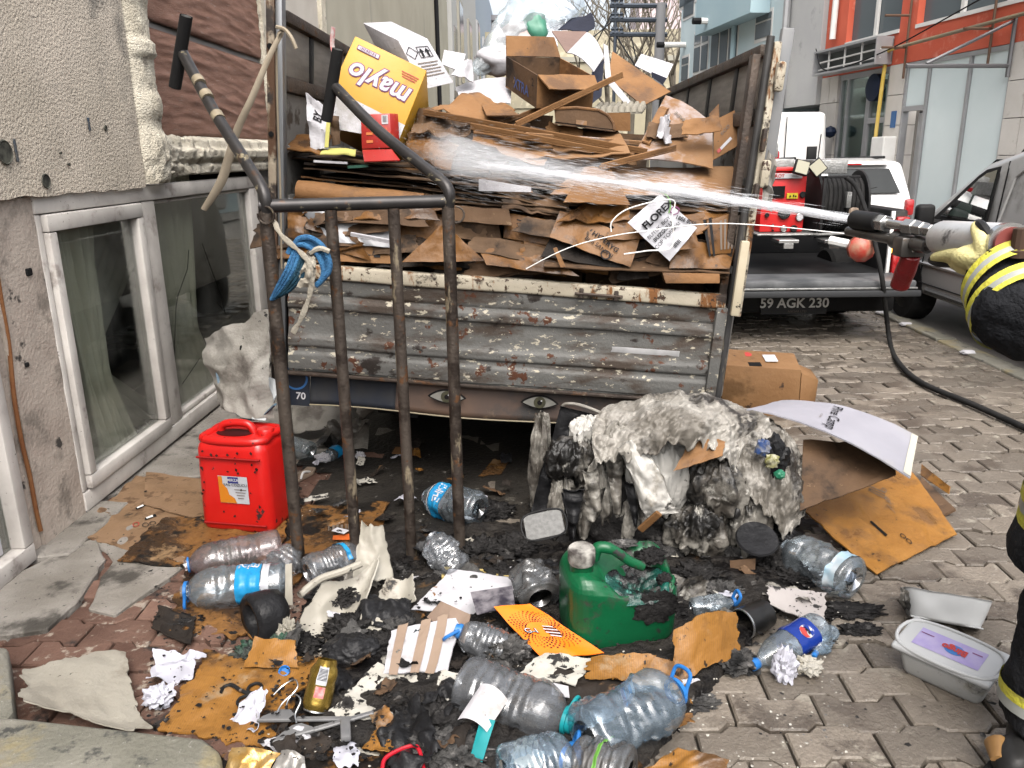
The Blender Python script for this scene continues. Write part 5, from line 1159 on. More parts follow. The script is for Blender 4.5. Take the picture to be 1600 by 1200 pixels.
pl = ob('number_plate', span((2.13, 7.33, .19), (2.73, 7.345, .35)), mat('plate_dark', (.05, .05, .052), rough=.4), PU)
ob('plate_text', on(text2d('59 AGK 230', .088, 'CENTER', .02), lambda a, b: V3((2.43 + a, 7.326, .29 + b))), m_wh, pl); ob('plate_small_text', on(text2d('NIKSAR LTD', .022, 'CENTER', .0), lambda a, b: V3((2.46 + a, 7.326, .215 + b))), m_gryi, pl)
for x, y in ((3.16, 8.35), (1.76, 8.35)): wheel(PU, V3((x, y, .34)), .34, .25, 6)
cabp = pb('cab', (1.55, 9.06, .42), (3.38, 11.4, 1.0), m_pick, .05); g = bev(prism([V3((1.6, y, z)) for y, z in ((9.1, 1.0), (11.0, 1.0), (10.3, 1.52), (9.25, 1.52))], (1.72, 0, 0)), .05, 2)
ob('cab_roof', g, m_white, cabp, smooth=True); ob('rear_glass', span((1.75, 9.12, 1.04), (3.2, 9.15, 1.40)), m_glass, cabp); pb('bonnet', (1.58, 11.42, .42), (3.35, 12.9, .95), m_pick, .08)
lb = pb('light_bar', (1.75, 9.35, 1.54), (2.80, 9.60, 1.64), mat('lightbar_red', (.45, .02, .03), rough=.15, coat=.5), .02); pb('lightbar_base', (1.75, 9.34, 1.515), (2.8, 9.61, 1.538), m_wh, .004, lb)
pb('roof_rack_bar', (1.6, 8.95, 1.30), (3.02, 9.02, 1.37), m_trim); ob('suction_pipe', tube([V3((1.7, 8.85, 1.22)), V3((3.02, 8.80, 1.21))], .06, 12), m_wh, PU, smooth=True)
ob('pipe_coupling', lathe([(.062, 0), (.08, .01), (.08, .10), (.065, .11)], 16, frame_m(V3((3.02, 8.80, 1.21)), (0, 1, 0), z=(1, 0, 0))), m_chrome, PU, smooth=True)
for c in ((2.62, 9.2, 1.60), (3.02, 9.0, 1.56)): ob('lamp_post', tube([V3((c[0], c[1], 1.36)), V3(c)], .012, 6), m_trim, PU)
pb('work_lamp', (2.55, 9.15, 1.57), (2.72, 9.2, 1.72), m_chk, .01); pb('flat_lamp', (2.98, 8.98, 1.52), (3.08, 9.02, 1.68), m_trim, .005)
def qb(name, px0, py0, px1, py1, Y, d, m, w=.008, par=None):
    a, b = D(px0, py1, Y), D(px1, py0, Y); return ob(name, bev(span(a, b + V3((0, d, 0))), w, 2), m, par or PU, smooth=True)
qb('checker_box', 1192, 248, 1242, 272, 8.2, .4, m_chk); qb('checker_box', 1270, 249, 1326, 272, 8.0, .45, m_chk)
un = qb('pump_unit', 1186, 268, 1262, 363, 7.62, .5, m_red, .012); qb('pump_lid', 1190, 262, 1264, 268, 7.60, .54, m_red, .006, un)
def dec(px, py, w, h, m, name, Y=7.606, th=.01): c = D(px, py, Y); return ob(name, bev(gbox(c, (w, th, h)), .002, 1), m, un)
dec(1228, 275, .30, .045, m_paper, 'name_plate'); c = D(1222, 275, 7.598); ob('name_lettering', on(text2d('ROT', .030, 'CENTER', .03), lambda a, b: c + V3((a - .02, 0, b))), m_redi, un); ob('name_arrow', on(join(rect2d(.07, .012), ([V3((-.08, 0, 0)), V3((-.035, .016, 0)), V3((-.035, -.016, 0))], [(0, 1, 2)])), lambda a, b: c + V3((a - .085, 0, b))), m_redi, un); ob('name_small', on(text2d('ODAK', .016, 'CENTER', .0), lambda a, b: c + V3((a + .12, 0, b))), m_gryi, un)
dec(1213, 300, .155, .105, m_dark, 'screen'); y_ = dec(1238, 306, .10, .05, mat('label_yellow', (.75, .6, .03), rough=.5), 'warning_label'); c2 = D(1238, 306, 7.595); ob('warning_marks', on(join(([V3((-.03, -.012, 0)), V3((-.008, -.012, 0)), V3((-.019, .010, 0))], [(0, 1, 2)]), rect2d(.012, .02, (.012, 0)), disc2d(.008, 10, (.032, -.004))), lambda a, b: c2 + V3((a, 0, b))), m_ink, un)
for px, py, r, m_ in ((1254, 304, .028, m_trim), (1225, 333, .055, m_trim), (1249, 339, .036, m_chrome), (1224, 357, .03, m_chrome), (1240, 357, .032, m_trim), (1207, 352, .012, m_chrome), (1207, 360, .01, m_trim), (1198, 336, .02, m_trim)):
    cc = D(px, py, 7.612); M_ = frame_m(cc, (1, 0, 0), z=(0, -1, 0)); kn = ob('gauge' if r > .03 else 'knob', lathe([(r, 0), (r, .018), (r * .85, .022), (r * .8, .016), (.002, .016)], 18, M_), m_, un, smooth=True)
    if r == .036: ob('dial_face', lathe([(r * .8, .018), (.002, .019)], 18, M_), m_paper, kn)
for px, py, a in ((1252, 262, -15), (1277, 262, 40)):
    c = D(px, py, 7.5); M_ = frame_m(c, (math.cos(R(a)), 0, math.sin(R(a))), z=(0, -1, .2)); fl = ob('flood_lamp', bev(gbox((0, 0, 0), (.13, .13, .05), M_), .008, 2), m_trim, un, smooth=True); ob('lamp_face', gbox((0, 0, .027), (.11, .11, .004), M_), mat('lamp_pale', (.5, .48, .36), rough=.3), fl)
# reel: two flanges and wound hose
rc = D(1303, 318, 7.72); RM = frame_m(rc, (0, .99, 0), z=(1, 0, 0)); rl = ob('hose_reel', lathe([(.30, -.22), (.30, -.20), (.10, -.195), (.10, .195), (.30, .20), (.30, .22)], 36, RM), m_trim, PU, smooth=True)
for k in range(9): ob('hose_turn', tube([RM @ V3((.235 * math.cos(a), .235 * math.sin(a), -.165 + .041 * k + .02 * math.sin(a))) for a in [6.2832 * i / 32 for i in range(33)]], .021, 8, cap=False), m_rub, rl, smooth=True)
qb('reel_frame', 1286, 274, 1345, 279, 7.42, .03, m_trim, .004, rl); qb('reel_bracket', 1322, 300, 1332, 325, 7.40, .06, m_chk, .004, rl); qb('reel_frame', 1284, 275, 1288, 365, 7.42, .03, m_trim, .004, rl)
ob('leather_strap', bev(gbox(D(1334, 333, 7.3), (.09, .06, .10)), .03, 2), mat('tan_leather', (.4, .3, .22), rough=.7), PU, smooth=True)
for x in (1225, 1295): c = D(x, 375, 7.45); ob('support_foot', bev(join(gbox(c, (.18, .3, .03)), gbox(c - V3((0, 0, .04)), (.09, .3, .05))), .004, 1), m_chrome, PU)
qb('unit_base_rail', 1183, 364, 1330, 369, 7.5, .4, m_chk)
pb('side_end_trim', (3.235, 7.345, .50), (3.265, 7.375, 1.11), m_wh, .004); tl = pb('tail_lamp', (3.285, 7.34, .82), (3.405, 7.40, 1.06), m_redl, .02)
pb('turn_signal', (3.275, 7.335, .735), (3.40, 7.40, .815), mat('amber_lit', ()), .015); pb('lower_lens', (3.285, 7.34, .50), (3.405, 7.40, .73), m_redl, .015)
c = G(1345, 0, 0); nb_ = D(1345, 388, 7.05); ob('ball_nozzle', lathe([(.02, -.10), (.07, -.09), (.115, -.03), (.12, .03), (.08, .08), (.03, .10)], 10, frame_m(nb_, (1, 0, 0), z=(.3, -1, 0))), mat('ribbed_red', (.55, .06, .04), (.5, .3, .2), 12, .4), PU, smooth=True); ob('ball_stem', tube([nb_ + V3((-.05, .08, .02)), nb_ + V3((-.2, .2, .05))], .04, 8), m_wh, PU, smooth=True)
# hose from the reel along the road
hp = [D(1322, 277, 7.45), D(1338, 292, 7.3), D(1351, 324, 7.15), D(1366, 375, 6.95), D(1379, 440, 6.80), G(1390, 532, .03), G(1404, 566, .03), G(1440, 598, .03), G(1520, 632, .03), G(1600, 668, .03), G(1700, 715, .03), G(1800, 850, .03)]
ob('fire_hose', tube(smooth_path(hp, 8), .020, 10), m_rub, smooth=True, label='black rubber hose hanging from the reel and crossing the road', cat='hose')
for k, (x, y) in enumerate(((1377, 488), (1415, 506), (1512, 550))):
    p = G(x, y, .02); g = ico(2); ob('litter_scrap', ([V3((q.x * .06, q.y * .05, q.z * .018)) * (1 + .5 * fb(q, 2)) + p for q in g[0]], g[1]), m_paper, label=['white paper scrap on the road by the hose', 'crumpled white scrap near the van front wheel', 'small white scrap on the gutter under the van'][k], cat='litter')

# ================================================================== firefighter, lance, water
m_suit = mat('black_turnout', (.014, .015, .018), (.03, .031, .034), 6, .75, bump=2.2, bsc=26, layers=[((.06, .06, .06), 9, .60, .76)])
m_yband = mat('yellow_band', (.55, .53, .05), (.42, .38, .05), 12, .6, bump=.5, bsc=90, layers=[((.2, .18, .06), 7, .56, .74)]); m_sband = mat('silver_band', (.30, .31, .29), (.24, .25, .23), 14, .35)
m_glove = mat('glove_yellow', (.72, .66, .32), (.62, .55, .25), 9, .8, bump=.4, bsc=140, layers=[((.2, .17, .08), 7, .62, .78)])
m_lea = mat('boot_black', (.02, .02, .02), (.035, .034, .033), 9, .3, bump=.15)
P_ = thing('person', 'firefighter in black suit with yellow bands aiming the water lance', 'person', (1.40, 1.84, 0))
def rem(o, v, s=4):
    md = o.modifiers.new('r', 'REMESH'); md.mode = 'VOXEL'; md.voxel_size = v; md.use_smooth_shade = True
    ms = o.modifiers.new('s', 'SMOOTH'); ms.iterations = s; ms.factor = .5
def blob(c, s_, M=None):
    g = ico(3); v = [V3((p.x * s_[0], p.y * s_[1], p.z * s_[2])) for p in g[0]]
    return [(M @ p if M else p + V3(c)) for p in v], g[1]
wr, el, sh_ = D(1553, 408, 1.53), D(1602, 500, 1.41), V3((1.47, 1.60, 1.34))
wr2, el2, sh2 = V3((1.30, 1.28, 1.36)), V3((1.55, 1.40, 1.12)), V3((1.72, 1.95, 1.40))
hipc = V3((1.50, 1.84, .90))
body = join(tube([hipc + V3((0, 0, -.22)), hipc, V3((1.52, 1.84, 1.10)), V3((1.56, 1.80, 1.30)), V3((1.60, 1.78, 1.42)), V3((1.60, 1.77, 1.48))], [.235, .225, .20, .215, .16, .08], 20),
            tube(smooth_path([sh_ + V3((.08, .05, 0)), sh_, (sh_ + el) / 2 + V3((0, -.02, 0)), el, (el + wr) / 2, wr], 3), [.10] * 4 + [.092] * 3 + [.080] * 3 + [.070] * 3 + [.062] * 2 + [.056], 16),
            tube(smooth_path([sh2, (sh2 + el2) / 2, el2, (el2 + wr2) / 2, wr2], 3), [.10] * 4 + [.09] * 4 + [.075] * 4 + [.062], 16),
            tube([V3((1.43, 1.86, .80)), V3((1.395, 1.87, .48)), V3((1.385, 1.89, .12))], [.125, .105, .095], 16),
            tube([V3((1.58, 1.80, .80)), V3((1.62, 1.74, .48)), V3((1.66, 1.74, .12))], [.125, .105, .095], 16), blob((1.60, 1.77, 1.58), (.09, .11, .13)))
bo = ob('turnout_suit', body, m_suit, P_, smooth=True, ang=180); rem(bo, .012, 6)
tx = bpy.data.textures.new('cloth_folds', 'CLOUDS'); tx.noise_scale = .11; dm = bo.modifiers.new('d', 'DISPLACE'); dm.texture = tx; dm.strength = .045; dm.mid_level = .5
def band(name, a, b, r0, r1, m, par=None, el_=1.0): return ob(name, tube([a, a.lerp(b, .5), b], [r0, (r0 + r1) / 2, r1], 28, cap=False, flat=el_), m, par or P_, smooth=True, ang=180)
ax = (el - wr)
def crossband(t0, t1, r, m, nm, k):                       # slanted cuff bands
    c0_, d = wr + ax * t0, ax.normalized(); u = d.orthogonal().normalized(); w_ = d.cross(u); out = []
    for v in (0, 1):
        for i in range(32):
            a = 6.2832 * i / 32; out.append(c0_ + d * ((t1 - t0) * ax.length * v + .022 * k * math.sin(a * 1 + 1.2)) + (u * math.cos(a) + w_ * math.sin(a)) * r)
    ob(nm, (out, [(i, (i + 1) % 32, 32 + (i + 1) % 32, 32 + i) for i in range(32)]), m, P_, smooth=True, ang=180)
for k in (0, 1):
    b0 = .30 + .36 * k; kk = 1 if k == 0 else .6
    crossband(b0, b0 + .09, .0765 + .007 * k, m_yband, 'yellow_band', kk); crossband(b0 + .09, b0 + .17, .0775 + .007 * k, m_sband, 'silver_band', kk); crossband(b0 + .17, b0 + .24, .0785 + .007 * k, m_yband, 'yellow_band', kk)
for z, h, m_, nm in ((.905, .035, m_yband, 'yellow_band'), (.87, .035, m_sband, 'silver_band'), (.835, .035, m_yband, 'yellow_band'), (.775, .03, m_yband, 'yellow_band'), (.745, .03, m_sband, 'silver_band'), (.712, .033, m_yband, 'yellow_band')):
    band(nm, hipc + V3((0, 0, z - hipc.z)), hipc + V3((0, 0, z - hipc.z + h)), .252, .250, m_)
ob('jacket_hem', tube([hipc + V3((0, 0, -.285)), hipc + V3((0, 0, -.25)), hipc + V3((0, 0, -.18))], [.262, .266, .25], 28), m_suit, P_, smooth=True)
for z, m_ in ((.19, m_sband), (.22, m_yband)): band('cuff_band', V3((1.388, 1.885, z)), V3((1.388, 1.884, z + .03)), .108, .108, m_)
for c in (V3((1.385, 1.89, 0)), V3((1.66, 1.74, 0))):
    d = V3((-.75, -.62, 0)).normalized(); Mf = frame_m(c, d, z=(0, 0, 1))
    bt = ob('boot', xf(join(blob(None, (.09, .062, .06), Matrix.Translation((.09, 0, .055))), blob(None, (.085, .055, .06), Matrix.Translation((0, 0, .06))), tube([V3((0, 0, .05)), V3((-.01, 0, .16)), V3((-.01, 0, .26))], [.065, .068, .075], 14)), Mf), m_lea, P_, smooth=True); rem(bt, .008, 3)
    ob('sole', xf(bev(span((-.09, -.062, .0), (.185, .062, .022)), .02, 3), Mf), m_rub, bt, smooth=True)
    ob('toe_patch', xf(([V3((.09 + .094 * p.x, .066 * p.y, .055 + .064 * p.z)) for p in ico(3)[0]], [f for f in ico(3)[1] if all(ico3[i].x > .05 and ico3[i].z > -.1 and ico3[i].y < .75 for i in f)]) if 'ico3' in globals() else ([], []), Mf) if False else xf(tube([V3((.06, -.055, .06)), V3((.11, -.057, .085)), V3((.165, -.03, .075))], [.012, .03, .016], 10, flat=.5), Mf), mat('boot_tan', (.34, .19, .07), (.25, .13, .05), 20, .35), bt, smooth=True)
hd = V3((1.60, 1.75, 1.70)); hx = ob('head', join(blob(hd, (.085, .105, .125)), tube([hd + V3((-.06, .08, -.01)), hd + V3((-.085, .115, -.03))], [.02, .014], 8)), mat('skin', (.45, .28, .2), rough=.5), P_, smooth=True); rem(hx, .008, 3)
ob('helmet', ([hd + V3((0, 0, .03)) + V3((p.x * .125, p.y * .15, p.z * .13)) for p in ico(3)[0] if True], [f for f in ico(3)[1]]), mat('helmet_red', (.5, .03, .03), rough=.25), P_, smooth=True)
# lance
LN = thing('water_lance', 'metal water lance with black nozzle and red pistol grip held out right', 'lance', D(1450, 380, 1.75))
LY = lambda px: 1.47 + (1580 - px) / 245 * .55
lp = lambda px, py: D(px, py, LY(px))
m_gun = mat('gunmetal', (.16, .15, .14), (.24, .23, .22), 9, .35, metal=.8, layers=[((.12, .08, .05), 14, .6, .72, .7)])
m_scr = mat('scratched_steel', (.62, .62, .61), (.5, .5, .5), 7, .4, metal=.55, bump=.1, layers=[((.12, .12, .12), 9, .6, .72, .5)])
ob('canister', lathe([(.030, 0), (.036, .004), (.037, .008), (.037, 1), (.034, 1)], 28, None)[0] and tube([lp(1574, 380), lp(1572, 380), lp(1475, 372), lp(1470, 372)], [.034, .036, .036, .033], 28), m_scr, LN, smooth=True)
ob('canister_rim', tube([lp(1578, 381), lp(1570, 380)], [.0375, .0375], 28), m_chrome, LN, smooth=True); ob('canister_red_end', tube([lp(1582, 381), lp(1578, 381)], .030, 20), mat('dull_red', (.25, .05, .04), rough=.5), LN, smooth=True)
ob('thin_rod', tube([lp(1470, 362), lp(1452, 359)], .007, 8), m_gun, LN)
for a, b, r, n in (((1458, 360), (1445, 358), .013, 6), ((1445, 358), (1432, 356), .016, 6), ((1432, 356), (1416, 354), .0185, 6), ((1416, 354), (1386, 349), .011, 14), ((1386, 350), (1368, 347), .020, 6)):
    ob('fitting', bev(tube([lp(*a), lp(*b)], r, n), .001, 1) if n == 6 else tube([lp(*a), lp(*b)], r, n), m_chrome, LN, smooth=n != 6)
ob('nozzle', bev(tube([lp(1374, 348), lp(1336, 343)], [.0225, .0235], 24), .002, 2), m_trim, LN, smooth=True)
ob('lower_tube', tube([lp(1325, 361), lp(1402, 375)], [.0115, .0125], 14), m_gun, LN, smooth=True); ob('tube_tie', tube([lp(1344, 350), lp(1346, 372)], .006, 6), m_trim, LN)
ob('joint_block', bev(gbox(lp(1420, 385), (.055, .05, .045)), .006, 2), m_gun, LN, smooth=True); ob('joint_collar', tube([lp(1400, 374), lp(1412, 378)], .022, 16), m_gun, LN, smooth=True); ob('joint_collar', tube([lp(1432, 381), lp(1450, 385)], [.019, .016], 16), m_gun, LN, smooth=True); ob('link_rod', tube([lp(1448, 385), lp(1474, 388)], .009, 8), m_gun, LN)
bj = lp(1413, 386) - V3((0, .035, 0)); ob('bolt', lathe([(.012, -.004), (.012, .004), (.007, .005), (.007, .014), (.002, .016)], 6, frame_m(bj, (1, 0, 0), z=(0, -1, 0))), m_chrome, LN)
ob('grip', bev(tube(smooth_path([lp(1424, 398), lp(1416, 420), lp(1408, 440), lp(1405, 450)], 3), [.020, .021, .021, .022, .022, .021, .021, .021, .021, .017], 18), .002, 1), mat('grip_red', (.28, .018, .02), (.22, .014, .016), 9, .35, bump=.3, bsc=90), LN, smooth=True)
ob('rear_bolt', lathe([(.02, 0), (.02, .012), (.012, .014), (.012, .05), (.008, .052)], 10, Matrix.Translation(lp(1588, 402))), mat('rusty_bolt', (.10, .06, .04), rough=.6, metal=.4), LN)
# glove: palm cradles the canister, thumb up, fingers under it
gl = lambda px, py, dy=0.0: D(px, py, LY(px) - .05 + dy)
def finger(pts, r0, r1): 
    q = smooth_path(pts, 4); n = len(q); return tube(q, [r0 + (r1 - r0) * i / (n - 1) for i in range(n)], 12)
Mp = frame_m(gl(1526, 402, -.005), gl(1478, 404) - gl(1560, 396), z=(0, -.8, .6))
hand = join(blob(None, (.050, .042, .026), Mp), tube([wr + V3((.0, .0, .0)), gl(1545, 400)], [.045, .040], 14),
            finger([gl(1538, 395, -.01), gl(1537, 376, -.012), gl(1530, 360, .0), gl(1528, 352, .012)], .020, .0125),
            finger([gl(1510, 398, -.012), gl(1490, 398, -.01), gl(1470, 401, -.002), gl(1460, 403, .008)], .0165, .0105),
            finger([gl(1512, 408, -.008), gl(1496, 410, .005), gl(1486, 408, .03), gl(1484, 398, .05)], .0165, .011),
            finger([gl(1518, 416, -.004), gl(1506, 418, .01), gl(1498, 414, .035), gl(1496, 402, .055)], .016, .0105),
            finger([gl(1526, 422, 0), gl(1518, 424, .012), gl(1512, 420, .035), gl(1510, 408, .05)], .014, .0095))
ho = ob('glove', hand, m_glove, P_, smooth=True, ang=180); rem(ho, .0035, 3)
for pts in (((1528, 349, .016), (1534, 352, -.004), (1546, 370, .0), (1556, 392, .01)), ((1456, 406, .010), (1466, 411, -.004), (1488, 412, .0), (1505, 416, -.006))):
    ob('glove_edge', tube(smooth_path([gl(x, y, d) for x, y, d in pts], 5), .0085, 8), m_trim, ho, smooth=True)
h2 = ob('glove', join(blob(wr2 + V3((-.02, .05, .02)), (.05, .06, .03)), *[finger([wr2 + V3((-.05 + .025 * k, .09, .02)), wr2 + V3((-.06 + .025 * k, .12, .04)), wr2 + V3((-.05 + .025 * k, .11, .08))], .012, .009) for k in range(4)], finger([wr2 + V3((-.06, .05, .03)), wr2 + V3((-.09, .07, .06))], .014, .011)), m_glove, P_, smooth=True); rem(h2, .005, 3)
ob('glove_lettering', on(rot2(text2d('TOUGH', .010, 'CENTER', .02), 80), lambda a, b: gl(1540, 412, -.045) + V3((a, -a * .3, b))), m_ink, ho)

# water jet: streaks of droplets around a thin white core
N0, N1 = D(1336, 343, LY(1336) - .0), D(690, 240, 3.86)
m_wat = bpy.data.materials.new('water_streak'); m_wat.use_nodes = True
_n, _l = m_wat.node_tree.nodes, m_wat.node_tree.links; _n.remove(_n['Principled BSDF'])
_tr = _n.new('ShaderNodeBsdfTransparent'); _tl = _n.new('ShaderNodeBsdfTranslucent'); _tl.inputs[0].default_value = (.82, .83, .85, 1); _df = _n.new('ShaderNodeBsdfDiffuse'); _df.inputs[0].default_value = (.82, .83, .85, 1)
_a = _n.new('ShaderNodeMixShader'); _a.inputs[0].default_value = .5; _l.new(_tl.outputs[0], _a.inputs[1]); _l.new(_df.outputs[0], _a.inputs[2])
_m = _n.new('ShaderNodeMixShader'); _m.inputs[0].default_value = .24; _l.new(_tr.outputs[0], _m.inputs[1]); _l.new(_a.outputs[0], _m.inputs[2]); _l.new(_m.outputs[0], _n['Material Output'].inputs['Surface'])
r4 = random.Random(9); jd = (N1 - N0); jl = jd.length; jdn = jd.normalized(); e1 = jdn.orthogonal().normalized(); e2 = jdn.cross(e1)
def streaks(n, sig0, sig1, pw, r0, r1, l0, l1, tmax=1.0):
    V_, F_ = [], []
    for i in range(n):
        t = (r4.random() ** pw) * tmax; sg = sig0 + (sig1 - sig0) * t ** 1.4
        c = N0 + jd * t + e1 * r4.gauss(0, sg) + e2 * r4.gauss(0, sg) - V3((0, 0, .03 * t * t)) * 1.0
        L = r4.uniform(l0, l1); r = r4.uniform(r0, r1) * (1 - .45 * t)
        dd = (jdn + (e1 * r4.gauss(0, 1) + e2 * r4.gauss(0, 1)) * .02).normalized(); o = len(V_)
        V_.append(c - dd * L / 2)
        for k in range(3): a = 2.094 * k; V_.append(c + (e1 * math.cos(a) + e2 * math.sin(a)) * r)
        V_.append(c + dd * L / 2)
        for k in range(3): F_ += [(o, o + 1 + (k + 1) % 3, o + 1 + k), (o + 4, o + 1 + k, o + 1 + (k + 1) % 3)]
    return V_, F_
WJ = thing('water_jet', 'white jet of water shooting from the lance onto the load', 'water jet', N0)
ob('jet_core', streaks(1200, .0045, .011, .95, .0009, .0020, .06, .16, .85), m_wat, WJ, kind='stuff'); ob('jet_spray', streaks(4200, .006, .075, .62, .0005, .0011, .03, .12), m_wat, WJ, kind='stuff')
V_, F_ = [], []
for i in range(900):                                           # splash thrown back where it strikes
    c = N1 + V3((r4.gauss(-.02, .10), r4.gauss(-.10, .08), abs(r4.gauss(0, .10)) - .03)); r = r4.uniform(.0008, .0022); d = V3((0, 0, 1)); o = len(V_)
    V_ += [c - d * r * 1.5, c + V3((r, 0, 0)), c + V3((-r * .6, r * .8, 0)), c + d * r * 1.5]; F_ += [(o, o + 1, o + 2), (o + 3, o + 2, o + 1), (o, o + 2, o + 3)]
ob('splash', (V_, F_), m_wat, WJ, kind='stuff')
def volmat(name, dens, col=(.85, .87, .89)):
    m = bpy.data.materials.new(name); m.use_nodes = True; n, l = m.node_tree.nodes, m.node_tree.links; n.remove(n['Principled BSDF'])
    pv = n.new('ShaderNodeVolumePrincipled'); pv.inputs['Color'].default_value = rgb(*col); pv.inputs['Density'].default_value = dens; l.new(pv.outputs[0], n['Material Output'].inputs['Volume']); return m
ob('jet_mist_core', tube([N0, N0 + jd * .2, N0 + jd * .36], [.011, .013, .016], 16), volmat('mist_core', 14), WJ, smooth=True, kind='stuff')
ob('jet_mist', tube([N0 + jd * .25, N0 + jd * .5, N0 + jd * .75, N0 + jd * .92, N0 + jd * 1.0], [.012, .034, .065, .085, .10], 20), volmat('mist_soft', 2.2), WJ, smooth=True, kind='stuff')
# ================================================================== hand cart
m_cart = mat('cart_tube', (.075, .058, .048), (.13, .105, .085), 10, .5, metal=.45, bump=.4, bsc=90, layers=[((.035, .024, .018), 7, .5, .66, .6), ((.34, .28, .19), 13, .62, .72, .75, (1, 1, .3)), ((.15, .07, .03), 18, .62, .72, .8)])
m_cart_top = mat('cart_dark_tube', (.045, .042, .042), (.075, .07, .068), 8, .38, metal=.5, layers=[((.40, .34, .22), 9, .64, .70, .7, (1, 1, 2)), ((.10, .06, .04), 16, .62, .74)])
cl, cr_ = G(470, 900), G(719, 868); cdir = (cr_ - cl); cn = V3((-cdir.y, cdir.x, 0)).normalized()
CT = thing('hand_cart', 'tall rusty tube hand cart with two bent handles standing before the truck', 'hand cart', (cl + cr_) / 2)
ztop = D(430, 322, cl.y).z; ft = [cl, cl + cdir * .345, cl + cdir * .69, cr_]
for k, p in enumerate(ft):
    ob('bar' if 0 < k < 3 else 'side_post', tube([p + V3((0, 0, .0)), p + V3((0, 0, .5)), p + V3((0, 0, ztop - (.0 if k in (0, 3) else .02)))], .0245 if k in (0, 3) else .0225, 14), m_cart, CT, smooth=True)
a, b = cl + V3((0, 0, ztop)), cr_ + V3((0, 0, ztop))
ob('top_bar', tube([a - cdir.normalized() * .02, b], .0245, 14), m_cart_top, CT, smooth=True)
for p, gp, Yg in ((a, (285, 82), 3.42), (b, (522, 134), 3.55)):
    g_ = D(*gp, Yg); hh = ob('handle', tube(smooth_path([p - V3((0, 0, .03)), p + V3((0, 0, .05)), p + (g_ - p) * .22 + V3((0, 0, .035)), p.lerp(g_, .6), g_], 6), .0225, 14), m_cart_top, CT, smooth=True)
    d = V3((-.03, -.10, .5)).normalized(); d = (D(gp[0] + 6, gp[1] - 56, Yg - .04) - D(gp[0] - 12, gp[1] + 56, Yg + .02)); c0_ = D(gp[0] - 3, gp[1], Yg)
    gr = ob('grip', tube([c0_ - d * .5, c0_ + d * .5], .0245, 16, cap=False), m_trim, hh, smooth=True)
    ob('grip_wall', tube([c0_ + d * .46, c0_ + d * .502], [.0185, .0185], 16, cap=False), m_chk, gr, smooth=True); ob('grip_plug', tube([c0_ + d * .44, c0_ + d * .47], .018, 14), m_dark, gr)
for k, t_ in enumerate((.62, .76, .86)):
    p = a.lerp(D(285, 82, 3.42), t_ - .1) ; q = a.lerp(D(285, 82, 3.42), t_ - .06); ob('tape_wrap', tube([p + V3((0, 0, .008)), q + V3((0, 0, .006))], .0242, 14), mat('tan_tape', (.42, .35, .24), (.3, .25, .17), 30, .5), CT, smooth=True)
hk = [b + V3((.03, -.0, -.05)) + V3((.03 * math.sin(x), 0, .03 * math.cos(x))) for x in [k * .45 for k in range(12)]]
ob('hook', tube(hk, .004, 6), m_cart, CT); ob('hook', tube([p - (b - a) + V3((-.02, -.03, .02)) for p in hk], .004, 6), m_cart, CT)
m_foot = mat('burnt_steel', (.03, .027, .025), rough=.7)
ob('toe_plate', bev(prism([cl + V3((0, 0, .01)), cr_ + V3((0, 0, .01)), cr_ + cn * .22 + V3((0, 0, .01)), cl + cn * .22 + V3((0, 0, .01))], (0, 0, .008)), .002, 1), m_foot, CT)
# rope and rag knotted round the left post
m_rope = mat('blue_rope', (.035, .15, .34), (.05, .22, .45), 40, .7, bump=1, bsc=160); m_rope_d = mat('burnt_blue_rope', (.02, .05, .07), (.03, .10, .16), 30, .7, bump=1, bsc=120); m_rag = mat('cream_rag', (.50, .46, .38), (.40, .36, .29), 12, .9, bump=.6, bsc=90, layers=[((.12, .1, .08), 8, .6, .74)])
RP = thing('blue_rope_knot', 'blue rope and cream rag knotted on the left cart post', 'rope', D(455, 420, 2.85))
rl_ = [D(x, y, 2.86) for x, y in ((455, 392), (462, 380), (480, 378), (500, 392), (510, 415), (508, 432), (498, 442))]
for k in range(3): ob('rope_loop', tube(smooth_path([p + V3((.012 * k - .012, .012 * (k % 2), .012 * k - .01)) for p in rl_], 6), .0105, 8), m_rope, RP, smooth=True)
for k in range(6): ob('rope_strand', tube(smooth_path([D(462 + 4 * k, 385 + 3 * k, 2.86), D(448 + 5 * k, 420 + 2 * k, 2.84), D(434 + 4 * k, 447 + k, 2.86), D(424 + 2 * k, 468 - k, 2.88)], 5), .008, 6), m_rope_d if k > 2 else m_rope, RP, smooth=True)
ob('rag', Sheet([D(464, 448, 2.84), D(492, 450, 2.84), D(494, 405, 2.85), D(482, 392, 2.85)], wr=.03, ws=14, seed=3).geo(12, 14, .006), m_rag, RP, smooth=True); ob('rag_tail', tube(smooth_path([D(428, 345, 2.9), D(440, 368, 2.85), D(470, 395, 2.84), D(484, 415, 2.83), D(486, 450, 2.84), D(474, 490, 2.86), D(458, 520, 2.88)], 5), [.006 + .006 * abs(math.sin(k * .7)) for k in range(31)], 7, flat=.6), m_rag, RP, smooth=True)
ob('rag_strip', tube(smooth_path([D(485, 395, 2.86), D(500, 388, 2.85), D(515, 393, 2.85)], 4), .010, 6), m_rag, RP, smooth=True)
m_strap = mat('cream_strap', (.45, .38, .28), (.36, .30, .22), 14, .8)
sp_ = smooth_path([D(441, 50, 3.62), D(420, 90, 3.55), D(395, 150, 3.5), D(372, 200, 3.5), D(358, 245, 3.5), D(345, 285, 3.5), D(318, 328, 3.5)], 6)
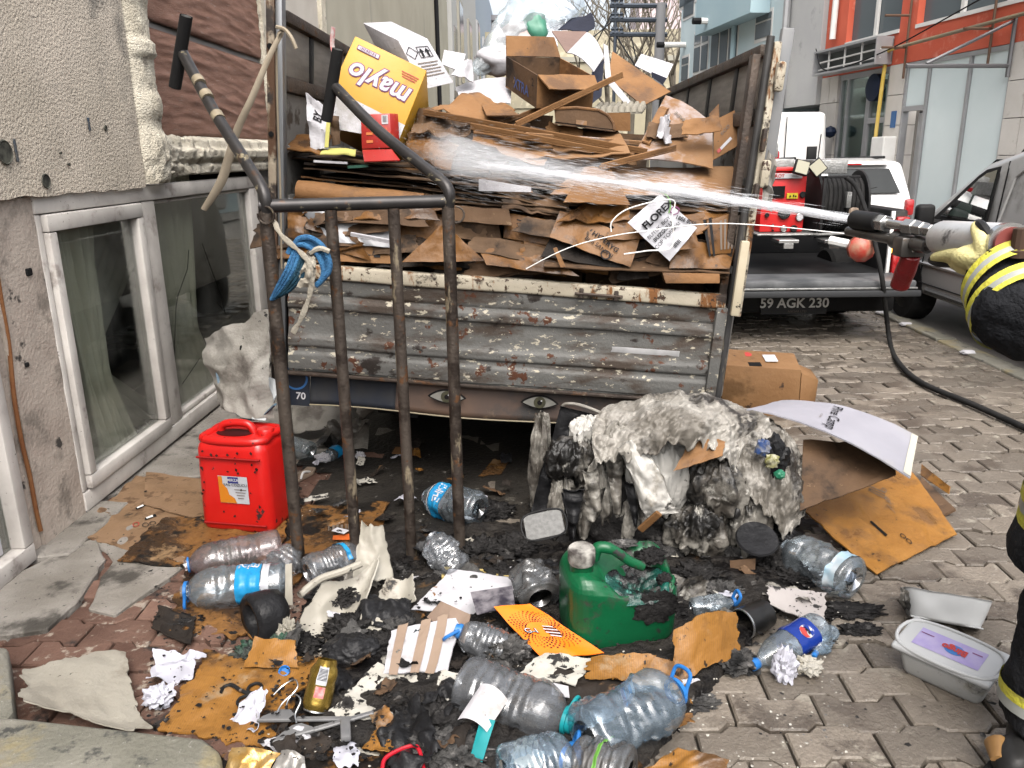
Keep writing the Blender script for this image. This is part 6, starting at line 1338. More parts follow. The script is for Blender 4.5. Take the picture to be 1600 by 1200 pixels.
ob('cloth_strap', tube(sp_, [.010 + .014 * (i / len(sp_)) * (1 - .9 * max(0, i / len(sp_) - .8) / .2) for i in range(len(sp_))], 6, flat=.35), m_strap, label='cream cloth strap trailing from truck post across brown planks', cat='strap', smooth=True)
ob('cloth_strap', tube(smooth_path([D(445, 48, 3.6), D(433, 60, 3.6), D(433, 150, 3.61), D(438, 300, 3.62), D(440, 420, 3.62)], 6), .011, 6, flat=.3), m_strap, label='narrow cream strap hanging straight down the left post', cat='strap', smooth=True)
ob('cord_end', tube(smooth_path([D(432, 42, 3.6), D(445, 46, 3.58), D(455, 58, 3.56), D(463, 76, 3.56)], 5), .008, 6), m_strap, label='short cream cord end tied to top of left post', cat='cord', smooth=True)

# ================================================================== burnt heap
m_melt = mat('melted_grey', (.40, .38, .335), (.24, .22, .19), 6, .42, bump=.8, bsc=34, layers=[((.10, .088, .074), 4.5, .42, .65, .45), ((.015, .014, .013), 3.2, .48, .64, .35), ((.52, .50, .45), 14, .61, .76)])
m_tarp = mat('sooty_tarp', (.50, .475, .43), (.40, .375, .33), 5, .48, bump=.8, bsc=38, layers=[((.22, .20, .17), 3.2, .42, .62), ((.05, .045, .04), 4.0, .54, .68), ((.03, .027, .025), 40, .70, .76)])
m_wbag = mat('white_bag', (.66, .645, .60), (.56, .54, .50), 6, .4, bump=.6, bsc=22, layers=[((.30, .27, .22), 5, .58, .75), ((.05, .045, .04), 16, .68, .75)])
m_char = mat('charcoal', (.014, .013, .013), (.035, .033, .032), 9, .65, bump=1.5, bsc=40, layers=[((.11, .105, .10), 16, .62, .74, .5)])
m_ash = mat('ash_grey', (.10, .097, .092), (.045, .043, .042), 12, .85, bump=1.5, bsc=50, layers=[((.22, .21, .2), 20, .6, .74), ((.012, .012, .012), 8, .55, .66)])
m_bed = None
m_bplas = mat('black_melt', (.015, .015, .016), (.03, .03, .032), 7, .28, bump=.9, bsc=24)
def lump(c, s_, amp, sc_, seed=0, sub=4, flat=None):
    g = ico(sub); out = []
    for p in g[0]:
        q = p * sc_ + V3((seed * 5.3, seed * 2.1, seed)); k = 1 + amp * (.9 * noise.noise(q) + .55 * (abs(noise.noise(q * 2.0)) * 2 - .5) + .28 * noise.noise(q * 4.3) + .14 * (abs(noise.noise(q * 8)) * 2 - .5))
        j = V3((noise.noise(q * 2 + V3((9, 0, 0))), noise.noise(q * 2 + V3((0, 9, 0))), noise.noise(q * 2 + V3((0, 0, 9))))) * .22 * amp
        p = p + j; out.append(V3((p.x * s_[0], p.y * s_[1], max(p.z * s_[2], -s_[2] * (.9 if flat is None else flat)))) * k + V3(c))
    return out, g[1]
def folds(c, s_, am, k, seed=0, nu=110, nv=80, sag=.0):
    """Crumpled sack: an upright lobe with pleats that run down it and break up towards the hem."""
    c = V3(c)
    def fn(u, v):
        a_ = 6.2832 * u; e_ = math.pi * (v - .5); q = V3((math.cos(a_) * 1.2, math.sin(a_) * 1.2, v * 1.4)) + V3((seed * 3.3, seed, 0))
        pl = abs(noise.noise(V3((math.cos(a_) * k, math.sin(a_) * k, v * 1.3 + seed)))) * 2 - .55
        cr = abs(noise.noise(q * 3.2)) * 2 - .5
        r_ = 1 + am * (.8 * noise.noise(q * 1.2) + .75 * pl * (1.1 - .6 * v) + .35 * cr + .55 * (crk(q * 2.6) - .28) + .32 * (crk(q * 5.5) - .26) + .10 * noise.noise(q * 9))
        p = V3((math.cos(e_) ** .7 * math.cos(a_) * s_[0], math.cos(e_) ** .7 * math.sin(a_) * s_[1], math.sin(e_) * s_[2])) * r_
        p.z += .02 * noise.noise(q * 6) - sag * max(0, noise.noise(q * 2)) * (1 - v)
        return c + p
    return gridsurf(fn, nu, nv)
HC = V3((.60, 3.30, 0))
HP = thing('burnt_heap', 'big sooty heap of burnt sacks and melted plastic at tailgate foot', 'rubbish heap', HC)
def heapbody(p0, seed):
    q = p0 * 2.6 + V3((seed, 0, 0)); return 1 + .16 * noise.noise(q) + .10 * (abs(noise.noise(q * 2.2)) * 2 - .5) + .06 * noise.noise(q * 5) + .03 * noise.noise(q * 11)
g = ico(6); ob('char_core', ([V3((p.x * .58, p.y * .25, max(p.z, -.05) * .47)) * heapbody(p, 3.) + HC for p in g[0]], g[1]), m_char, HP, smooth=True, ang=180)
def cloth(nm, cols, m, am, seed, nu=100, nv=70, hem=.05, par=None):
    """Cloth through rows of photo points (px, py, depth), front hem first, smoothed, with wrinkles across the pull."""
    C = [smooth_path([D(*p) for p in row], 10) for row in cols]; n_ = len(C[0]) - 1
    def fn(u, v):
        t_ = u * n_; i = min(int(t_), n_ - 1); col = [r_[i].lerp(r_[i + 1], t_ - i) for r_ in C]
        w_ = v * (len(col) - 1); j = min(int(w_), len(col) - 2); f_ = w_ - j; p0, p1, p2, p3 = col[max(j - 1, 0)], col[j], col[j + 1], col[min(j + 2, len(col) - 1)]
        p = .5 * ((2 * p1) + (p2 - p0) * f_ + (2 * p0 - 5 * p1 + 4 * p2 - p3) * f_ * f_ + (3 * p1 - p0 - 3 * p2 + p3) * f_ ** 3)
        q = V3((u * 3.2, v * 1.8, seed)); d_ = V3((0, -.8, .6))
        wr_ = am * (1.0 * (crk(V3((u * 4, v * 2.6, seed))) - .3) + .9 * (crk(V3((u * 10 + v * 4, v * 5, seed))) - .25) + .5 * (crk(V3((u * 22 - v * 6, v * 12, seed))) - .25) + .9 * fb(q, 1.2, 3) + .8 * (.4 - abs(noise.noise(V3((u * 9 + 2 * v, v * 2.2, seed))))) + .5 * (.4 - abs(noise.noise(V3((u * 4 - v * 5, v * 6, seed + 4))))) + .10 * noise.noise(q * 14))
        p = p + d_ * wr_
        e_ = min(v / .10, 1); 
        if e_ < 1: p.z -= hem * (1 - e_) * (.6 + noise.noise(V3((u * 14, 0, seed))) + .5 * noise.noise(V3((u * 37, 0, seed))))
        return p
    return ob(nm, gridsurf(fn, nu, nv, .004), m, par or HP, smooth=True, ang=180)
cloth('tarpaulin', [[(930, 720, 3.02), (985, 705, 2.98), (1050, 690, 2.97), (1110, 690, 2.99), (1150, 730, 3.02)], [(925, 690, 3.10), (985, 670, 3.06), (1050, 655, 3.05), (1120, 662, 3.06), (1165, 690, 3.10)], [(930, 655, 3.22), (985, 640, 3.22), (1050, 632, 3.22), (1120, 636, 3.22), (1185, 655, 3.24)], [(950, 640, 3.42), (1000, 622, 3.42), (1050, 617, 3.42), (1120, 622, 3.42), (1180, 640, 3.44)], [(960, 690, 3.55), (1000, 690, 3.6), (1050, 690, 3.6), (1120, 690, 3.6), (1180, 690, 3.58)]], m_tarp, .045, 2., 170, 110)
cloth('tarpaulin_end', [[(1130, 730, 3.02), (1165, 760, 3.00), (1200, 800, 3.02), (1230, 830, 3.06), (1255, 790, 3.14)], [(1135, 690, 3.10), (1175, 700, 3.07), (1215, 730, 3.08), (1250, 770, 3.12), (1265, 775, 3.20)], [(1140, 655, 3.22), (1180, 655, 3.22), (1215, 675, 3.22), (1250, 720, 3.24), (1262, 750, 3.30)], [(1140, 640, 3.42), (1180, 645, 3.42), (1210, 660, 3.42), (1240, 690, 3.42), (1255, 730, 3.42)]], m_tarp, .045, 7., 120, 90, .045)
ob('charred_panel', Sheet([G(815, 845, .02), G(880, 850, .03), D(945, 652, 3.26), D(878, 634, 3.28)], wr=.03, ws=7, seed=4).geo(24, 30, .008), m_bplas, HP, smooth=True, ang=180)
ob('panel_edge', tube(smooth_path([D(876, 640, 3.27), D(884, 631, 3.26), D(910, 634, 3.24), D(946, 648, 3.24)], 5), .007, 7), m_tarp, HP, smooth=True)
for k, (nm, px, py, Y, s_, am, kk, m_) in enumerate((
        ('panel_back_sack', 846, 730, 3.36, (.055, .07, .22), .35, 1.6, m_melt), ('white_sack', 1030, 742, 3.06, (.145, .10, .15), .22, 1.2, m_wbag), ('white_sack', 918, 672, 3.16, (.075, .06, .055), .30, 1.4, m_wbag), ('sack_fold', 965, 700, 3.08, (.07, .07, .10), .40, 1.8, m_melt),
        ('sack_fold', 1120, 760, 3.02, (.15, .10, .13), .32, 2.2, m_melt), ('sack_fold', 1085, 825, 2.98, (.13, .09, .10), .36, 2.4, m_melt), ('sack_fold', 1165, 815, 3.02, (.11, .10, .15), .36, 2.2, m_melt), ('sack_fold', 895, 715, 3.12, (.11, .08, .08), .32, 1.8, m_melt), ('sack_fold', 935, 775, 3.08, (.08, .07, .15), .36, 2.2, m_melt), ('sack_fold', 985, 815, 3.06, (.08, .06, .12), .36, 2.0, m_melt),
        ('sack_fold', 880, 790, 3.10, (.06, .06, .13), .36, 2.0, m_melt), ('sack_fold', 1215, 790, 3.10, (.06, .07, .15), .45, 2.0, m_char), ('sack_fold', 1140, 880, 2.96, (.12, .07, .06), .5, 2.4, m_ash), ('sack_fold', 1010, 870, 2.98, (.16, .08, .06), .5, 2.4, m_ash))):
    ob(nm, folds(D(px, py, Y + .06), s_, am, kk, k + 2, sag=.06), m_, HP, smooth=True, ang=180)
ob('melted_lump', lump(D(1215, 848, 3.10), (.08, .07, .07), .4, 2.6, 9, 5), m_bplas, HP, smooth=True, ang=180)
for k in range(9):                                              # ragged melted tongues hanging down
    x = rnd.uniform(868, 1000) if k < 11 else rnd.uniform(1070, 1200); y0 = rnd.uniform(715, 770); y1 = y0 + rnd.uniform(45, 95); Y = rnd.uniform(2.96, 3.06); w0_, w1_ = rnd.uniform(10, 22), rnd.uniform(2, 8); sk = rnd.uniform(-14, 14)
    ob('melted_tongue', Sheet([D(x - w1_ + sk, y1, Y), D(x + w1_ + sk, y1, Y), D(x + w0_, y0, Y + .03), D(x - w0_, y0, Y + .03)], bend=(0, -.02, 0), wr=.022, ws=16, torn=.10, seed=k).geo(12, 20, .004), m_melt if k % 3 else m_bplas, HP, smooth=True, ang=180)
cloth('fold_ridge', [[(965, 700, 3.02), (985, 740, 2.98), (1000, 790, 2.95), (1010, 812, 2.95)], [(980, 690, 3.0), (1000, 735, 2.95), (1020, 785, 2.93), (1030, 805, 2.93)], [(1000, 690, 3.02), (1030, 735, 2.98), (1050, 785, 2.97), (1060, 800, 2.97)]], m_wbag, .02, 5., 40, 20, 0)
ob('torn_card', Sheet([D(1050, 738, 2.97), D(1130, 712, 2.97), D(1135, 690, 3.02), D(1085, 678, 3.04)], wr=.012, ws=12, torn=.08).geo(12, 12, .005), K1, HP, smooth=True)
ob('dark_hollow', lump(D(1205, 715, 3.10), (.07, .05, .09), .3, 2, 7, 4), m_bplas, HP, smooth=True); ob('blue_scrap', lump(D(1192, 700, 3.04), (.03, .02, .035), .4, 3, 4, 3), mat('scrap_blue', (.03, .08, .25), (.3, .3, .3), 40, .4), HP, smooth=True); ob('olive_scrap', lump(D(1206, 720, 3.02), (.028, .02, .03), .4, 3, 5, 3), mat('scrap_olive', (.25, .24, .06), (.5, .48, .35), 40, .4), HP, smooth=True); ob('green_scrap', lump(D(1218, 742, 3.02), (.022, .02, .02), .3, 3, 6, 3), mat('scrap_green', (.03, .22, .12), rough=.3), HP, smooth=True)
ob('dark_disc', lathe([(.0, 0), (.075, .0), (.085, .012), (.08, .02), (.0, .014)], 28, frame_m(D(1182, 845, 2.93), (1, 0, 0), z=(0, -.5, 1))), m_bplas, HP, smooth=True)
ob('brown_splinter', bev(gbox((0, 0, 0), (.03, .015, .12), frame_m(D(1015, 815, 2.9), (.8, 0, -.6), z=(.6, -.3, .8))), .004, 1), cb('card_brown', ()), HP)

# ================================================================== boards around the heap
o, s = sheet('white_lettered_board', 'large white curved board with black script lettering on heap right side', [(1166, 640, 3.38), (1422, 748, 3.02), (1434, 682, 3.42), (1222, 626, 3.66)], mat('board_white', (.42, .415, .46), (.37, .365, .41), 5, .55, layers=[((.42, .41, .42), 3, .6, .8)]), .006, 24, 14, bend=(0, 0, .05), cat='board', wr=.004)
txt(o, s, text2d('Pine Camp', .055, 'CENTER', .0, .35), .0, -.0, -78, m_ink, .006, 'script_lettering') if False else None
ob('script_lettering', on(rot2(text2d('Pine Camp', .05, 'CENTER', .008, .35), -80), lambda a_, b_: s.xy(a_ - .02, b_ + .0, .006)), m_ink, o); ob('fine_print', on(rot2(text2d('is Camp', .012, 'CENTER', .0), -80), lambda a_, b_: s.xy(a_ - .07, b_ - .03, .006)), m_gryi, o)
ob('cream_edge', on(rect2d(.03, s.h * .96, (s.w * .478, 0), 1, 8), lambda a_, b_: s.xy(a_, b_, .003)), mat('cream_edge', (.62, .60, .50), rough=.6), o)
KG = cb('card_wet_gold', (.44, .205, .045), (.33, .148, .030), rough=.38, bump=.7, bsc=22, layers=[((.135, .072, .032), 2.6, .50, .66, .22), ((.40, .27, .15), 5, .62, .76, .6), ((.03, .022, .017), 30, .66, .72), ((.02, .016, .014), 4, .62, .72)], wave=((.24, .125, .045), 45, .45, .8))
KGC = cb('card_wet_clean', (.46, .215, .045), (.37, .165, .032), rough=.36, bump=.6, bsc=22, layers=[((.20, .10, .035), 2.2, .56, .72, .25), ((.03, .022, .017), 32, .70, .75)], wave=((.30, .15, .045), 45, .45, .8))
KBX = cb('card_parcel', (.30, .165, .075), (.25, .13, .055), rough=.6, layers=[((.16, .085, .035), 2.2, .56, .72), ((.05, .03, .02), 9, .66, .74)])
KGB = cb('card_wet_char', (.32, .155, .048), (.21, .10, .034), rough=.35, bump=.8, bsc=22, layers=[((.06, .035, .02), 3, .46, .62, .22), ((.33, .21, .11), 6, .62, .76, .6), ((.016, .014, .012), 3.5, .54, .62, .5), ((.02, .016, .014), 26, .62, .68)])
gp = lambda *q: [G(*p) for p in q]
o, s = sheet('wet_box_sheet', 'flattened wet golden brown box with handle slot right of heap', gp((1250, 795, .10), (1370, 898, .012), (1497, 834, .02), (1405, 712, .12)), KGC, .006, 36, 36, wr=.012, ws=4, crease=.010, torn=.02)
txt(o, s, rect2d(.10, .022), .0, -.115, 0, m_dark, .004, 'handle_slot') if False else ob('handle_slot', on(rot2(rect2d(.10, .024), 8), lambda a_, b_: s.xy(a_ + .05, b_ - .13, .004)), m_dark, o)
for x_, y_, m_ in ((-.10, .13, 0), (-.05, .10, 0)): ob('stamp', on(join(ring2d(.012, .016, 14, (x_, y_)), rect2d(.06, .004, (x_ + .05, y_ - .03))), lambda a_, b_: s.xy(a_, b_, .004)), m_gryi, o)
for k in range(3): ob('print_line', on(rot2(rect2d(.10, .006, (-.02, .06 + .02 * k)), 35), lambda a_, b_: s.xy(a_ - .05, b_ + .02, .004)), m_gryi, o)
ob('recycling_mark', on(join(ring2d(.012, .017, 12, (.14, -.02)), ring2d(.012, .017, 12, (.175, -.015))), lambda a_, b_: s.xy(a_, b_, .004)), m_ink, o)
for c4 in (((1438, 742, .04), (1482, 772, .03), (1484, 760, .06), (1440, 725, .07)), ((1385, 845, .02), (1428, 862, .012), (1446, 838, .03), (1402, 822, .03))):
    ob('flap', Sheet(gp(*c4)).geo(6, 6, .005), KG, o, smooth=True)
sheet('box_underlayer', 'dark brown layer sticking out under wet golden box', gp((1400, 830, .0), (1455, 815, .0), (1493, 795, .04), (1440, 745, .05)), K3, .012)
sheet('shaded_card', 'dark brown card leaning under white lettered board', [(1250, 800, 3.05), (1400, 742, 3.12), (1390, 690, 3.35), (1255, 690, 3.35)], K3, wr=.02)
fq = [D(1126, 648, 4.95), D(1246, 655, 4.95), D(1252, 578, 4.95), D(1130, 570, 4.95)]
bx, s = boxq('brown_box', 'brown shipping box with two white labels by truck rear corner', fq, (.02, .22, .055), KBX)
ob('slanted_end', bev(prism([fq[1] + V3((.003, .0, .02)), fq[1] + V3((.12, .05, .05)), fq[2] + V3((.13, .04, -.08)), fq[2] + V3((.003, 0, -.02))], (0, .15, .03)), .004, 1), KBX, bx, smooth=True)
for x_, w_, m_ in ((-.16, .08, m_paper), (.08, .08, m_paper)): ob('label', on(rect2d(w_, .09, (x_, .0)), lambda a_, b_: (fq[2] + fq[3]) / 2 + V3((a_, .11 + b_, .0325 + b_ * .25))), m_, bx)
ob('barcode', on(mv2(bars(.05, .03, 9), -.16, .02), lambda a_, b_: (fq[2] + fq[3]) / 2 + V3((a_, .11 + b_, .0345 + b_ * .25))), m_ink, bx); ob('hand_slot', on(rect2d(.08, .05, (-.04, -.08)), lambda a_, b_: (fq[2] + fq[3]) / 2 + V3((a_, .11 + b_, .034 + b_ * .25))), m_dark, bx); ob('red_stamp', on(disc2d(.028, 16, (-.055, .05)), lambda a_, b_: (fq[2] + fq[3]) / 2 + V3((a_, .11 + b_, .034 + b_ * .25))), m_redi, bx)

# ================================================================== cardboard on the ground, left
o, s = sheet('damp_cardboard', 'flattened damp brown cardboard with two handle slots by the window', gp((112, 838, .02), (300, 885, .012), (335, 765, .014), (212, 742, .02)), cb('card_damp', (.34, .215, .125), (.27, .165, .09), layers=[((.17, .10, .055), 9, .56, .64), ((.05, .04, .03), 4, .64, .74)]), .006, 40, 34, wr=.010, ws=5, torn=.05, ts=5, crease=.008)
for x_, y_ in ((-.10, .02), (.0, -.05)): ob('handle_slot', on(rot2(rect2d(.075, .022), 48), lambda a_, b_, x_=x_, y_=y_: s.xy(a_ + x_, b_ + y_, .004)), m_dark, o); ob('slot_light', on(rot2(rect2d(.045, .014), 48), lambda a_, b_, x_=x_, y_=y_: s.xy(a_ + x_ - .005, b_ + y_ - .005, .006)), m_wh, o)
for x_, y_, m_ in ((-.06, -.14, m_redi), (.0, -.13, m_ink), (.035, -.10, m_ink)): ob('recycling_mark', on(ring2d(.016, .021, 14, (x_, y_)), lambda a_, b_: s.xy(a_, b_, .005)), m_, o)
sheet('damp_cardboard', 'upper damp cardboard flap behind slotted sheet near window', gp((225, 790, .025), (330, 815, .03), (345, 755, .02), (228, 738, .02)), cb('card_damp', ()), wr=.012)
sheet('stained_cardboard', 'dark stained cardboard in front of the red canister', gp((178, 878, .02), (440, 900, .014), (455, 800, .02), (250, 810, .03)), KGB, .006, 44, 26, wr=.012, torn=.08, crease=.010)
sheet('wet_cardboard', 'wet orange cardboard under the blue labelled bottle', gp((245, 985, .012), (430, 1010, .012), (480, 880, .02), (300, 870, .02)), KGB, .006, 40, 34, wr=.012, torn=.16, seed=2, crease=.012)
o, s = sheet('wet_cardboard', 'wet orange cardboard with printed lines behind the cart bars', gp((440, 905, .012), (600, 890, .012), (610, 785, .02), (445, 790, .02)), KGB, .006, 36, 36, wr=.012, torn=.14, seed=5, crease=.012)
ob('printed_bars', on(mv2(bars(.12, .05, 10), .03, .06), lambda a_, b_: s.xy(a_, b_, .006)), m_gryi, o); ob('orange_print', on(rect2d(.12, .05, (.05, -.04), 4, 2), lambda a_, b_: s.xy(a_, b_, .006)), mat('print_orange', (.7, .15, .03), rough=.5), o)
tg_ = ob('number_tag', on(rot2(rect2d(.07, .04), -25), lambda a_, b_: G(532, 829, .045) + V3((a_, b_, 0))), m_paper, label='small white number tag on wet cardboard behind cart', cat='tag'); ob('digit', on(rot2(text2d('6', .028, 'CENTER', .03), -115), lambda a_, b_: G(530, 829, .047) + V3((a_, b_, 0))), m_ink, tg_)
sheet('wet_cardboard', 'wet orange cardboard near the stone step at lower left', gp((235, 1150, .012), (420, 1175, .012), (520, 1020, .02), (320, 1015, .02)), KG, .006, 44, 40, wr=.012, torn=.14, seed=7, crease=.016)
sheet('wet_cardboard', 'wet reddish cardboard under the metal hangers', gp((330, 1200, .01), (640, 1215, .01), (620, 1120, .012), (400, 1110, .012)), KGB, .006, 40, 26, wr=.014, torn=.14, seed=8, crease=.014)
sheet('charred_edge_board', 'dark charred board strip left of blue labelled bottle', gp((235, 985, .02), (300, 1010, .02), (310, 965, .03), (245, 950, .03)), K5, wr=.02, ws=9, torn=.15)
sheet('wet_cardboard', 'wet brown cardboard under the bottles at bottom centre', gp((745, 1215, .008), (1010, 1215, .008), (985, 1120, .012), (770, 1130, .012)), KGB, .006, 36, 20, wr=.012, torn=.10, seed=11, crease=.012)
sheet('torn_brown_board', 'torn brown board at the bottom edge right of bottles', gp((985, 1210, .01), (1130, 1215, .01), (1140, 1185, .04), (1060, 1165, .09)), KG, .006, 20, 12, wr=.02, ws=6, torn=.1, seed=12)
# curved charred boards
o, s = sheet('charred_brown_board', 'curved golden brown board with burnt lower edge right of green canister', gp((1040, 1085, .01), (1165, 1035, .012), (1150, 955, .16), (1050, 985, .17)), KG, .006, 40, 40, bend=(0, -.02, .05), torn=.14, ts=3, wr=.01, crease=.010)
ob('burnt_edge', lump(G(1150, 1035, .03), (.07, .05, .035), .5, 3, 3, 4), m_ash, o, smooth=True); ob('burnt_edge', lump(G(1080, 1098, .015), (.08, .035, .02), .5, 3, 4, 4), m_ash, o, smooth=True)
sheet('curved_brown_board', 'low curved brown board with corrugated burnt rim at centre', gp((900, 1065, .03), (1075, 1095, .02), (1060, 1030, .10), (920, 1030, .11)), KG, .006, 40, 26, bend=(0, 0, .03), torn=.20, ts=4, seed=3, wr=.012, crease=.012)
sheet('burnt_rim_board', 'black burnt board edge under low curved brown board', gp((820, 1095, .01), (1060, 1110, .01), (1055, 1070, .03), (860, 1050, .05)), K5, .012, 24, 12, wr=.03, ws=8, torn=.15, seed=4)
sheet('small_brown_board', 'bent orange brown board piece above the gold can', gp((378, 1045, .02), (470, 1045, .03), (462, 1000, .10), (400, 995, .09)), KG, .006, 14, 12, wr=.02, torn=.12, ts=3, seed=6)
sheet('burnt_white_card', 'white card with burnt black holes right of the tin', gp((1200, 945, .05), (1290, 985, .01), (1295, 925, .05), (1195, 915, .09)), mat('scorched_white', (.52, .48, .46), (.44, .40, .38), 6, .7, layers=[((.02, .018, .017), 9, .60, .66), ((.02, .018, .017), 22, .64, .68)]), wr=.012, torn=.12)
sheet('printed_brown_scrap', 'dark brown printed scrap below the heap right side', [(1143, 918, 2.86), (1178, 916, 2.86), (1180, 872, 2.88), (1140, 876, 2.88)], K3, wr=.01)

# ================================================================== white papers and scorched sheets
m_scw = mat('scorched_paper', (.60, .58, .52), (.52, .49, .42), 5, .8, bump=.5, bsc=30, layers=[((.30, .24, .13), 5, .60, .74), ((.02, .018, .017), 10, .58, .625), ((.02, .018, .017), 30, .64, .67), ((.14, .135, .13), 4, .62, .72)])
sheet('white_paper_sheet', 'white paper sheet burnt at edges left of the sooty bag', gp((640, 955, .03), (740, 960, .03), (830, 905, .06), (700, 893, .06)), K6, .003, 22, 16, cat='paper', wr=.012, torn=.06)
sheet('scorched_sheet', 'white scorched sheet with black spots left of the big grey bottle', gp((505, 1125, .02), (690, 1150, .02), (720, 1055, .04), (590, 1040, .04)), m_scw, .004, 26, 20, cat='paper', wr=.02, ws=6, torn=.10, seed=2)
sheet('scorched_sheet', 'scorched white and black sheet in front of hangers', gp((540, 1175, .012), (640, 1185, .012), (680, 1120, .02), (560, 1110, .02)), m_scw, .004, 20, 16, cat='paper', wr=.02, ws=7, torn=.15, seed=9)
sheet('cream_scorched_sheet', 'cream scorched sheet behind the big grey bottle', gp((790, 1060, .06), (900, 1075, .05), (930, 1030, .07), (850, 1020, .09)), m_scw, .004, 18, 14, cat='paper', wr=.02, torn=.12, seed=3)
o, s = sheet('striped_carton', 'white and tan striped carton panel near the centre', gp((598, 1055, .04), (700, 1050, .05), (722, 965, .10), (610, 985, .08)), K6, .005, 14, 14, wr=.012, torn=.05)
for x_ in (-.07, .0, .05): ob('tan_stripe', on(rect2d(.03, .22, (x_, 0), 2, 10), lambda a_, b_: s.xy(a_, b_, .005)), mat('tan_print', (.36, .26, .19), rough=.7), o)
sheet('tan_carton_flap', 'tan carton flap above the striped carton panel', gp((668, 965, .07), (725, 1005, .07), (735, 960, .12), (690, 940, .12)), cb('card_tan', (.34, .25, .19), (.30, .21, .16)), wr=.01)
sheet('small_white_paper', 'small white paper tag right of the big grey bottle', gp((862, 1085, .05), (890, 1090, .05), (888, 1072, .06), (862, 1066, .06)), K6, .003, 6, 6, cat='paper')
sheet('yellow_edge_card', 'thin yellow edged card lying behind white paper', gp((690, 902, .05), (800, 900, .05), (800, 892, .05), (690, 885, .05)), mat('pale_yellow2', (.62, .48, .18), rough=.6), .01)
o, s = sheet('orange_flyer', 'bright orange flyer with black dots and white lettering', gp((850, 1033, .05), (944, 1020, .07), (828, 943, .13), (772, 951, .11)), mat('flyer_orange', (.78, .18, .008), (.72, .15, .006), 6, .4), .003, 20, 20, cat='flyer', wr=.008, ws=5)
dots = [disc2d(.0030 + .0008 * math.sin(j * .5 + i), 6, ((.045 + .0085 * j) * math.cos(i * .17 + j * .08) * 1.3, (.045 + .0085 * j) * math.sin(i * .17 + j * .08))) for j in range(7) for i in range(38)]
ob('halftone_dots', on(join(*[d for d in dots if all(abs(p.x) < s.w * .47 and abs(p.y) < s.h * .47 for p in d[0])]), lambda a_, b_: s.xy(a_, b_, .003)), m_ink, o, kind='stuff')
for str_, x_, y_, h_ in (('G-I', -.045, .0, .026),):
    ob('lettering', on(rot2(text2d(str_, h_, 'CENTER', .06), -14), lambda a_, b_, x_=x_, y_=y_: s.xy(a_ + x_, b_ + y_, .004)), m_ink, o); ob('lettering', on(rot2(text2d(str_, h_, 'CENTER', .0), -14), lambda a_, b_, x_=x_, y_=y_: s.xy(a_ + x_, b_ + y_, .0055)), m_paper, o)
for k in range(7): ob('block_emblem', on(rot2(rect2d(.055 - .006 * abs(k - 3), .0055, (.03 + .003 * (k % 2), .018 - .0085 * k)), -14), lambda a_, b_: s.xy(a_, b_, .004)), m_paper if k % 2 == 0 else m_ink, o)
sheet('dark_flyer_corner', 'dark flyer corner with orange bar above the orange flyer', gp((745, 960, .10), (805, 945, .12), (800, 915, .13), (735, 925, .11)), mat('flyer_dark', (.04, .035, .05), (.3, .28, .3), 20, .5), .003, 8, 8, cat='flyer')
def wad(c, s_, seed, m, name, label, cat='paper', sub=4):
    g = ico(sub); out = []
    for p in g[0]:
        q = p * 2.2 + V3((seed * 3.7, seed, 0)); d_, pt = noise.voronoi(q); k = .75 + .55 * (d_[1] - d_[0]) + .25 * noise.noise(q * 1.5)
        out.append(V3((p.x * s_[0], p.y * s_[1], p.z * s_[2])) * k + V3(c))
    return ob(name, (out, g[1]), m, label=label, cat=cat)
m_pap = mat('clean_paper', (.68, .68, .76), (.62, .62, .70), 8, .7, layers=[((.3, .29, .28), 30, .7, .75)])
def crumple(label, q, seed, am=.04): return sheet('crumpled_paper', label, q, m_pap, .002, 26, 20, cat='paper', wr=am, ws=11, torn=.14, ts=2.5, seed=seed)
crumple('crumpled white paper lying left of the gold can', gp((228, 1065, .02), (300, 1062, .02), (325, 1020, .05), (240, 1018, .05)), 2); wad(G(248, 1088, .03), (.055, .045, .04), 3, m_pap, 'crumpled_paper', 'small crumpled paper ball by off white cloth')
crumple('crumpled white paper lying over the hanger end', gp((352, 1125, .02), (398, 1145, .02), (425, 1085, .06), (400, 1075, .06)), 5, .035); wad(G(1226, 1042, .04), (.045, .045, .07), 5, m_pap, 'crumpled_paper', 'crumpled white paper ball in front of blue labelled bottle'); wad(G(1262, 1040, .025), (.05, .045, .03), 6, m_scw, 'scorched_paper_ball', 'scorched black and white paper ball by small bottle')
crumple('white scrap of paper under the right clear bottle', gp((1318, 908, .02), (1340, 912, .02), (1338, 895, .03), (1325, 893, .03)), 8, .01)
sheet('off_white_cloth', 'wrinkled off white cloth spread by stone step lower left', gp((60, 1085, .03), (235, 1145, .02), (200, 1045, .03), (170, 1005, .05)) if False else gp((30, 1105, .10), (250, 1150, .02), (205, 1012, .04), (22, 1040, .06)), mat('off_white_cloth', (.44, .41, .34), (.36, .33, .27), 4, .85, bump=.4, bsc=60, layers=[((.22, .19, .15), 3.5, .56, .74), ((.04, .035, .03), 22, .71, .75)]), .004, 44, 36, cat='cloth', wr=.012, ws=3.2, torn=.22, ts=1.6, seed=3, crease=.03)

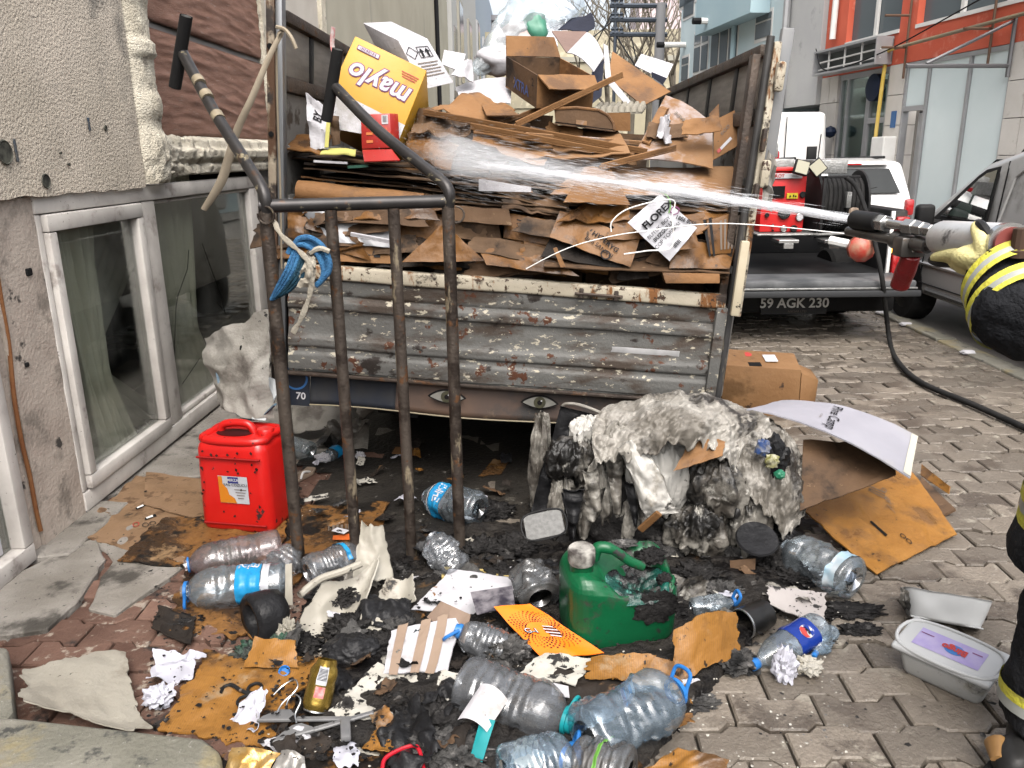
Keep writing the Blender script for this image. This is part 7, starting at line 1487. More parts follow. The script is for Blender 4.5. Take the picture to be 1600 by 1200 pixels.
# ================================================================== bottles
m_pet = clear_plastic('pet_clear', (.80, .86, .90), .13, (.62, .70, .76), .05); m_pets = clear_plastic('pet_sooty', (.78, .79, .80), .20, (.40, .42, .44), .08, soot=.8); m_petb = clear_plastic('pet_blue', (.80, .89, .96), .15, (.45, .60, .74), .05); m_petg = clear_plastic('pet_grey', (.80, .82, .84), .20, (.42, .44, .47), .05, soot=.25); m_petp = clear_plastic('pet_pink', (.80, .74, .74), .18, (.55, .45, .45), .06, soot=.5)
m_capb = mat('cap_blue', (.03, .22, .62), (.025, .18, .55), 6, .35); m_capt = mat('cap_teal', (.01, .34, .38), (.01, .30, .33), 6, .35); m_labb = mat('label_blue', (.02, .28, .60), (.02, .36, .70), 9, .3); m_labw = mat('label_white', (.66, .66, .68), (.55, .57, .62), 9, .4)
PROF5 = [(0, .55), (.012, .86), (.03, .97), (.06, 1), (.16, 1), (.66, 1), (.74, .985), (.80, .93), (.86, .78), (.91, .54), (.935, .37), (.95, .32), (1, .31)]
PROFS = [(0, .6), (.02, .9), (.05, 1), (.35, .96), (.62, 1), (.72, .9), (.82, .6), (.90, .36), (.94, .30), (1, .29)]
def prof_at(P, t):
    for (a, r0), (b, r1) in zip(P, P[1:]):
        if t <= b: k = (t - a) / max(b - a, 1e-6); return r0 + (r1 - r0) * k
    return P[-1][1]
def bottle(name, label, base, neck, rad, m, P=PROF5, ribs=5, crush=.12, seed=1, cap=None, handle=None, lab=(), flat=.92, neckring=None, up=None):
    base, neck = V3(base), V3(neck); ax_ = neck - base; L = ax_.length; M = frame_m(base, ax_, z=up or (0, 0, 1))
    t_ = thing(name, label, 'bottle', V3((base.x, base.y, max(0, base.z - rad))), 'discarded plastic bottles')
    def S_(t, a, off=0.0):
        r = prof_at(P, t) * rad
        if ribs and .18 < t < .66: r *= 1 + .022 * math.sin(t * ribs * 2 * math.pi / .48)
        env = math.sin(math.pi * min(1, max(0, t / .9))) ** .6
        q = V3((math.cos(a) * 1.3, math.sin(a) * 1.3, t * 3.2)) + V3((seed * 9.1, 0, 0))
        dn = noise.noise(q); c_ = crush * env * (dn * 1.2 - .9 * max(0, noise.noise(q * 1.7 + V3((4, 0, 0)))) + .9 * (crk(q * 1.1) - .3) + .55 * (crk(q * 2.4) - .27) + .3 * (.28 - abs(noise.noise(q * 3.1))))
        r = r * (1 + c_) + off
        return M @ V3((t * L, math.cos(a) * r, math.sin(a) * r * flat))
    nt, na = 64, 40
    v = [S_(i / nt, 6.28319 * k / na) for i in range(nt + 1) for k in range(na)]; f = [(i * na + k, i * na + (k + 1) % na, (i + 1) * na + (k + 1) % na, (i + 1) * na + k) for i in range(nt) for k in range(na)]
    f.append(tuple(range(na)))
    ob('body', (v, f), m, t_, smooth=True, ang=180)
    nr = prof_at(P, 1.0) * rad; ex = ax_.normalized()
    ob('neck_ring', lathe([(nr * 1.0, -.004), (nr * 1.35, -.003), (nr * 1.35, .004), (nr, .005)], 20, frame_m(M @ V3((L * .955, 0, 0)), M.to_3x3() @ V3((0, 1, 0)), z=ex), cap=False), neckring or m, t_, smooth=True)
    if cap: ob('cap', lathe([(nr * 1.18, -.016), (nr * 1.2, .004), (nr * 1.15, .010), (.002, .011)], 24, frame_m(neck, M.to_3x3() @ V3((0, 1, 0)), z=ex)), cap, t_, smooth=True)
    if handle:
        hm, d, sz = handle; d = V3(d).normalized(); c = M @ V3((L * .955, 0, 0)); s2 = d.cross(ex).normalized(); 
        pts = [c + s2 * nr * 1.3, c + s2 * sz * .55 + d * sz * .45, c + s2 * sz * .5 + d * sz * 1.15, c + d * sz * 1.32, c - s2 * sz * .5 + d * sz * 1.15, c - s2 * sz * .55 + d * sz * .45, c - s2 * nr * 1.3]
        ob('carry_handle', tube(smooth_path(pts, 5), .0062, 8), hm, t_, smooth=True); ob('handle_ring', lathe([(nr * 1.05, -.006), (nr * 1.42, -.006), (nr * 1.42, .006), (nr * 1.05, .006)], 22, frame_m(c, M.to_3x3() @ V3((0, 1, 0)), z=ex), cap=False), hm, t_, smooth=True)
    for (t0, t1, a0, a1, lm) in lab:
        lo = ob('label', gridsurf(lambda u, w: S_(t0 + (t1 - t0) * w, R(a0 + (a1 - a0) * u), .0022), 28, 12), lm, t_, smooth=True, ang=180)
    return t_, S_, L
def btext(par, S_, L, str_, t, a, h, rad, m, rot=90):
    ob('label_text', on(rot2(text2d(str_, h, 'CENTER', .02), rot), lambda x, y: S_(t + x / L, R(a) + y / rad, .0045)), m, par)
B5 = .078
b, S_, L = bottle('water_bottle', 'pink tinted sooty large bottle in front of the red canister', G(440, 852, B5), G(288, 884, .06), B5, m_petp, seed=1, crush=.10, neckring=m_capb)
b, S_, L = bottle('water_bottle', 'clear large bottle with blue label and blue loop handle', G(448, 908, B5), G(284, 924, .07), .083, m_pet, seed=2, crush=.14, handle=(m_capb, (0, -.35, -1), .05), neckring=m_capb, lab=((.22, .46, -40, 200, m_labb), (.14, .21, -40, 200, m_labw))); btext(b, S_, L, 'icim', .34, 95, .035, .083, m_paper, 180)
bottle('water_bottle', 'clear crumpled bottle half hidden behind left cart post', G(412, 912, B5), G(462, 860, .09), .07, m_petg, seed=3, crush=.25)
b, S_, L = bottle('water_bottle', 'grey ribbed bottle with a blue scrap between cart bars', G(480, 895, B5), G(565, 862, .08), .07, m_petg, seed=4, crush=.16, ribs=8, lab=((.62, .70, 20, 160, m_labb),))
b, S_, L = bottle('water_bottle', 'clear bottle with slanted blue label behind the right cart post', G(748, 795, .09), G(664, 775, .07), .088, m_pet, seed=5, crush=.16, lab=((.50, .72, -60, 200, m_labb), (.735, .75, -60, 200, m_labw))); btext(b, S_, L, 'Erikli', .6, 55, .04, .088, m_paper, 90)
bottle('water_bottle', 'grey soft crumpled bottle standing behind the cart bars', G(716, 892, .05), G(672, 835, .17), .068, m_petg, seed=6, crush=.35, ribs=6)
b, S_, L = bottle('water_bottle', 'large grey bottle with teal cap and handle at front centre', G(722, 1068, .075), G(893, 1128, .055), .092, m_petg, seed=7, crush=.18, ribs=6, cap=m_capt, handle=(m_capt, (.5, .6, .4), .055), neckring=m_capt)
sheet('peeled_label', 'peeled white bottle label lying on large grey bottle', gp((716, 1125, .10), (762, 1145, .09), (795, 1095, .15), (752, 1070, .17)), K6, .0015, 12, 10, cat='label', wr=.012, bend=(0, 0, .02)); sheet('teal_film_strip', 'teal plastic strip hanging off the large grey bottle', gp((735, 1185, .02), (755, 1190, .02), (775, 1125, .12), (752, 1120, .12)), mat('teal_film', (.02, .28, .30), (.03, .36, .38), 10, .2), .0015, 8, 14, cat='plastic strip', wr=.012)
b, S_, L = bottle('water_bottle', 'large bluish clear bottle with colourful label at front right', G(915, 1155, .085), G(1062, 1078, .08), .098, m_petb, seed=8, crush=.20, ribs=5, handle=(m_capb, (.35, .3, .9), .058), neckring=m_capb, lab=((.60, .635, -70, 40, m_navy), (.635, .72, -70, 40, m_labb), (.72, .745, -70, 40, m_labw)))
btext(b, S_, L, 'Danos', .675, -15, .03, .098, m_redi, 90); ob('label_patch', gridsurf(lambda u, w: S_(.65 + .05 * w, R(-62 + 25 * u), .004), 8, 6), m_grn, b, smooth=True); ob('label_patch', gridsurf(lambda u, w: S_(.65 + .05 * w, R(5 + 28 * u), .004), 8, 6), m_labw, b, smooth=True)
bottle('water_bottle', 'clear bottle with blue cap cut by the bottom edge', G(790, 1215, .07), G(900, 1180, .06), .085, m_petb, seed=9, crush=.14, cap=m_capb, handle=(m_capb, (.2, .8, .3), .05)); bottle('water_bottle', 'sooty bottle with coloured label edge cut by bottom edge', G(985, 1215, .07), G(885, 1185, .06), .082, m_pets, seed=10, crush=.18, cap=m_capb, lab=((.40, .46, 20, 160, m_grn),))
bottle('melted_bottle', 'small dark melted bottle with blue cap above the big grey bottle', G(790, 1015, .05), G(715, 985, .10), .058, m_petg, seed=11, crush=.25, cap=m_capb, handle=(m_capb, (-.8, -.3, -.3), .045), neckring=m_capb); ob('melted_crust', lump(G(790, 1018, .05), (.075, .055, .05), .45, 3, 8, 5), m_ash, label='grey melted crust on the small dark bottle', cat='melted plastic', smooth=True, ang=180)
bottle('sooty_bottle', 'crushed clear bottle with black soot left of green canister', G(845, 935, .08), G(820, 885, .12), .082, m_pets, seed=12, crush=.30, ribs=0)
b, S_, L = bottle('water_bottle', 'big clear crumpled bottle with pale blue label by golden box', G(1335, 905, .09), G(1225, 855, .08), .092, m_pet, seed=13, crush=.22, ribs=3, lab=((.08, .20, -20, 190, mat('label_pale', (.35, .58, .72), (.6, .66, .7), 12, .3)),))
b, S_, L = bottle('cola_bottle', 'clear soft drink bottle with dark blue label and round logo', G(1282, 978, .05), G(1178, 1038, .035), .056, m_pet, P=PROFS, seed=14, crush=.10, ribs=0, cap=m_capb, lab=((.20, .50, 0, 360, mat('label_deep_blue', (.01, .05, .36), (.01, .04, .30), 6, .25)),))
for g_, m_ in ((disc2d(.026, 20), m_paper), (([V3((-.024, .004, 0)), V3((-.012, .0085, 0)), V3((.0, .004, 0)), V3((.012, .002, 0)), V3((.024, .006, 0)), V3((.018, .020, 0)), V3((0, .0255, 0)), V3((-.018, .020, 0))], [tuple(range(8))]), m_redi), (([V3((-.024, -.006, 0)), V3((-.018, -.020, 0)), V3((0, -.0255, 0)), V3((.018, -.020, 0)), V3((.024, -.004, 0)), V3((.01, -.007, 0)), V3((-.01, -.004, 0))], [tuple(range(7))]), mat('label_deep_blue', ()))):
    ob('logo', on(g_, lambda x, y: S_(.33 + y / L, R(60) + x / .056, .004 if m_ is m_paper else .0052)), m_, b)
btext(b, S_, L, 'PEPSI', .33, 60, .008, .056, m_ink, 0) if False else ob('logo_text', on(rot2(text2d('PEPSI', .009, 'CENTER', .04), 180), lambda x, y: S_(.33 + y / L, R(60) + x / .056, .0065)), m_ink, b)
bottle('small_bottle', 'small blue tinted bottle beside soft drink bottle', G(1300, 985, .03), G(1272, 1024, .02), .030, m_petb, P=PROFS, seed=15, crush=.25, ribs=4, cap=m_capb); bottle('small_bottle', 'small clear bottle with blue loop near the black tin', G(1080, 950, .05), G(1150, 940, .06), .04, m_pet, P=PROFS, seed=16, crush=.22, ribs=0, handle=(m_capb, (.3, -.2, .9), .035))
bottle('small_bottle', 'small clear bottle with blue label under the truck tail', G(512, 714, .03), G(535, 700, .03), .04, m_pet, P=PROFS, seed=17, crush=.1, ribs=0, lab=((.3, .7, 0, 360, m_labb),)); bottle('small_bottle', 'clear bottle tucked behind the red canister', G(485, 705, .06), G(430, 690, .06), .06, m_pet, seed=18, crush=.1)

# ================================================================== canisters, tubs, tins
def rbox(w, d, h, b_, seg=4): return bev(span((-w / 2, -d / 2, 0), (w / 2, d / 2, h)), b_, seg)
m_redc = mat('canister_red', (.48, .010, .008), (.42, .008, .006), 5, .3, spec=.4, layers=[((.02, .01, .01), 22, .70, .72, .6), ((.42, .006, .006), 3, .6, .8)])
RM_ = frame_m(G(362, 838) + V3((.045, .14, 0)), V3((.985, -.17, 0)), z=(0, 0, 1)) @ Matrix.Scale(1.13, 4)
RC = thing('red_canister', 'red plastic canister with paper label standing by the window', 'canister', None, M=RM_)
rb = bev(span((-.158, -.12, 0), (.158, .12, .40)), .045, 5); rb = [V3((p.x * (1 - .10 * max(0, p.z - .30) / .1), p.y * (1 - .12 * max(0, p.z - .30) / .1), p.z)) for p in rb[0]], rb[1]
ob('body', xf(rb, RM_), m_redc, RC, smooth=True, ang=60)
ob('top_rim', xf(tube(smooth_path([V3((-.11, -.085, .392)), V3((.11, -.085, .392)), V3((.125, .0, .395)), V3((.11, .085, .392)), V3((-.11, .085, .392)), V3((-.125, 0, .395))], 6, True) + [V3((-.11, -.085, .392))], .018, 10), RM_), m_redc, RC, smooth=True)
ob('handle', xf(tube(smooth_path([V3((-.09, 0, .39)), V3((-.07, 0, .43)), V3((.03, 0, .435)), V3((.06, 0, .39))], 6), .016, 12), RM_), m_redc, RC, smooth=True); ob('recess', xf(lathe([(.05, 0), (.05, .003)], 20, Matrix.Translation((-.02, -.02, .4005)) @ Matrix.Diagonal((1.5, .8, 1, 1))), RM_), mat('melt_dark_red', (.06, .01, .01), rough=.5), RC); ob('spout', xf(lathe([(.032, 0), (.034, .03), (.03, .036), (.01, .037)], 20, Matrix.Translation((.105, .0, .385))), RM_), m_redc, RC, smooth=True)
for z in (.05, .33): ob('body_groove', xf(tube([V3((-.135, -.121, z)), V3((.135, -.121, z))], .005, 6), RM_), mat('groove_red', (.35, .005, .005), rough=.4), RC)
face = lambda x, z, o=.0015: RM_ @ V3((x, -.12 - o, z))
lb_ = ob('label', on(rect2d(.125, .115, (.01, .20)), lambda x, y: face(x, y)), m_labw, RC)
ob('label_orange', on(([V3(p) for p in ((-.0515, .144, 0), (.02, .144, 0), (.012, .165, 0), (-.01, .18, 0), (-.016, .205, 0), (-.034, .225, 0), (-.034, .256, 0), (-.0515, .256, 0))], [tuple(range(8))]), lambda x, y: face(x, y, .003)), mat('print_orange2', (.75, .25, .02), rough=.4), lb_)
ob('label_blue', on(rect2d(.045, .026, (.012, .242)), lambda x, y: face(x, y, .003)), m_navy, lb_); ob('label_text', on(mv2(text2d('MIRZA', .012, 'CENTER', .02), .012, .242), lambda x, y: face(x, y, .0045)), m_paper, lb_); ob('label_text', on(mv2(text2d('YAG COZUCU', .011, 'CENTER', .01), .02, .222), lambda x, y: face(x, y, .0045)), m_ink, lb_)
for k in range(4): ob('label_line', on(rect2d(.05 - .008 * k, .003, (.04, .203 - .012 * k)), lambda x, y: face(x, y, .0045)), m_gryi, lb_)
for k in range(26): 
    x, z = rnd.uniform(-.13, .13), rnd.choice((rnd.uniform(.27, .36), rnd.uniform(.05, .36))); ob('soot_fleck', on(([V3((x + rnd.uniform(.002, .008) * math.cos(a), z + rnd.uniform(.002, .009) * math.sin(a), 0)) for a in (0, 1, 2, 3, 4, 5)], [tuple(range(6))]), lambda p, q: face(p, q, .0022 if z < .34 else .0)), m_char, RC)
# green canister, top melted in
GM_ = frame_m(G(968, 1016) + V3((.0, .12, -.01)), V3((.97, .18, .03)), z=(-.10, -.12, 1)) @ Matrix.Scale(1.17, 4)
gt_ = None
GC = thing('green_canister', 'dark green plastic canister with melted top at centre', 'canister', None, M=GM_)
m_grc = mat('canister_green', (.007, .135, .05), (.005, .09, .032), 4, .3, bump=.15, bsc=30, layers=[((.05, .045, .04), 5, .58, .70, .6), ((.03, .03, .028), 16, .62, .70, .6)])
g = bev(span((-.165, -.115, 0), (.165, .115, .285)), .065, 6); bm = bmesh.new(); vs = [bm.verts.new(p) for p in g[0]]; [bm.faces.new([vs[i] for i in q]) for q in g[1]]; bmesh.ops.subdivide_edges(bm, edges=bm.edges, cuts=4, use_grid_fill=True); bm.verts.index_update(); bm.faces.ensure_lookup_table()
gv = []
for v in bm.verts:
    p = v.co.copy(); t_ = max(0, p.z / .285)
    p.x *= 1 + .03 * noise.noise(p * 9); p.y *= 1 + .05 * noise.noise(p * 8)
    dd = math.exp(-(((p.x - .05) / .10) ** 2 + ((p.y + .03) / .085) ** 2)); 
    if p.z > .13: p.z -= .15 * dd * (p.z - .13) / .155 * (1 + .6 * noise.noise(p * 30)); p.z += .012 * noise.noise(p * 22) * dd * 2
    gv.append(p)
gf = [tuple(x.index for x in q.verts) for q in bm.faces]; bm.free()
ob('body', xf((gv, gf), GM_), m_grc, GC, smooth=True, ang=180)
ob('melted_skin', xf(gridsurf(lambda u, v: V3((.05 + (.115) * math.cos(u * 6.283) * v, -.04 + .085 * math.sin(u * 6.283) * v, .225 - .06 * (1 - v) + .022 * noise.noise(V3((math.cos(u * 6.283) * v * 4, math.sin(u * 6.283) * v * 4, 2))) - .035 * max(0, v - .85) / .15)), 40, 12, .003), GM_), mat('teal_melt', (.012, .12, .09), (.02, .045, .04), 14, .25, bump=1, bsc=40, layers=[((.015, .015, .015), 9, .46, .60), ((.12, .36, .30), 20, .62, .72)]), GC, smooth=True, ang=180)
ob('handle', xf(tube(smooth_path([V3((-.075, 0, .28)), V3((-.06, 0, .315)), V3((-.02, -.01, .31)), V3((.03, -.02, .27)), V3((.07, -.02, .245))], 6), [.018] * 12 + [.015] * 13, 10), GM_), m_grc, GC, smooth=True)
ob('spout', xf(lathe([(.034, .26), (.034, .295)], 18, Matrix.Translation((-.115, -.02, 0))), GM_), m_grc, GC, smooth=True); ob('cap', xf(lathe([(.038, .290), (.040, .296), (.040, .330), (.036, .335), (.002, .335)], 24, Matrix.Translation((-.115, -.02, 0))), GM_), mat('sooty_cap', (.55, .53, .48), (.06, .05, .045), 26, .6), GC, smooth=True)
ob('soot_streak', xf(lump((.08, -.118, .17), (.06, .006, .05), .5, 3, 4, 4), GM_), m_char, GC, smooth=True)
for k, (x_, y_, z_, s_) in enumerate(((.11, .03, .245, (.04, .04, .012)), (.03, .075, .268, (.05, .02, .008)), (.13, -.06, .215, (.025, .03, .014)))): ob('charred_crust', xf(lump((x_, y_, z_), s_, .5, 3, k + 6, 5), GM_), m_char if k != 1 else m_ash, GC, smooth=True, ang=180)
# ice cream tubs
m_tub = mat('milky_tub', (.60, .60, .58), (.52, .52, .50), 4, .35, bump=.15, bsc=20, layers=[((.30, .27, .19), 4, .46, .66, .6), ((.05, .045, .04), 5, .56, .68, .7)])
m_tubc = mat('clean_tub', (.64, .65, .65), (.58, .59, .59), 3, .3)
q = [G(x, y, z) for x, y, z in ((1402, 1045, .0), (1530, 1108, .0), (1580, 1020, .0), (1462, 975, .0))]
TC = (G(1405, 1048) + G(1530, 1106)) / 2; ux_ = (G(1530, 1106) - G(1405, 1048)).normalized(); TMm = frame_m(TC + V3((0, 0, .0)) + V3((-ux_.y, ux_.x, 0)) * .075, ux_, z=(-.05, -.28, 1))
TB = thing('lidded_tub', 'sooty white ice cream tub with purple lid label at right', 'tub', None, M=TMm)
gt = bev(span((-.135, -.075, .0), (.135, .075, .105)), .028, 4); gt = [V3((p.x * (.88 + 1.1 * p.z), p.y * (.86 + 1.2 * p.z), p.z + .006 * noise.noise(p * 18))) for p in gt[0]], gt[1]
ob('tub', xf(gt, TMm), m_tub, TB, smooth=True, ang=60); lid = ob('lid', xf(bev(span((-.148, -.085, .1055), (.148, .085, .128)), .010, 3), TMm), m_tubc, TB, smooth=True)
ob('lid_rim', xf(tube(smooth_path([V3((-.125, -.066, .128)), V3((.125, -.066, .128)), V3((.125, .066, .128)), V3((-.125, .066, .128))], 8, True) + [V3((-.125, -.066, .128))], .006, 8), TMm), m_tubc, lid, smooth=True)
tf_ = lambda o: (lambda x, y: TMm @ V3((x, y, .1285 + o)))
ob('lid_label', on(rect2d(.20, .085), tf_(.001)), mat('label_lilac', (.42, .35, .66), (.52, .46, .70), 16, .4), lid); ob('label_blob', on(disc2d(.030, 18, (.015, .0), .022), tf_(.002)), mat('label_sky', (.05, .2, .55), rough=.4), lid); ob('label_text', on(rot2(text2d('Bingo', .024, 'CENTER', .05), 180), lambda x, y: tf_(.0035)(x + .015, y)), m_redi, lid)
for x in (-.08, -.07, .075): ob('label_line', on(rect2d(.03, .004, (x, .02)), tf_(.002)), m_purp, lid)
ob('clasp', xf(tube([V3((.15, -.03, .10)), V3((.162, 0, .085)), V3((.15, .03, .10))], .006, 8), TMm), m_tubc, TB, smooth=True)
c2 = G(1485, 985); TM2 = frame_m(c2 + V3((0, .05, .0)), V3((.93, -.36, 0)), z=(.05, .55, .9))
TB2 = thing('open_tub', 'empty crushed white tub lying behind the lidded tub', 'tub', None, M=TM2)
def tubshell(u, v):
    a = 6.2832 * u; k = .85 + .22 * v; x = math.cos(a); y = math.sin(a); s4 = (abs(x) ** 4 + abs(y) ** 4) ** -.25
    p = V3((x * s4 * .135 * k, y * s4 * .085 * k, .10 * v)); return TM2 @ (p * (1 + .05 * noise.noise(p * 16)))
ob('shell', gridsurf(tubshell, 60, 12, .003), m_tubc, TB2, smooth=True, ang=180); ob('base', xf(bev(span((-.115, -.072, -.002), (.115, .072, .004)), .002, 1), TM2), m_tubc, TB2); ob('scorched_corner', xf(lump((-.13, -.04, .06), (.02, .03, .04), .4, 3, 2, 3), TM2), m_melt, TB2, smooth=True)
# black tin, crushed can, foil tray, melted tubs
tm = G(1150, 965, .05); tin = thing('black_tin', 'sooty black open tin lying right of golden board', 'tin', G(1175, 965)); Mt = frame_m(G(1163, 985, .055), G(1163, 985, .055) - G(1215, 945, .075), z=(0, 0, 1))
Mt = frame_m(G(1160, 975, .055), (0, 0, 1), z=(G(1160, 975, .055) - G(1222, 938, .075))); ob('body', lathe([(.048, -.12), (.052, -.118), (.053, -.08), (.054, -.078), (.054, 0), (.050, .002), (.047, 0), (.046, -.10), (.002, -.10)], 32, Mt), mat('black_tin', (.02, .02, .02), (.04, .038, .036), 8, .3, metal=.5), tin, smooth=True, ang=50); ob('bright_rim', lathe([(.0535, -.006), (.0555, -.003), (.0555, .003), (.052, .004)], 32, Mt, cap=False), m_chrome, tin, smooth=True)
cm = G(493, 1108, .035); ca = (D(511, 1030, cm.y + .07) - cm); Mc = frame_m(cm, ca.orthogonal(), z=ca); can = thing('gold_can', 'crushed gold drink can with barcode lying on wet cardboard', 'can', G(500, 1070)); L_ = ca.length
def canfn(u, v, off=0): 
    a = 6.2832 * u; r = .043 * (.84 + .16 * min(1, v * 9) if v < .11 else 1 if v < .86 else 1 - .3 * (v - .86) / .14); q_ = V3((math.cos(a) * 1.5, math.sin(a) * 1.5, v * 4)); cr = max(0, v - .35) * .5
    r *= 1 + cr * (noise.noise(q_) + .5 * abs(noise.noise(q_ * 2)) - .45); return Mc @ V3((math.cos(a) * (r + off), math.sin(a) * (r + off), v * L_))
ob('body', gridsurf(canfn, 36, 30), mat('gold_foil', (.50, .34, .08), (.42, .27, .05), 9, .25, metal=.8, bump=.3, bsc=40, layers=[((.06, .045, .02), 12, .64, .72)]), can, smooth=True, ang=50); ob('lid', lathe([(.036, .002), (.037, -.004), (.034, -.002), (.032, .004), (.002, .004)], 24, Mc), m_chrome, can, smooth=True); ob('opening', on(disc2d(.010, 14, (.006, .0), .013), lambda x, y: Mc @ V3((x + .004, y, .0028))), m_dark, can)
cc = min((u / 36 for u in range(36)), key=lambda u: -(canfn(u, .6) - cm).dot(V3((.25, -.6, .8)))); ob('barcode_label', gridsurf(lambda u, v: canfn(cc - .06 + .12 * u, .52 + .36 * v, .0012), 8, 8), m_labw, can, smooth=True); ob('red_label', gridsurf(lambda u, v: canfn(cc - .05 + .11 * u, .27 + .22 * v, .0014), 8, 8), mat('label_pinkish', (.7, .4, .38), (.6, .1, .1), 60, .4), can, smooth=True)
ob('barcode', join(*[gridsurf(lambda u, v, k=k: canfn(cc - .05 + .1 * u, .62 + .026 * k + .012 * v, .0025), 4, 1) for k in range(9)]), m_ink, can)
fm_ = frame_m(D(850, 820, 2.78), V3((.95, .0, .22)), z=(-.1, -.75, .62)); ft_ = thing('foil_lid', 'grey rectangular foil tray lid leaning on the heap', 'tray', None, M=fm_); ob('plate', xf(bev(span((-.075, -.05, 0), (.075, .05, .004)), .0018, 1), fm_), mat('foil_grey', (.20, .20, .195), (.13, .13, .125), 60, .5, metal=.3), ft_); ob('rim', xf(tube(smooth_path([V3((-.07, -.045, .004)), V3((.07, -.045, .004)), V3((.07, .045, .004)), V3((-.07, .045, .004))], 8, True) + [V3((-.07, -.045, .004))], .004, 8), fm_), m_trim, ft_, smooth=True)
m_mw = mat('melted_white', (.52, .49, .42), (.44, .41, .34), 4, .5, bump=.25, bsc=30, layers=[((.24, .20, .15), 5, .58, .74), ((.02, .018, .016), 5, .66, .72), ((.02, .018, .016), 30, .71, .74)])
o, s = sheet('melted_white_shell', 'curved melted white plastic shell between the cart bars', gp((462, 985, .04), (560, 975, .05), (598, 850, .22), (500, 900, .18)), m_mw, .006, 34, 34, cat='melted plastic', bend=(0, .0, -.07), wr=.02, ws=7, torn=.10, ts=3, seed=4)
ob('standing_flap', Sheet([D(548, 905, 2.72), D(618, 905, 2.75), D(600, 815, 2.85), D(565, 812, 2.85)], bend=(0, -.03, 0), wr=.02, ws=8, torn=.12, seed=7).geo(24, 24, .006), m_mw, o, smooth=True, ang=180); ob('curled_rim', tube(smooth_path([G(468, 930, .15), G(500, 905, .17), G(535, 893, .18), G(565, 880, .2)], 6), [.014] * 19, 8), m_mw, o, smooth=True); ob('sooty_inside', lump(G(520, 935, .06), (.09, .06, .05), .4, 3, 5, 5), m_char, o, smooth=True)
sheet('melted_white_piece', 'second melted white plastic piece right of third bar', gp((590, 935, .05), (650, 940, .05), (645, 895, .12), (605, 890, .12)), m_mw, .006, 18, 18, cat='melted plastic', bend=(0, 0, -.03), wr=.02, torn=.12, seed=8); sheet('white_strip_piece', 'thin white melted strip beside the left cart post', [(446, 945, 2.62), (458, 945, 2.62), (456, 880, 2.68), (446, 882, 2.68)], m_mw, .006, 8, 18, cat='melted plastic', wr=.008)
bt_ = thing('black_tub', 'black melted round tub lying by the left cart post', 'melted tub', G(415, 990)); Mb = frame_m(G(412, 962, .085), (0, 0, 1), z=(-.75, -.62, .2))
ob('tub', ([Mb @ (V3(p) * (1 + .13 * noise.noise(V3(p) * 14))) for p in lathe([(.03, -.07), (.075, -.065), (.09, -.03), (.095, .03), (.085, .05), (.062, .048), (.052, .03), (.05, -.03), (.002, -.035)], 36)[0]], lathe([(.03, -.07), (.075, -.065), (.09, -.03), (.095, .03), (.085, .05), (.062, .048), (.052, .03), (.05, -.03), (.002, -.035)], 36)[1]), m_bplas, bt_, smooth=True, ang=180); ob('white_residue', lump(G(445, 985, .05), (.035, .03, .05), .45, 3, 4, 4), m_mw, bt_, smooth=True)
ob('black_bowl', lump(G(550, 1018, .03), (.10, .075, .055), .18, 1.8, 6, 5), m_bplas, label='shiny black melted bowl above the gold can', cat='melted plastic', smooth=True, ang=180)
# hangers, scissors, ring, wrappers
def hanger(label, a, b, hx):
    a, b = V3(a), V3(b); t_ = thing('clothes_hanger', label, 'hanger', a); mh = mat('hanger_grey', (.16, .16, .165), (.22, .22, .22), 12, .45); d = b - a; n_ = V3((-d.y, d.x, 0)).normalized()
    ob('arm', bev(prism([a, a + d * .42, a + d * .40 + n_ * .018, a + d * .30 + n_ * .048, a + d * .2 + n_ * .05, a + d * .05 + n_ * .02], (0, 0, .012)), .003, 1), mh, t_); ob('bar', bev(prism([a + d * .4, b, b + n_ * .016, a + d * .4 + n_ * .018], (0, 0, .010)), .003, 1), mh, t_)
    c = a + d * .25 + n_ * .05 + V3((0, 0, .012)); ob('hook', tube(smooth_path([c, c + n_ * .03 + V3((0, 0, .01)), c + n_ * .06 + d.normalized() * .02 + V3((0, 0, .03)), c + n_ * .09 + V3((0, 0, .035)), c + n_ * .08 - d.normalized() * .035 + V3((0, 0, .02)), c + n_ * .05 - d.normalized() * .055 + V3((0, 0, .01))], 5), .0025, 6), m_chrome, t_, smooth=True)
hanger('grey plastic hanger with wire hook, the farther of two', G(400, 1130, .03), G(555, 1128, .045), 0); hanger('grey plastic hanger with wire hook, the nearer of two', G(425, 1165, .03), G(585, 1118, .05), 0)
ob('clip_bar', bev(gbox((0, 0, 0), (.03, .085, .02), frame_m(G(540, 1140, .06), V3((1, .25, 0)), z=(0, 0, 1))), .006, 2), mat('hanger_grey', ()), label='short grey clip lying across the hanger bars', cat='clip', smooth=True)
SC = thing('scissors', 'black scissors lying on the wet cardboard left of gold can', 'scissors', G(375, 1085))
for c, r_ in ((G(398, 1075, .03), .021), (G(382, 1095, .03), .021)): ob('finger_ring', tube([c + V3((r_ * math.cos(a), r_ * 1.1 * math.sin(a), 0)) for a in [6.2832 * k / 20 for k in range(21)]], .005, 8, cap=False), m_trim, SC, smooth=True)
ob('blade', tube(smooth_path([G(392, 1085, .03), G(375, 1078, .032), G(362, 1070, .032), G(350, 1073, .03), G(345, 1082, .03)], 5), [.006] * 12 + [.005] * 9, 8, flat=.6), m_trim, SC, smooth=True); ob('pivot', lathe([(.005, 0), (.005, .004)], 10, Matrix.Translation(G(376, 1079, .036))), m_chrome, SC)
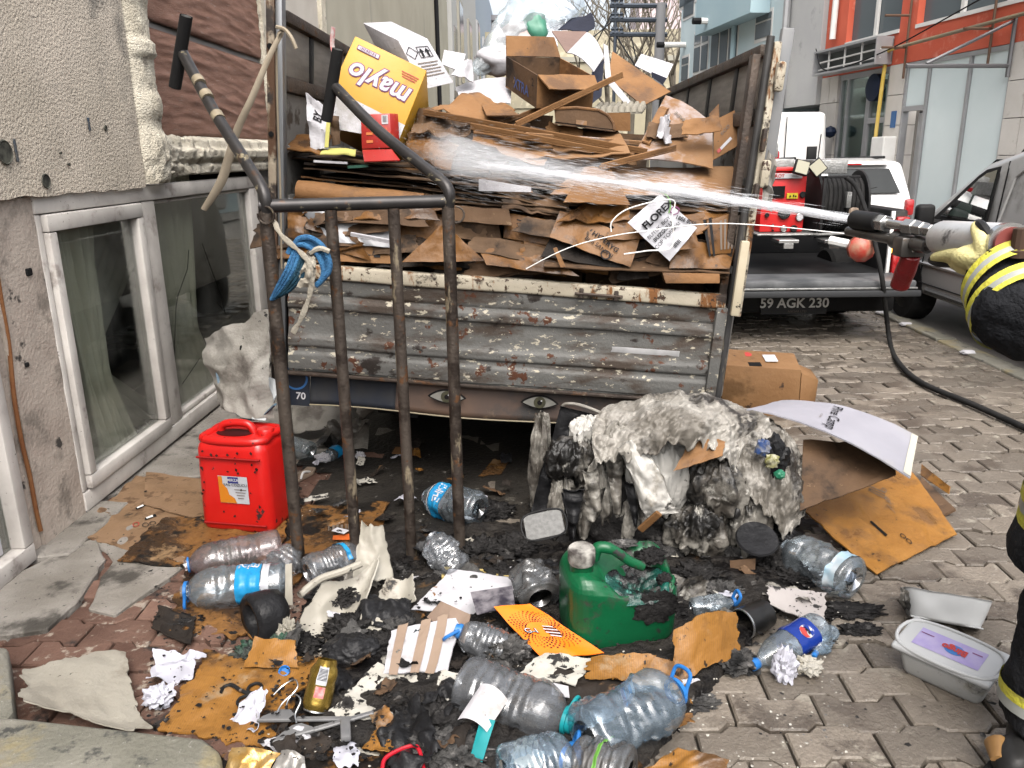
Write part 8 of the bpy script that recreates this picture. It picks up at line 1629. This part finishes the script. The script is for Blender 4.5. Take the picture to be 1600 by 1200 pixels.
ob('bottle_cap', lathe([(.018, 0), (.019, .010), (.015, .012), (.012, .004)], 20, frame_m(G(445, 1050, .03), (1, 0, 0), z=(.2, -.5, .8))), m_capb, label='loose bright blue bottle cap above the hangers', cat='bottle cap', smooth=True)
ob('red_handle_loop', tube(smooth_path([G(598, 1215, .03), G(602, 1185, .04), G(640, 1166, .045), G(655, 1172, .045), G(664, 1215, .03)], 6), .006, 8), mat('loop_red', (.55, .015, .03), rough=.3), label='red plastic carrying loop at the bottom edge', cat='handle', smooth=True)
sheet('gold_wrapper', 'shiny gold wrapper at the bottom edge beside stone step', gp((352, 1210, .02), (410, 1215, .02), (438, 1175, .06), (362, 1168, .05)), mat('gold_wrap', (.62, .33, .06), (.72, .52, .25), 14, .2, metal=.5, bump=.5, bsc=30), .002, 16, 12, cat='wrapper', wr=.02, ws=12); sheet('silver_wrapper', 'grey silver wrapper at the bottom edge below hangers', gp((420, 1215, .02), (480, 1215, .02), (475, 1180, .05), (440, 1172, .05)), mat('silver_wrap', (.42, .40, .37), (.3, .29, .27), 12, .3, metal=.4, bump=.5), .002, 12, 10, cat='wrapper', wr=.02, ws=12); sheet('white_plastic_scrap', 'white plastic scrap below the nearer hanger', gp((400, 1165, .015), (450, 1185, .015), (520, 1150, .03), (470, 1140, .03)), K6, .002, 14, 10, cat='plastic', wr=.02, ws=12, torn=.15)
SD = thing('sandal', 'tan sandal lying behind the red canister', 'sandal', G(478, 748)); ob('sole', bev(prism([G(x, y, .0) for x, y in ((466, 755), (490, 742), (494, 735), (480, 734), (466, 745))], (0, 0, .02)), .004, 1), mat('tan_leather', ()), SD); ob('strap', tube(smooth_path([G(470, 748, .02), G(474, 738, .05), G(484, 737, .02)], 4), .006, 6), m_wh, SD, smooth=True)

# ================================================================== between wall and truck
m_sack = mat('dirty_sack', (.42, .40, .36), (.34, .32, .28), 4, .85, bump=.5, bsc=60, layers=[((.18, .16, .14), 3.5, .54, .72), ((.03, .027, .025), 12, .70, .74)])
o, s = sheet('hanging_sack', 'dirty white woven sack hanging beside the left truck post', [(345, 640, 3.62), (432, 655, 3.50), (428, 480, 3.55), (320, 528, 3.85)], m_sack, .004, 36, 40, cat='sack', wr=.045, ws=5, torn=.08, ts=2.5, seed=5, bend=(0, -.06, 0))
ob('blue_tape', tube(smooth_path([D(340, 565, 3.66), D(345, 600, 3.62), D(365, 640, 3.55), D(400, 655, 3.5), D(430, 632, 3.46)], 6), .014, 6, flat=.4), mat('tape_blue_grey', (.13, .20, .26), rough=.6), o, smooth=True); ob('hole', lump(D(377, 546, 3.55), (.008, .006, .02), .2, 2, 1, 2), m_dark, o)
boxq('white_plank', 'pale white plank leaning under the hanging sack', [(392, 655, 3.46), (415, 658, 3.46), (440, 598, 3.60), (418, 590, 3.60)], (0, .02, .0), mat('pale_plank', (.55, .57, .57), rough=.4), cat='plank')
sheet('white_sack', 'white plastic sack lying on the pavement under truck corner', gp((430, 690, .03), (575, 685, .03), (560, 640, .14), (440, 645, .14)), m_sack, .004, 26, 20, cat='sack', wr=.05, ws=6, torn=.1, bend=(0, 0, .06))
sheet('grey_sheet', 'grey crumpled plastic sheet beside the white sack', gp((490, 700, .02), (575, 702, .02), (580, 655, .10), (520, 660, .12)), m_melt, .004, 20, 16, cat='plastic', wr=.04, ws=8)
wad(G(505, 715, .03), (.05, .04, .03), 9, m_paper, 'paper_tray_scrap', 'white perforated scrap under the truck tail'); wad(G(563, 712, .02), (.03, .03, .025), 11, m_paper, 'paper_scrap', 'small pale scrap behind second cart bar')
sheet('tan_scrap', 'tan paper scrap lying under the truck centre', gp((612, 708, .012), (650, 712, .012), (655, 700, .012), (618, 698, .012)), K1, .002, 6, 4, cat='paper'); sheet('orange_scrap', 'orange brown scrap on dark ground under the truck', gp((745, 745, .014), (785, 740, .014), (798, 720, .014), (770, 716, .014)), KG, .003, 8, 6, cat='cardboard', torn=.2)

# ================================================================== loose char and ash
lumps = [((470, 1010), (.07, .05, .03), 'char', 'black char clump below the melted white shell'), ((590, 1010), (.09, .06, .04), 'char', 'black char clump right of the shiny bowl'), ((620, 985), (.07, .05, .04), 'ash', 'grey ash clump under melted white piece'),
         ((655, 1010), (.045, .04, .055), 'teal', 'dark blue burnt knot on striped carton'), ((700, 1000), (.06, .05, .03), 'ash', 'grey ash clump left of small melted bottle'), ((640, 1100), (.10, .07, .03), 'char', 'black char clump on the scorched white sheet'),
         ((690, 1130), (.10, .08, .045), 'char', 'black ribbed char left of peeled label'), ((700, 1175), (.12, .08, .04), 'ash', 'dark ash mass at bottom left of centre'), ((820, 1010), (.09, .05, .04), 'ash', 'grey burnt clump beneath the orange flyer'), ((850, 1050), (.09, .05, .03), 'ash', 'grey burnt clump right of the big grey bottle'),
         ((790, 905), (.09, .06, .05), 'char', 'black char behind the sooty bottle'), ((750, 860), (.10, .08, .05), 'char', 'black char mound behind the right cart post'), ((700, 905), (.07, .05, .04), 'ash', 'grey ash by the yellow edged card'), ((810, 860), (.10, .08, .06), 'char', 'black char mound left of the foil tray'), ((770, 800), (.10, .08, .04), 'char', 'black char flat mound by labelled bottle'),
         ((1090, 905), (.12, .07, .05), 'char', 'black char behind green canister right side'), ((1120, 930), (.09, .06, .05), 'ash', 'ash mass between green canister and tin'), ((1240, 905), (.09, .06, .04), 'char', 'black char below right clear bottle'), ((1215, 885), (.08, .06, .06), 'char', 'black char at the heap right foot'), ((1320, 955), (.12, .05, .02), 'char', 'black char smear right of burnt white card'), ((1345, 985), (.07, .04, .012), 'char', 'small black char flakes near the tubs'),
         ((440, 1010), (.05, .05, .04), 'green', 'green and grey melted tangle by bent board'), ((395, 1020), (.055, .05, .035), 'green', 'green burnt tangle left of bent board'), ((280, 975), (.08, .05, .02), 'char', 'flat black char on wet cardboard at left'), ((960, 890), (.10, .07, .06), 'ash', 'grey melted mass behind green canister'), ((1010, 1100), (.09, .05, .03), 'char', 'black char under the curved brown board'), ((620, 900), (.06, .05, .05), 'char', 'black char between third and right bars'), ((500, 960), (.06, .05, .05), 'char', 'black char under the melted white shell rim'),
         ((905, 1000), (.05, .05, .04), 'char', 'black char squeezed beside green canister base'), ((660, 1060), (.07, .05, .03), 'ash', 'grey ash clump between striped carton and grey bottle'), ((545, 985), (.08, .06, .05), 'char', 'black char heap under white melted shell'), ((735, 925), (.06, .05, .03), 'ash', 'ash clump at white paper corner')]
mm = {'char': m_char, 'ash': m_ash, 'teal': mat('burnt_teal', (.02, .06, .08), (.03, .035, .04), 14, .35, bump=1.2, bsc=40, layers=[((.25, .28, .27), 18, .66, .74)]), 'green': mat('burnt_green', (.03, .12, .07), (.07, .075, .065), 12, .6, bump=1.2, bsc=50, layers=[((.02, .02, .02), 8, .55, .66), ((.3, .32, .28), 22, .66, .74)])}
for k, (p, s_, kd, lb2) in enumerate(lumps):
    ob('charred_clump', lump(G(p[0], p[1], s_[2] * .35), s_, .5, 3.2, k + 20, 5), mm[kd], label=lb2, cat='burnt debris', group='burnt debris clumps', smooth=True, ang=180)
r7 = random.Random(77); scm = [K5, KGB, m_scw, m_pap, m_char, KG, K6, m_bplas, m_melt, K3, m_mw, m_ash]
for i in range(150):                                            # small torn and half burnt scraps trodden into the litter
    x, y = r7.choice(((r7.uniform(430, 900), r7.uniform(880, 1190)), (r7.uniform(640, 1260), r7.uniform(820, 960)), (r7.uniform(560, 1080), r7.uniform(960, 1140)), (r7.uniform(440, 900), r7.uniform(690, 860))))
    c = G(x, y, r7.uniform(.02, .055)); w_, h_, a_ = r7.uniform(.02, .07), r7.uniform(.015, .045), r7.uniform(0, 6.28); e1_ = V3((math.cos(a_), math.sin(a_), r7.uniform(-.4, .4))) * w_; e2_ = V3((-math.sin(a_), math.cos(a_), r7.uniform(-.4, .5))) * h_
    s = Sheet([c - e1_ - e2_, c + e1_ - e2_, c + e1_ + e2_, c - e1_ + e2_], wr=.012, ws=16, torn=.35, ts=2.2, seed=i, crease=.014)
    ob('burnt_scrap', s.geo(12, 10, .002), scm[i % 12] if r7.random() > .3 else K5, label='small torn half burnt scrap trodden into the ash litter', cat='scrap', group='burnt scraps in the litter', smooth=True, ang=60)
for k, (x, y, w_, h_) in enumerate(((600, 960, .12, .08), (565, 905, .09, .07), (690, 865, .12, .09), (735, 905, .10, .06), (885, 935, .08, .07), (1065, 925, .11, .07), (640, 1150, .14, .08), (762, 1012, .09, .06), (520, 1065, .07, .05), (1130, 985, .07, .05), (845, 890, .10, .06), (450, 1000, .08, .06), (700, 1095, .09, .08), (1230, 930, .10, .05))):
    c = G(x, y, .045); a_ = k * 1.9; e1_ = V3((math.cos(a_), math.sin(a_), .15 * math.sin(k))) * w_; e2_ = V3((-math.sin(a_), math.cos(a_), .35 * math.cos(k * 2))) * h_
    ob('melted_film', Sheet([c - e1_ - e2_, c + e1_ - e2_, c + e1_ + e2_, c - e1_ + e2_], wr=.035, ws=9, torn=.30, ts=2, seed=k + 90, crease=.05).geo(30, 26, .002), (m_bplas, m_melt, m_bplas, m_ash)[k % 4], label=['black melted film below the melted white shell', 'grey melted film behind the third cart bar', 'black melted film between right cart post and heap', 'dark ashy film by the yellow edged card', 'black melted film left of the green canister', 'grey melted film right of the green canister', 'black melted film at bottom left of the peeled label', 'dark ashy film on the small melted bottle', 'black melted film just above the hangers', 'grey melted film at the golden board right edge', 'black melted film behind the sooty bottle', 'dark ashy film beside the black tub', 'black melted film left of the big grey bottle', 'grey melted film next to the burnt white card'][k], cat='plastic film', group='melted film pieces', smooth=True, ang=180)
r5 = random.Random(21); FV, FF = [], []
def flake(c, s_, n=5):
    o_ = len(FV); t0 = r5.uniform(0, 6.28); 
    for k in range(n): a_ = t0 + 6.2832 * k / n; rr_ = s_ * r5.uniform(.5, 1.2); FV.append(c + V3((rr_ * math.cos(a_), rr_ * math.sin(a_), r5.uniform(0, s_ * .5))))
    FF.append(tuple(range(o_, o_ + n)))
regs = [((420, 640), (960, 1190), 1500), ((620, 900), (820, 1120), 1800), ((880, 1330), (860, 1010), 900), ((230, 480), (880, 1180), 500), ((560, 1180), (700, 900), 500), ((120, 480), (730, 900), 160), ((1000, 1560), (900, 1190), 60)]
for (x0, x1), (y0, y1), n in regs:
    for i in range(n): flake(G(r5.uniform(x0, x1), r5.uniform(y0, y1), r5.choice((.012, .02, .03, .05)) * r5.uniform(.6, 1.2)), r5.choice((.003, .004, .006, .010)) * r5.uniform(.7, 1.3))
ob('ash_flakes', (FV, FF), m_char, kind='stuff', label='scattered black ash flakes over the burnt rubbish', cat='ash', org=(0, 0, 0))
FV, FF = [], []
for i in range(700): x, y = r5.uniform(420, 1330), r5.uniform(780, 1200); flake(G(x, y, .03 * r5.random() + .012), r5.uniform(.002, .006))
ob('paper_flecks', (FV, FF), m_scw, kind='stuff', label='tiny pale paper flecks scattered over the burnt rubbish', cat='paper flecks', org=(0, 0, 0))
V_, F_ = [], []                                               # mounded burnt bedding below it all
def bed(u, v):
    p = V3((-.95 + 2.25 * u, 1.75 + 1.75 * v, 0)); e = min(u, 1 - u, v * 1.2, (1 - v) * 1.5) * 6; e = max(0, min(1, e + .5 * noise.noise(p * 3)))
    hgt = (.028 + .03 * noise.noise(p * 4) + .018 * abs(noise.noise(p * 11)) + .012 * noise.noise(p * 24)); inside = 1 if (p.x > -.75 - .15 * (p.y - 2) and p.x < .35 + (p.y - 1.9) * .75) else 0
    return V3((p.x, p.y, -.04 + (e * max(0, hgt + .045) if inside else 0)))
ob('burnt_bedding', gridsurf(bed, 150, 120), mat('burnt_bed', (.022, .02, .019), (.05, .044, .038), 8, .6, bump=1.6, bsc=45, layers=[((.17, .16, .15), 9, .66, .76), ((.13, .075, .035), 5, .64, .74), ((.010, .009, .009), 6, .50, .62, .35)]), kind='stuff', label='dark burnt litter matted on the paving', cat='burnt litter', smooth=True, ang=180, org=(0, 2.6, 0))

def stain(u, v):  # soot sheet, also painted dark to deepen the shade under the truck
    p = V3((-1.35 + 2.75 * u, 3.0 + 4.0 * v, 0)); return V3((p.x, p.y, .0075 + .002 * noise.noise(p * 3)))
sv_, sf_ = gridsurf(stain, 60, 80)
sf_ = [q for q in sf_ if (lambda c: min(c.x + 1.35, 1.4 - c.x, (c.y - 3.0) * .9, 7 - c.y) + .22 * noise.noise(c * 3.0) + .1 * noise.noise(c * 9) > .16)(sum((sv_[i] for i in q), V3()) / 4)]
ob('soot_shade_patch', (sv_, sf_), mat('soot_shade', (.022, .02, .018), (.045, .04, .034), 3, .55, bump=.8, bsc=40, layers=[((.10, .09, .075), 7, .62, .76, .8), ((.20, .19, .17), 22, .70, .76)]), kind='stuff', label='black oily soot on the paving beneath the truck', cat='soot', org=(0, 5, 0))
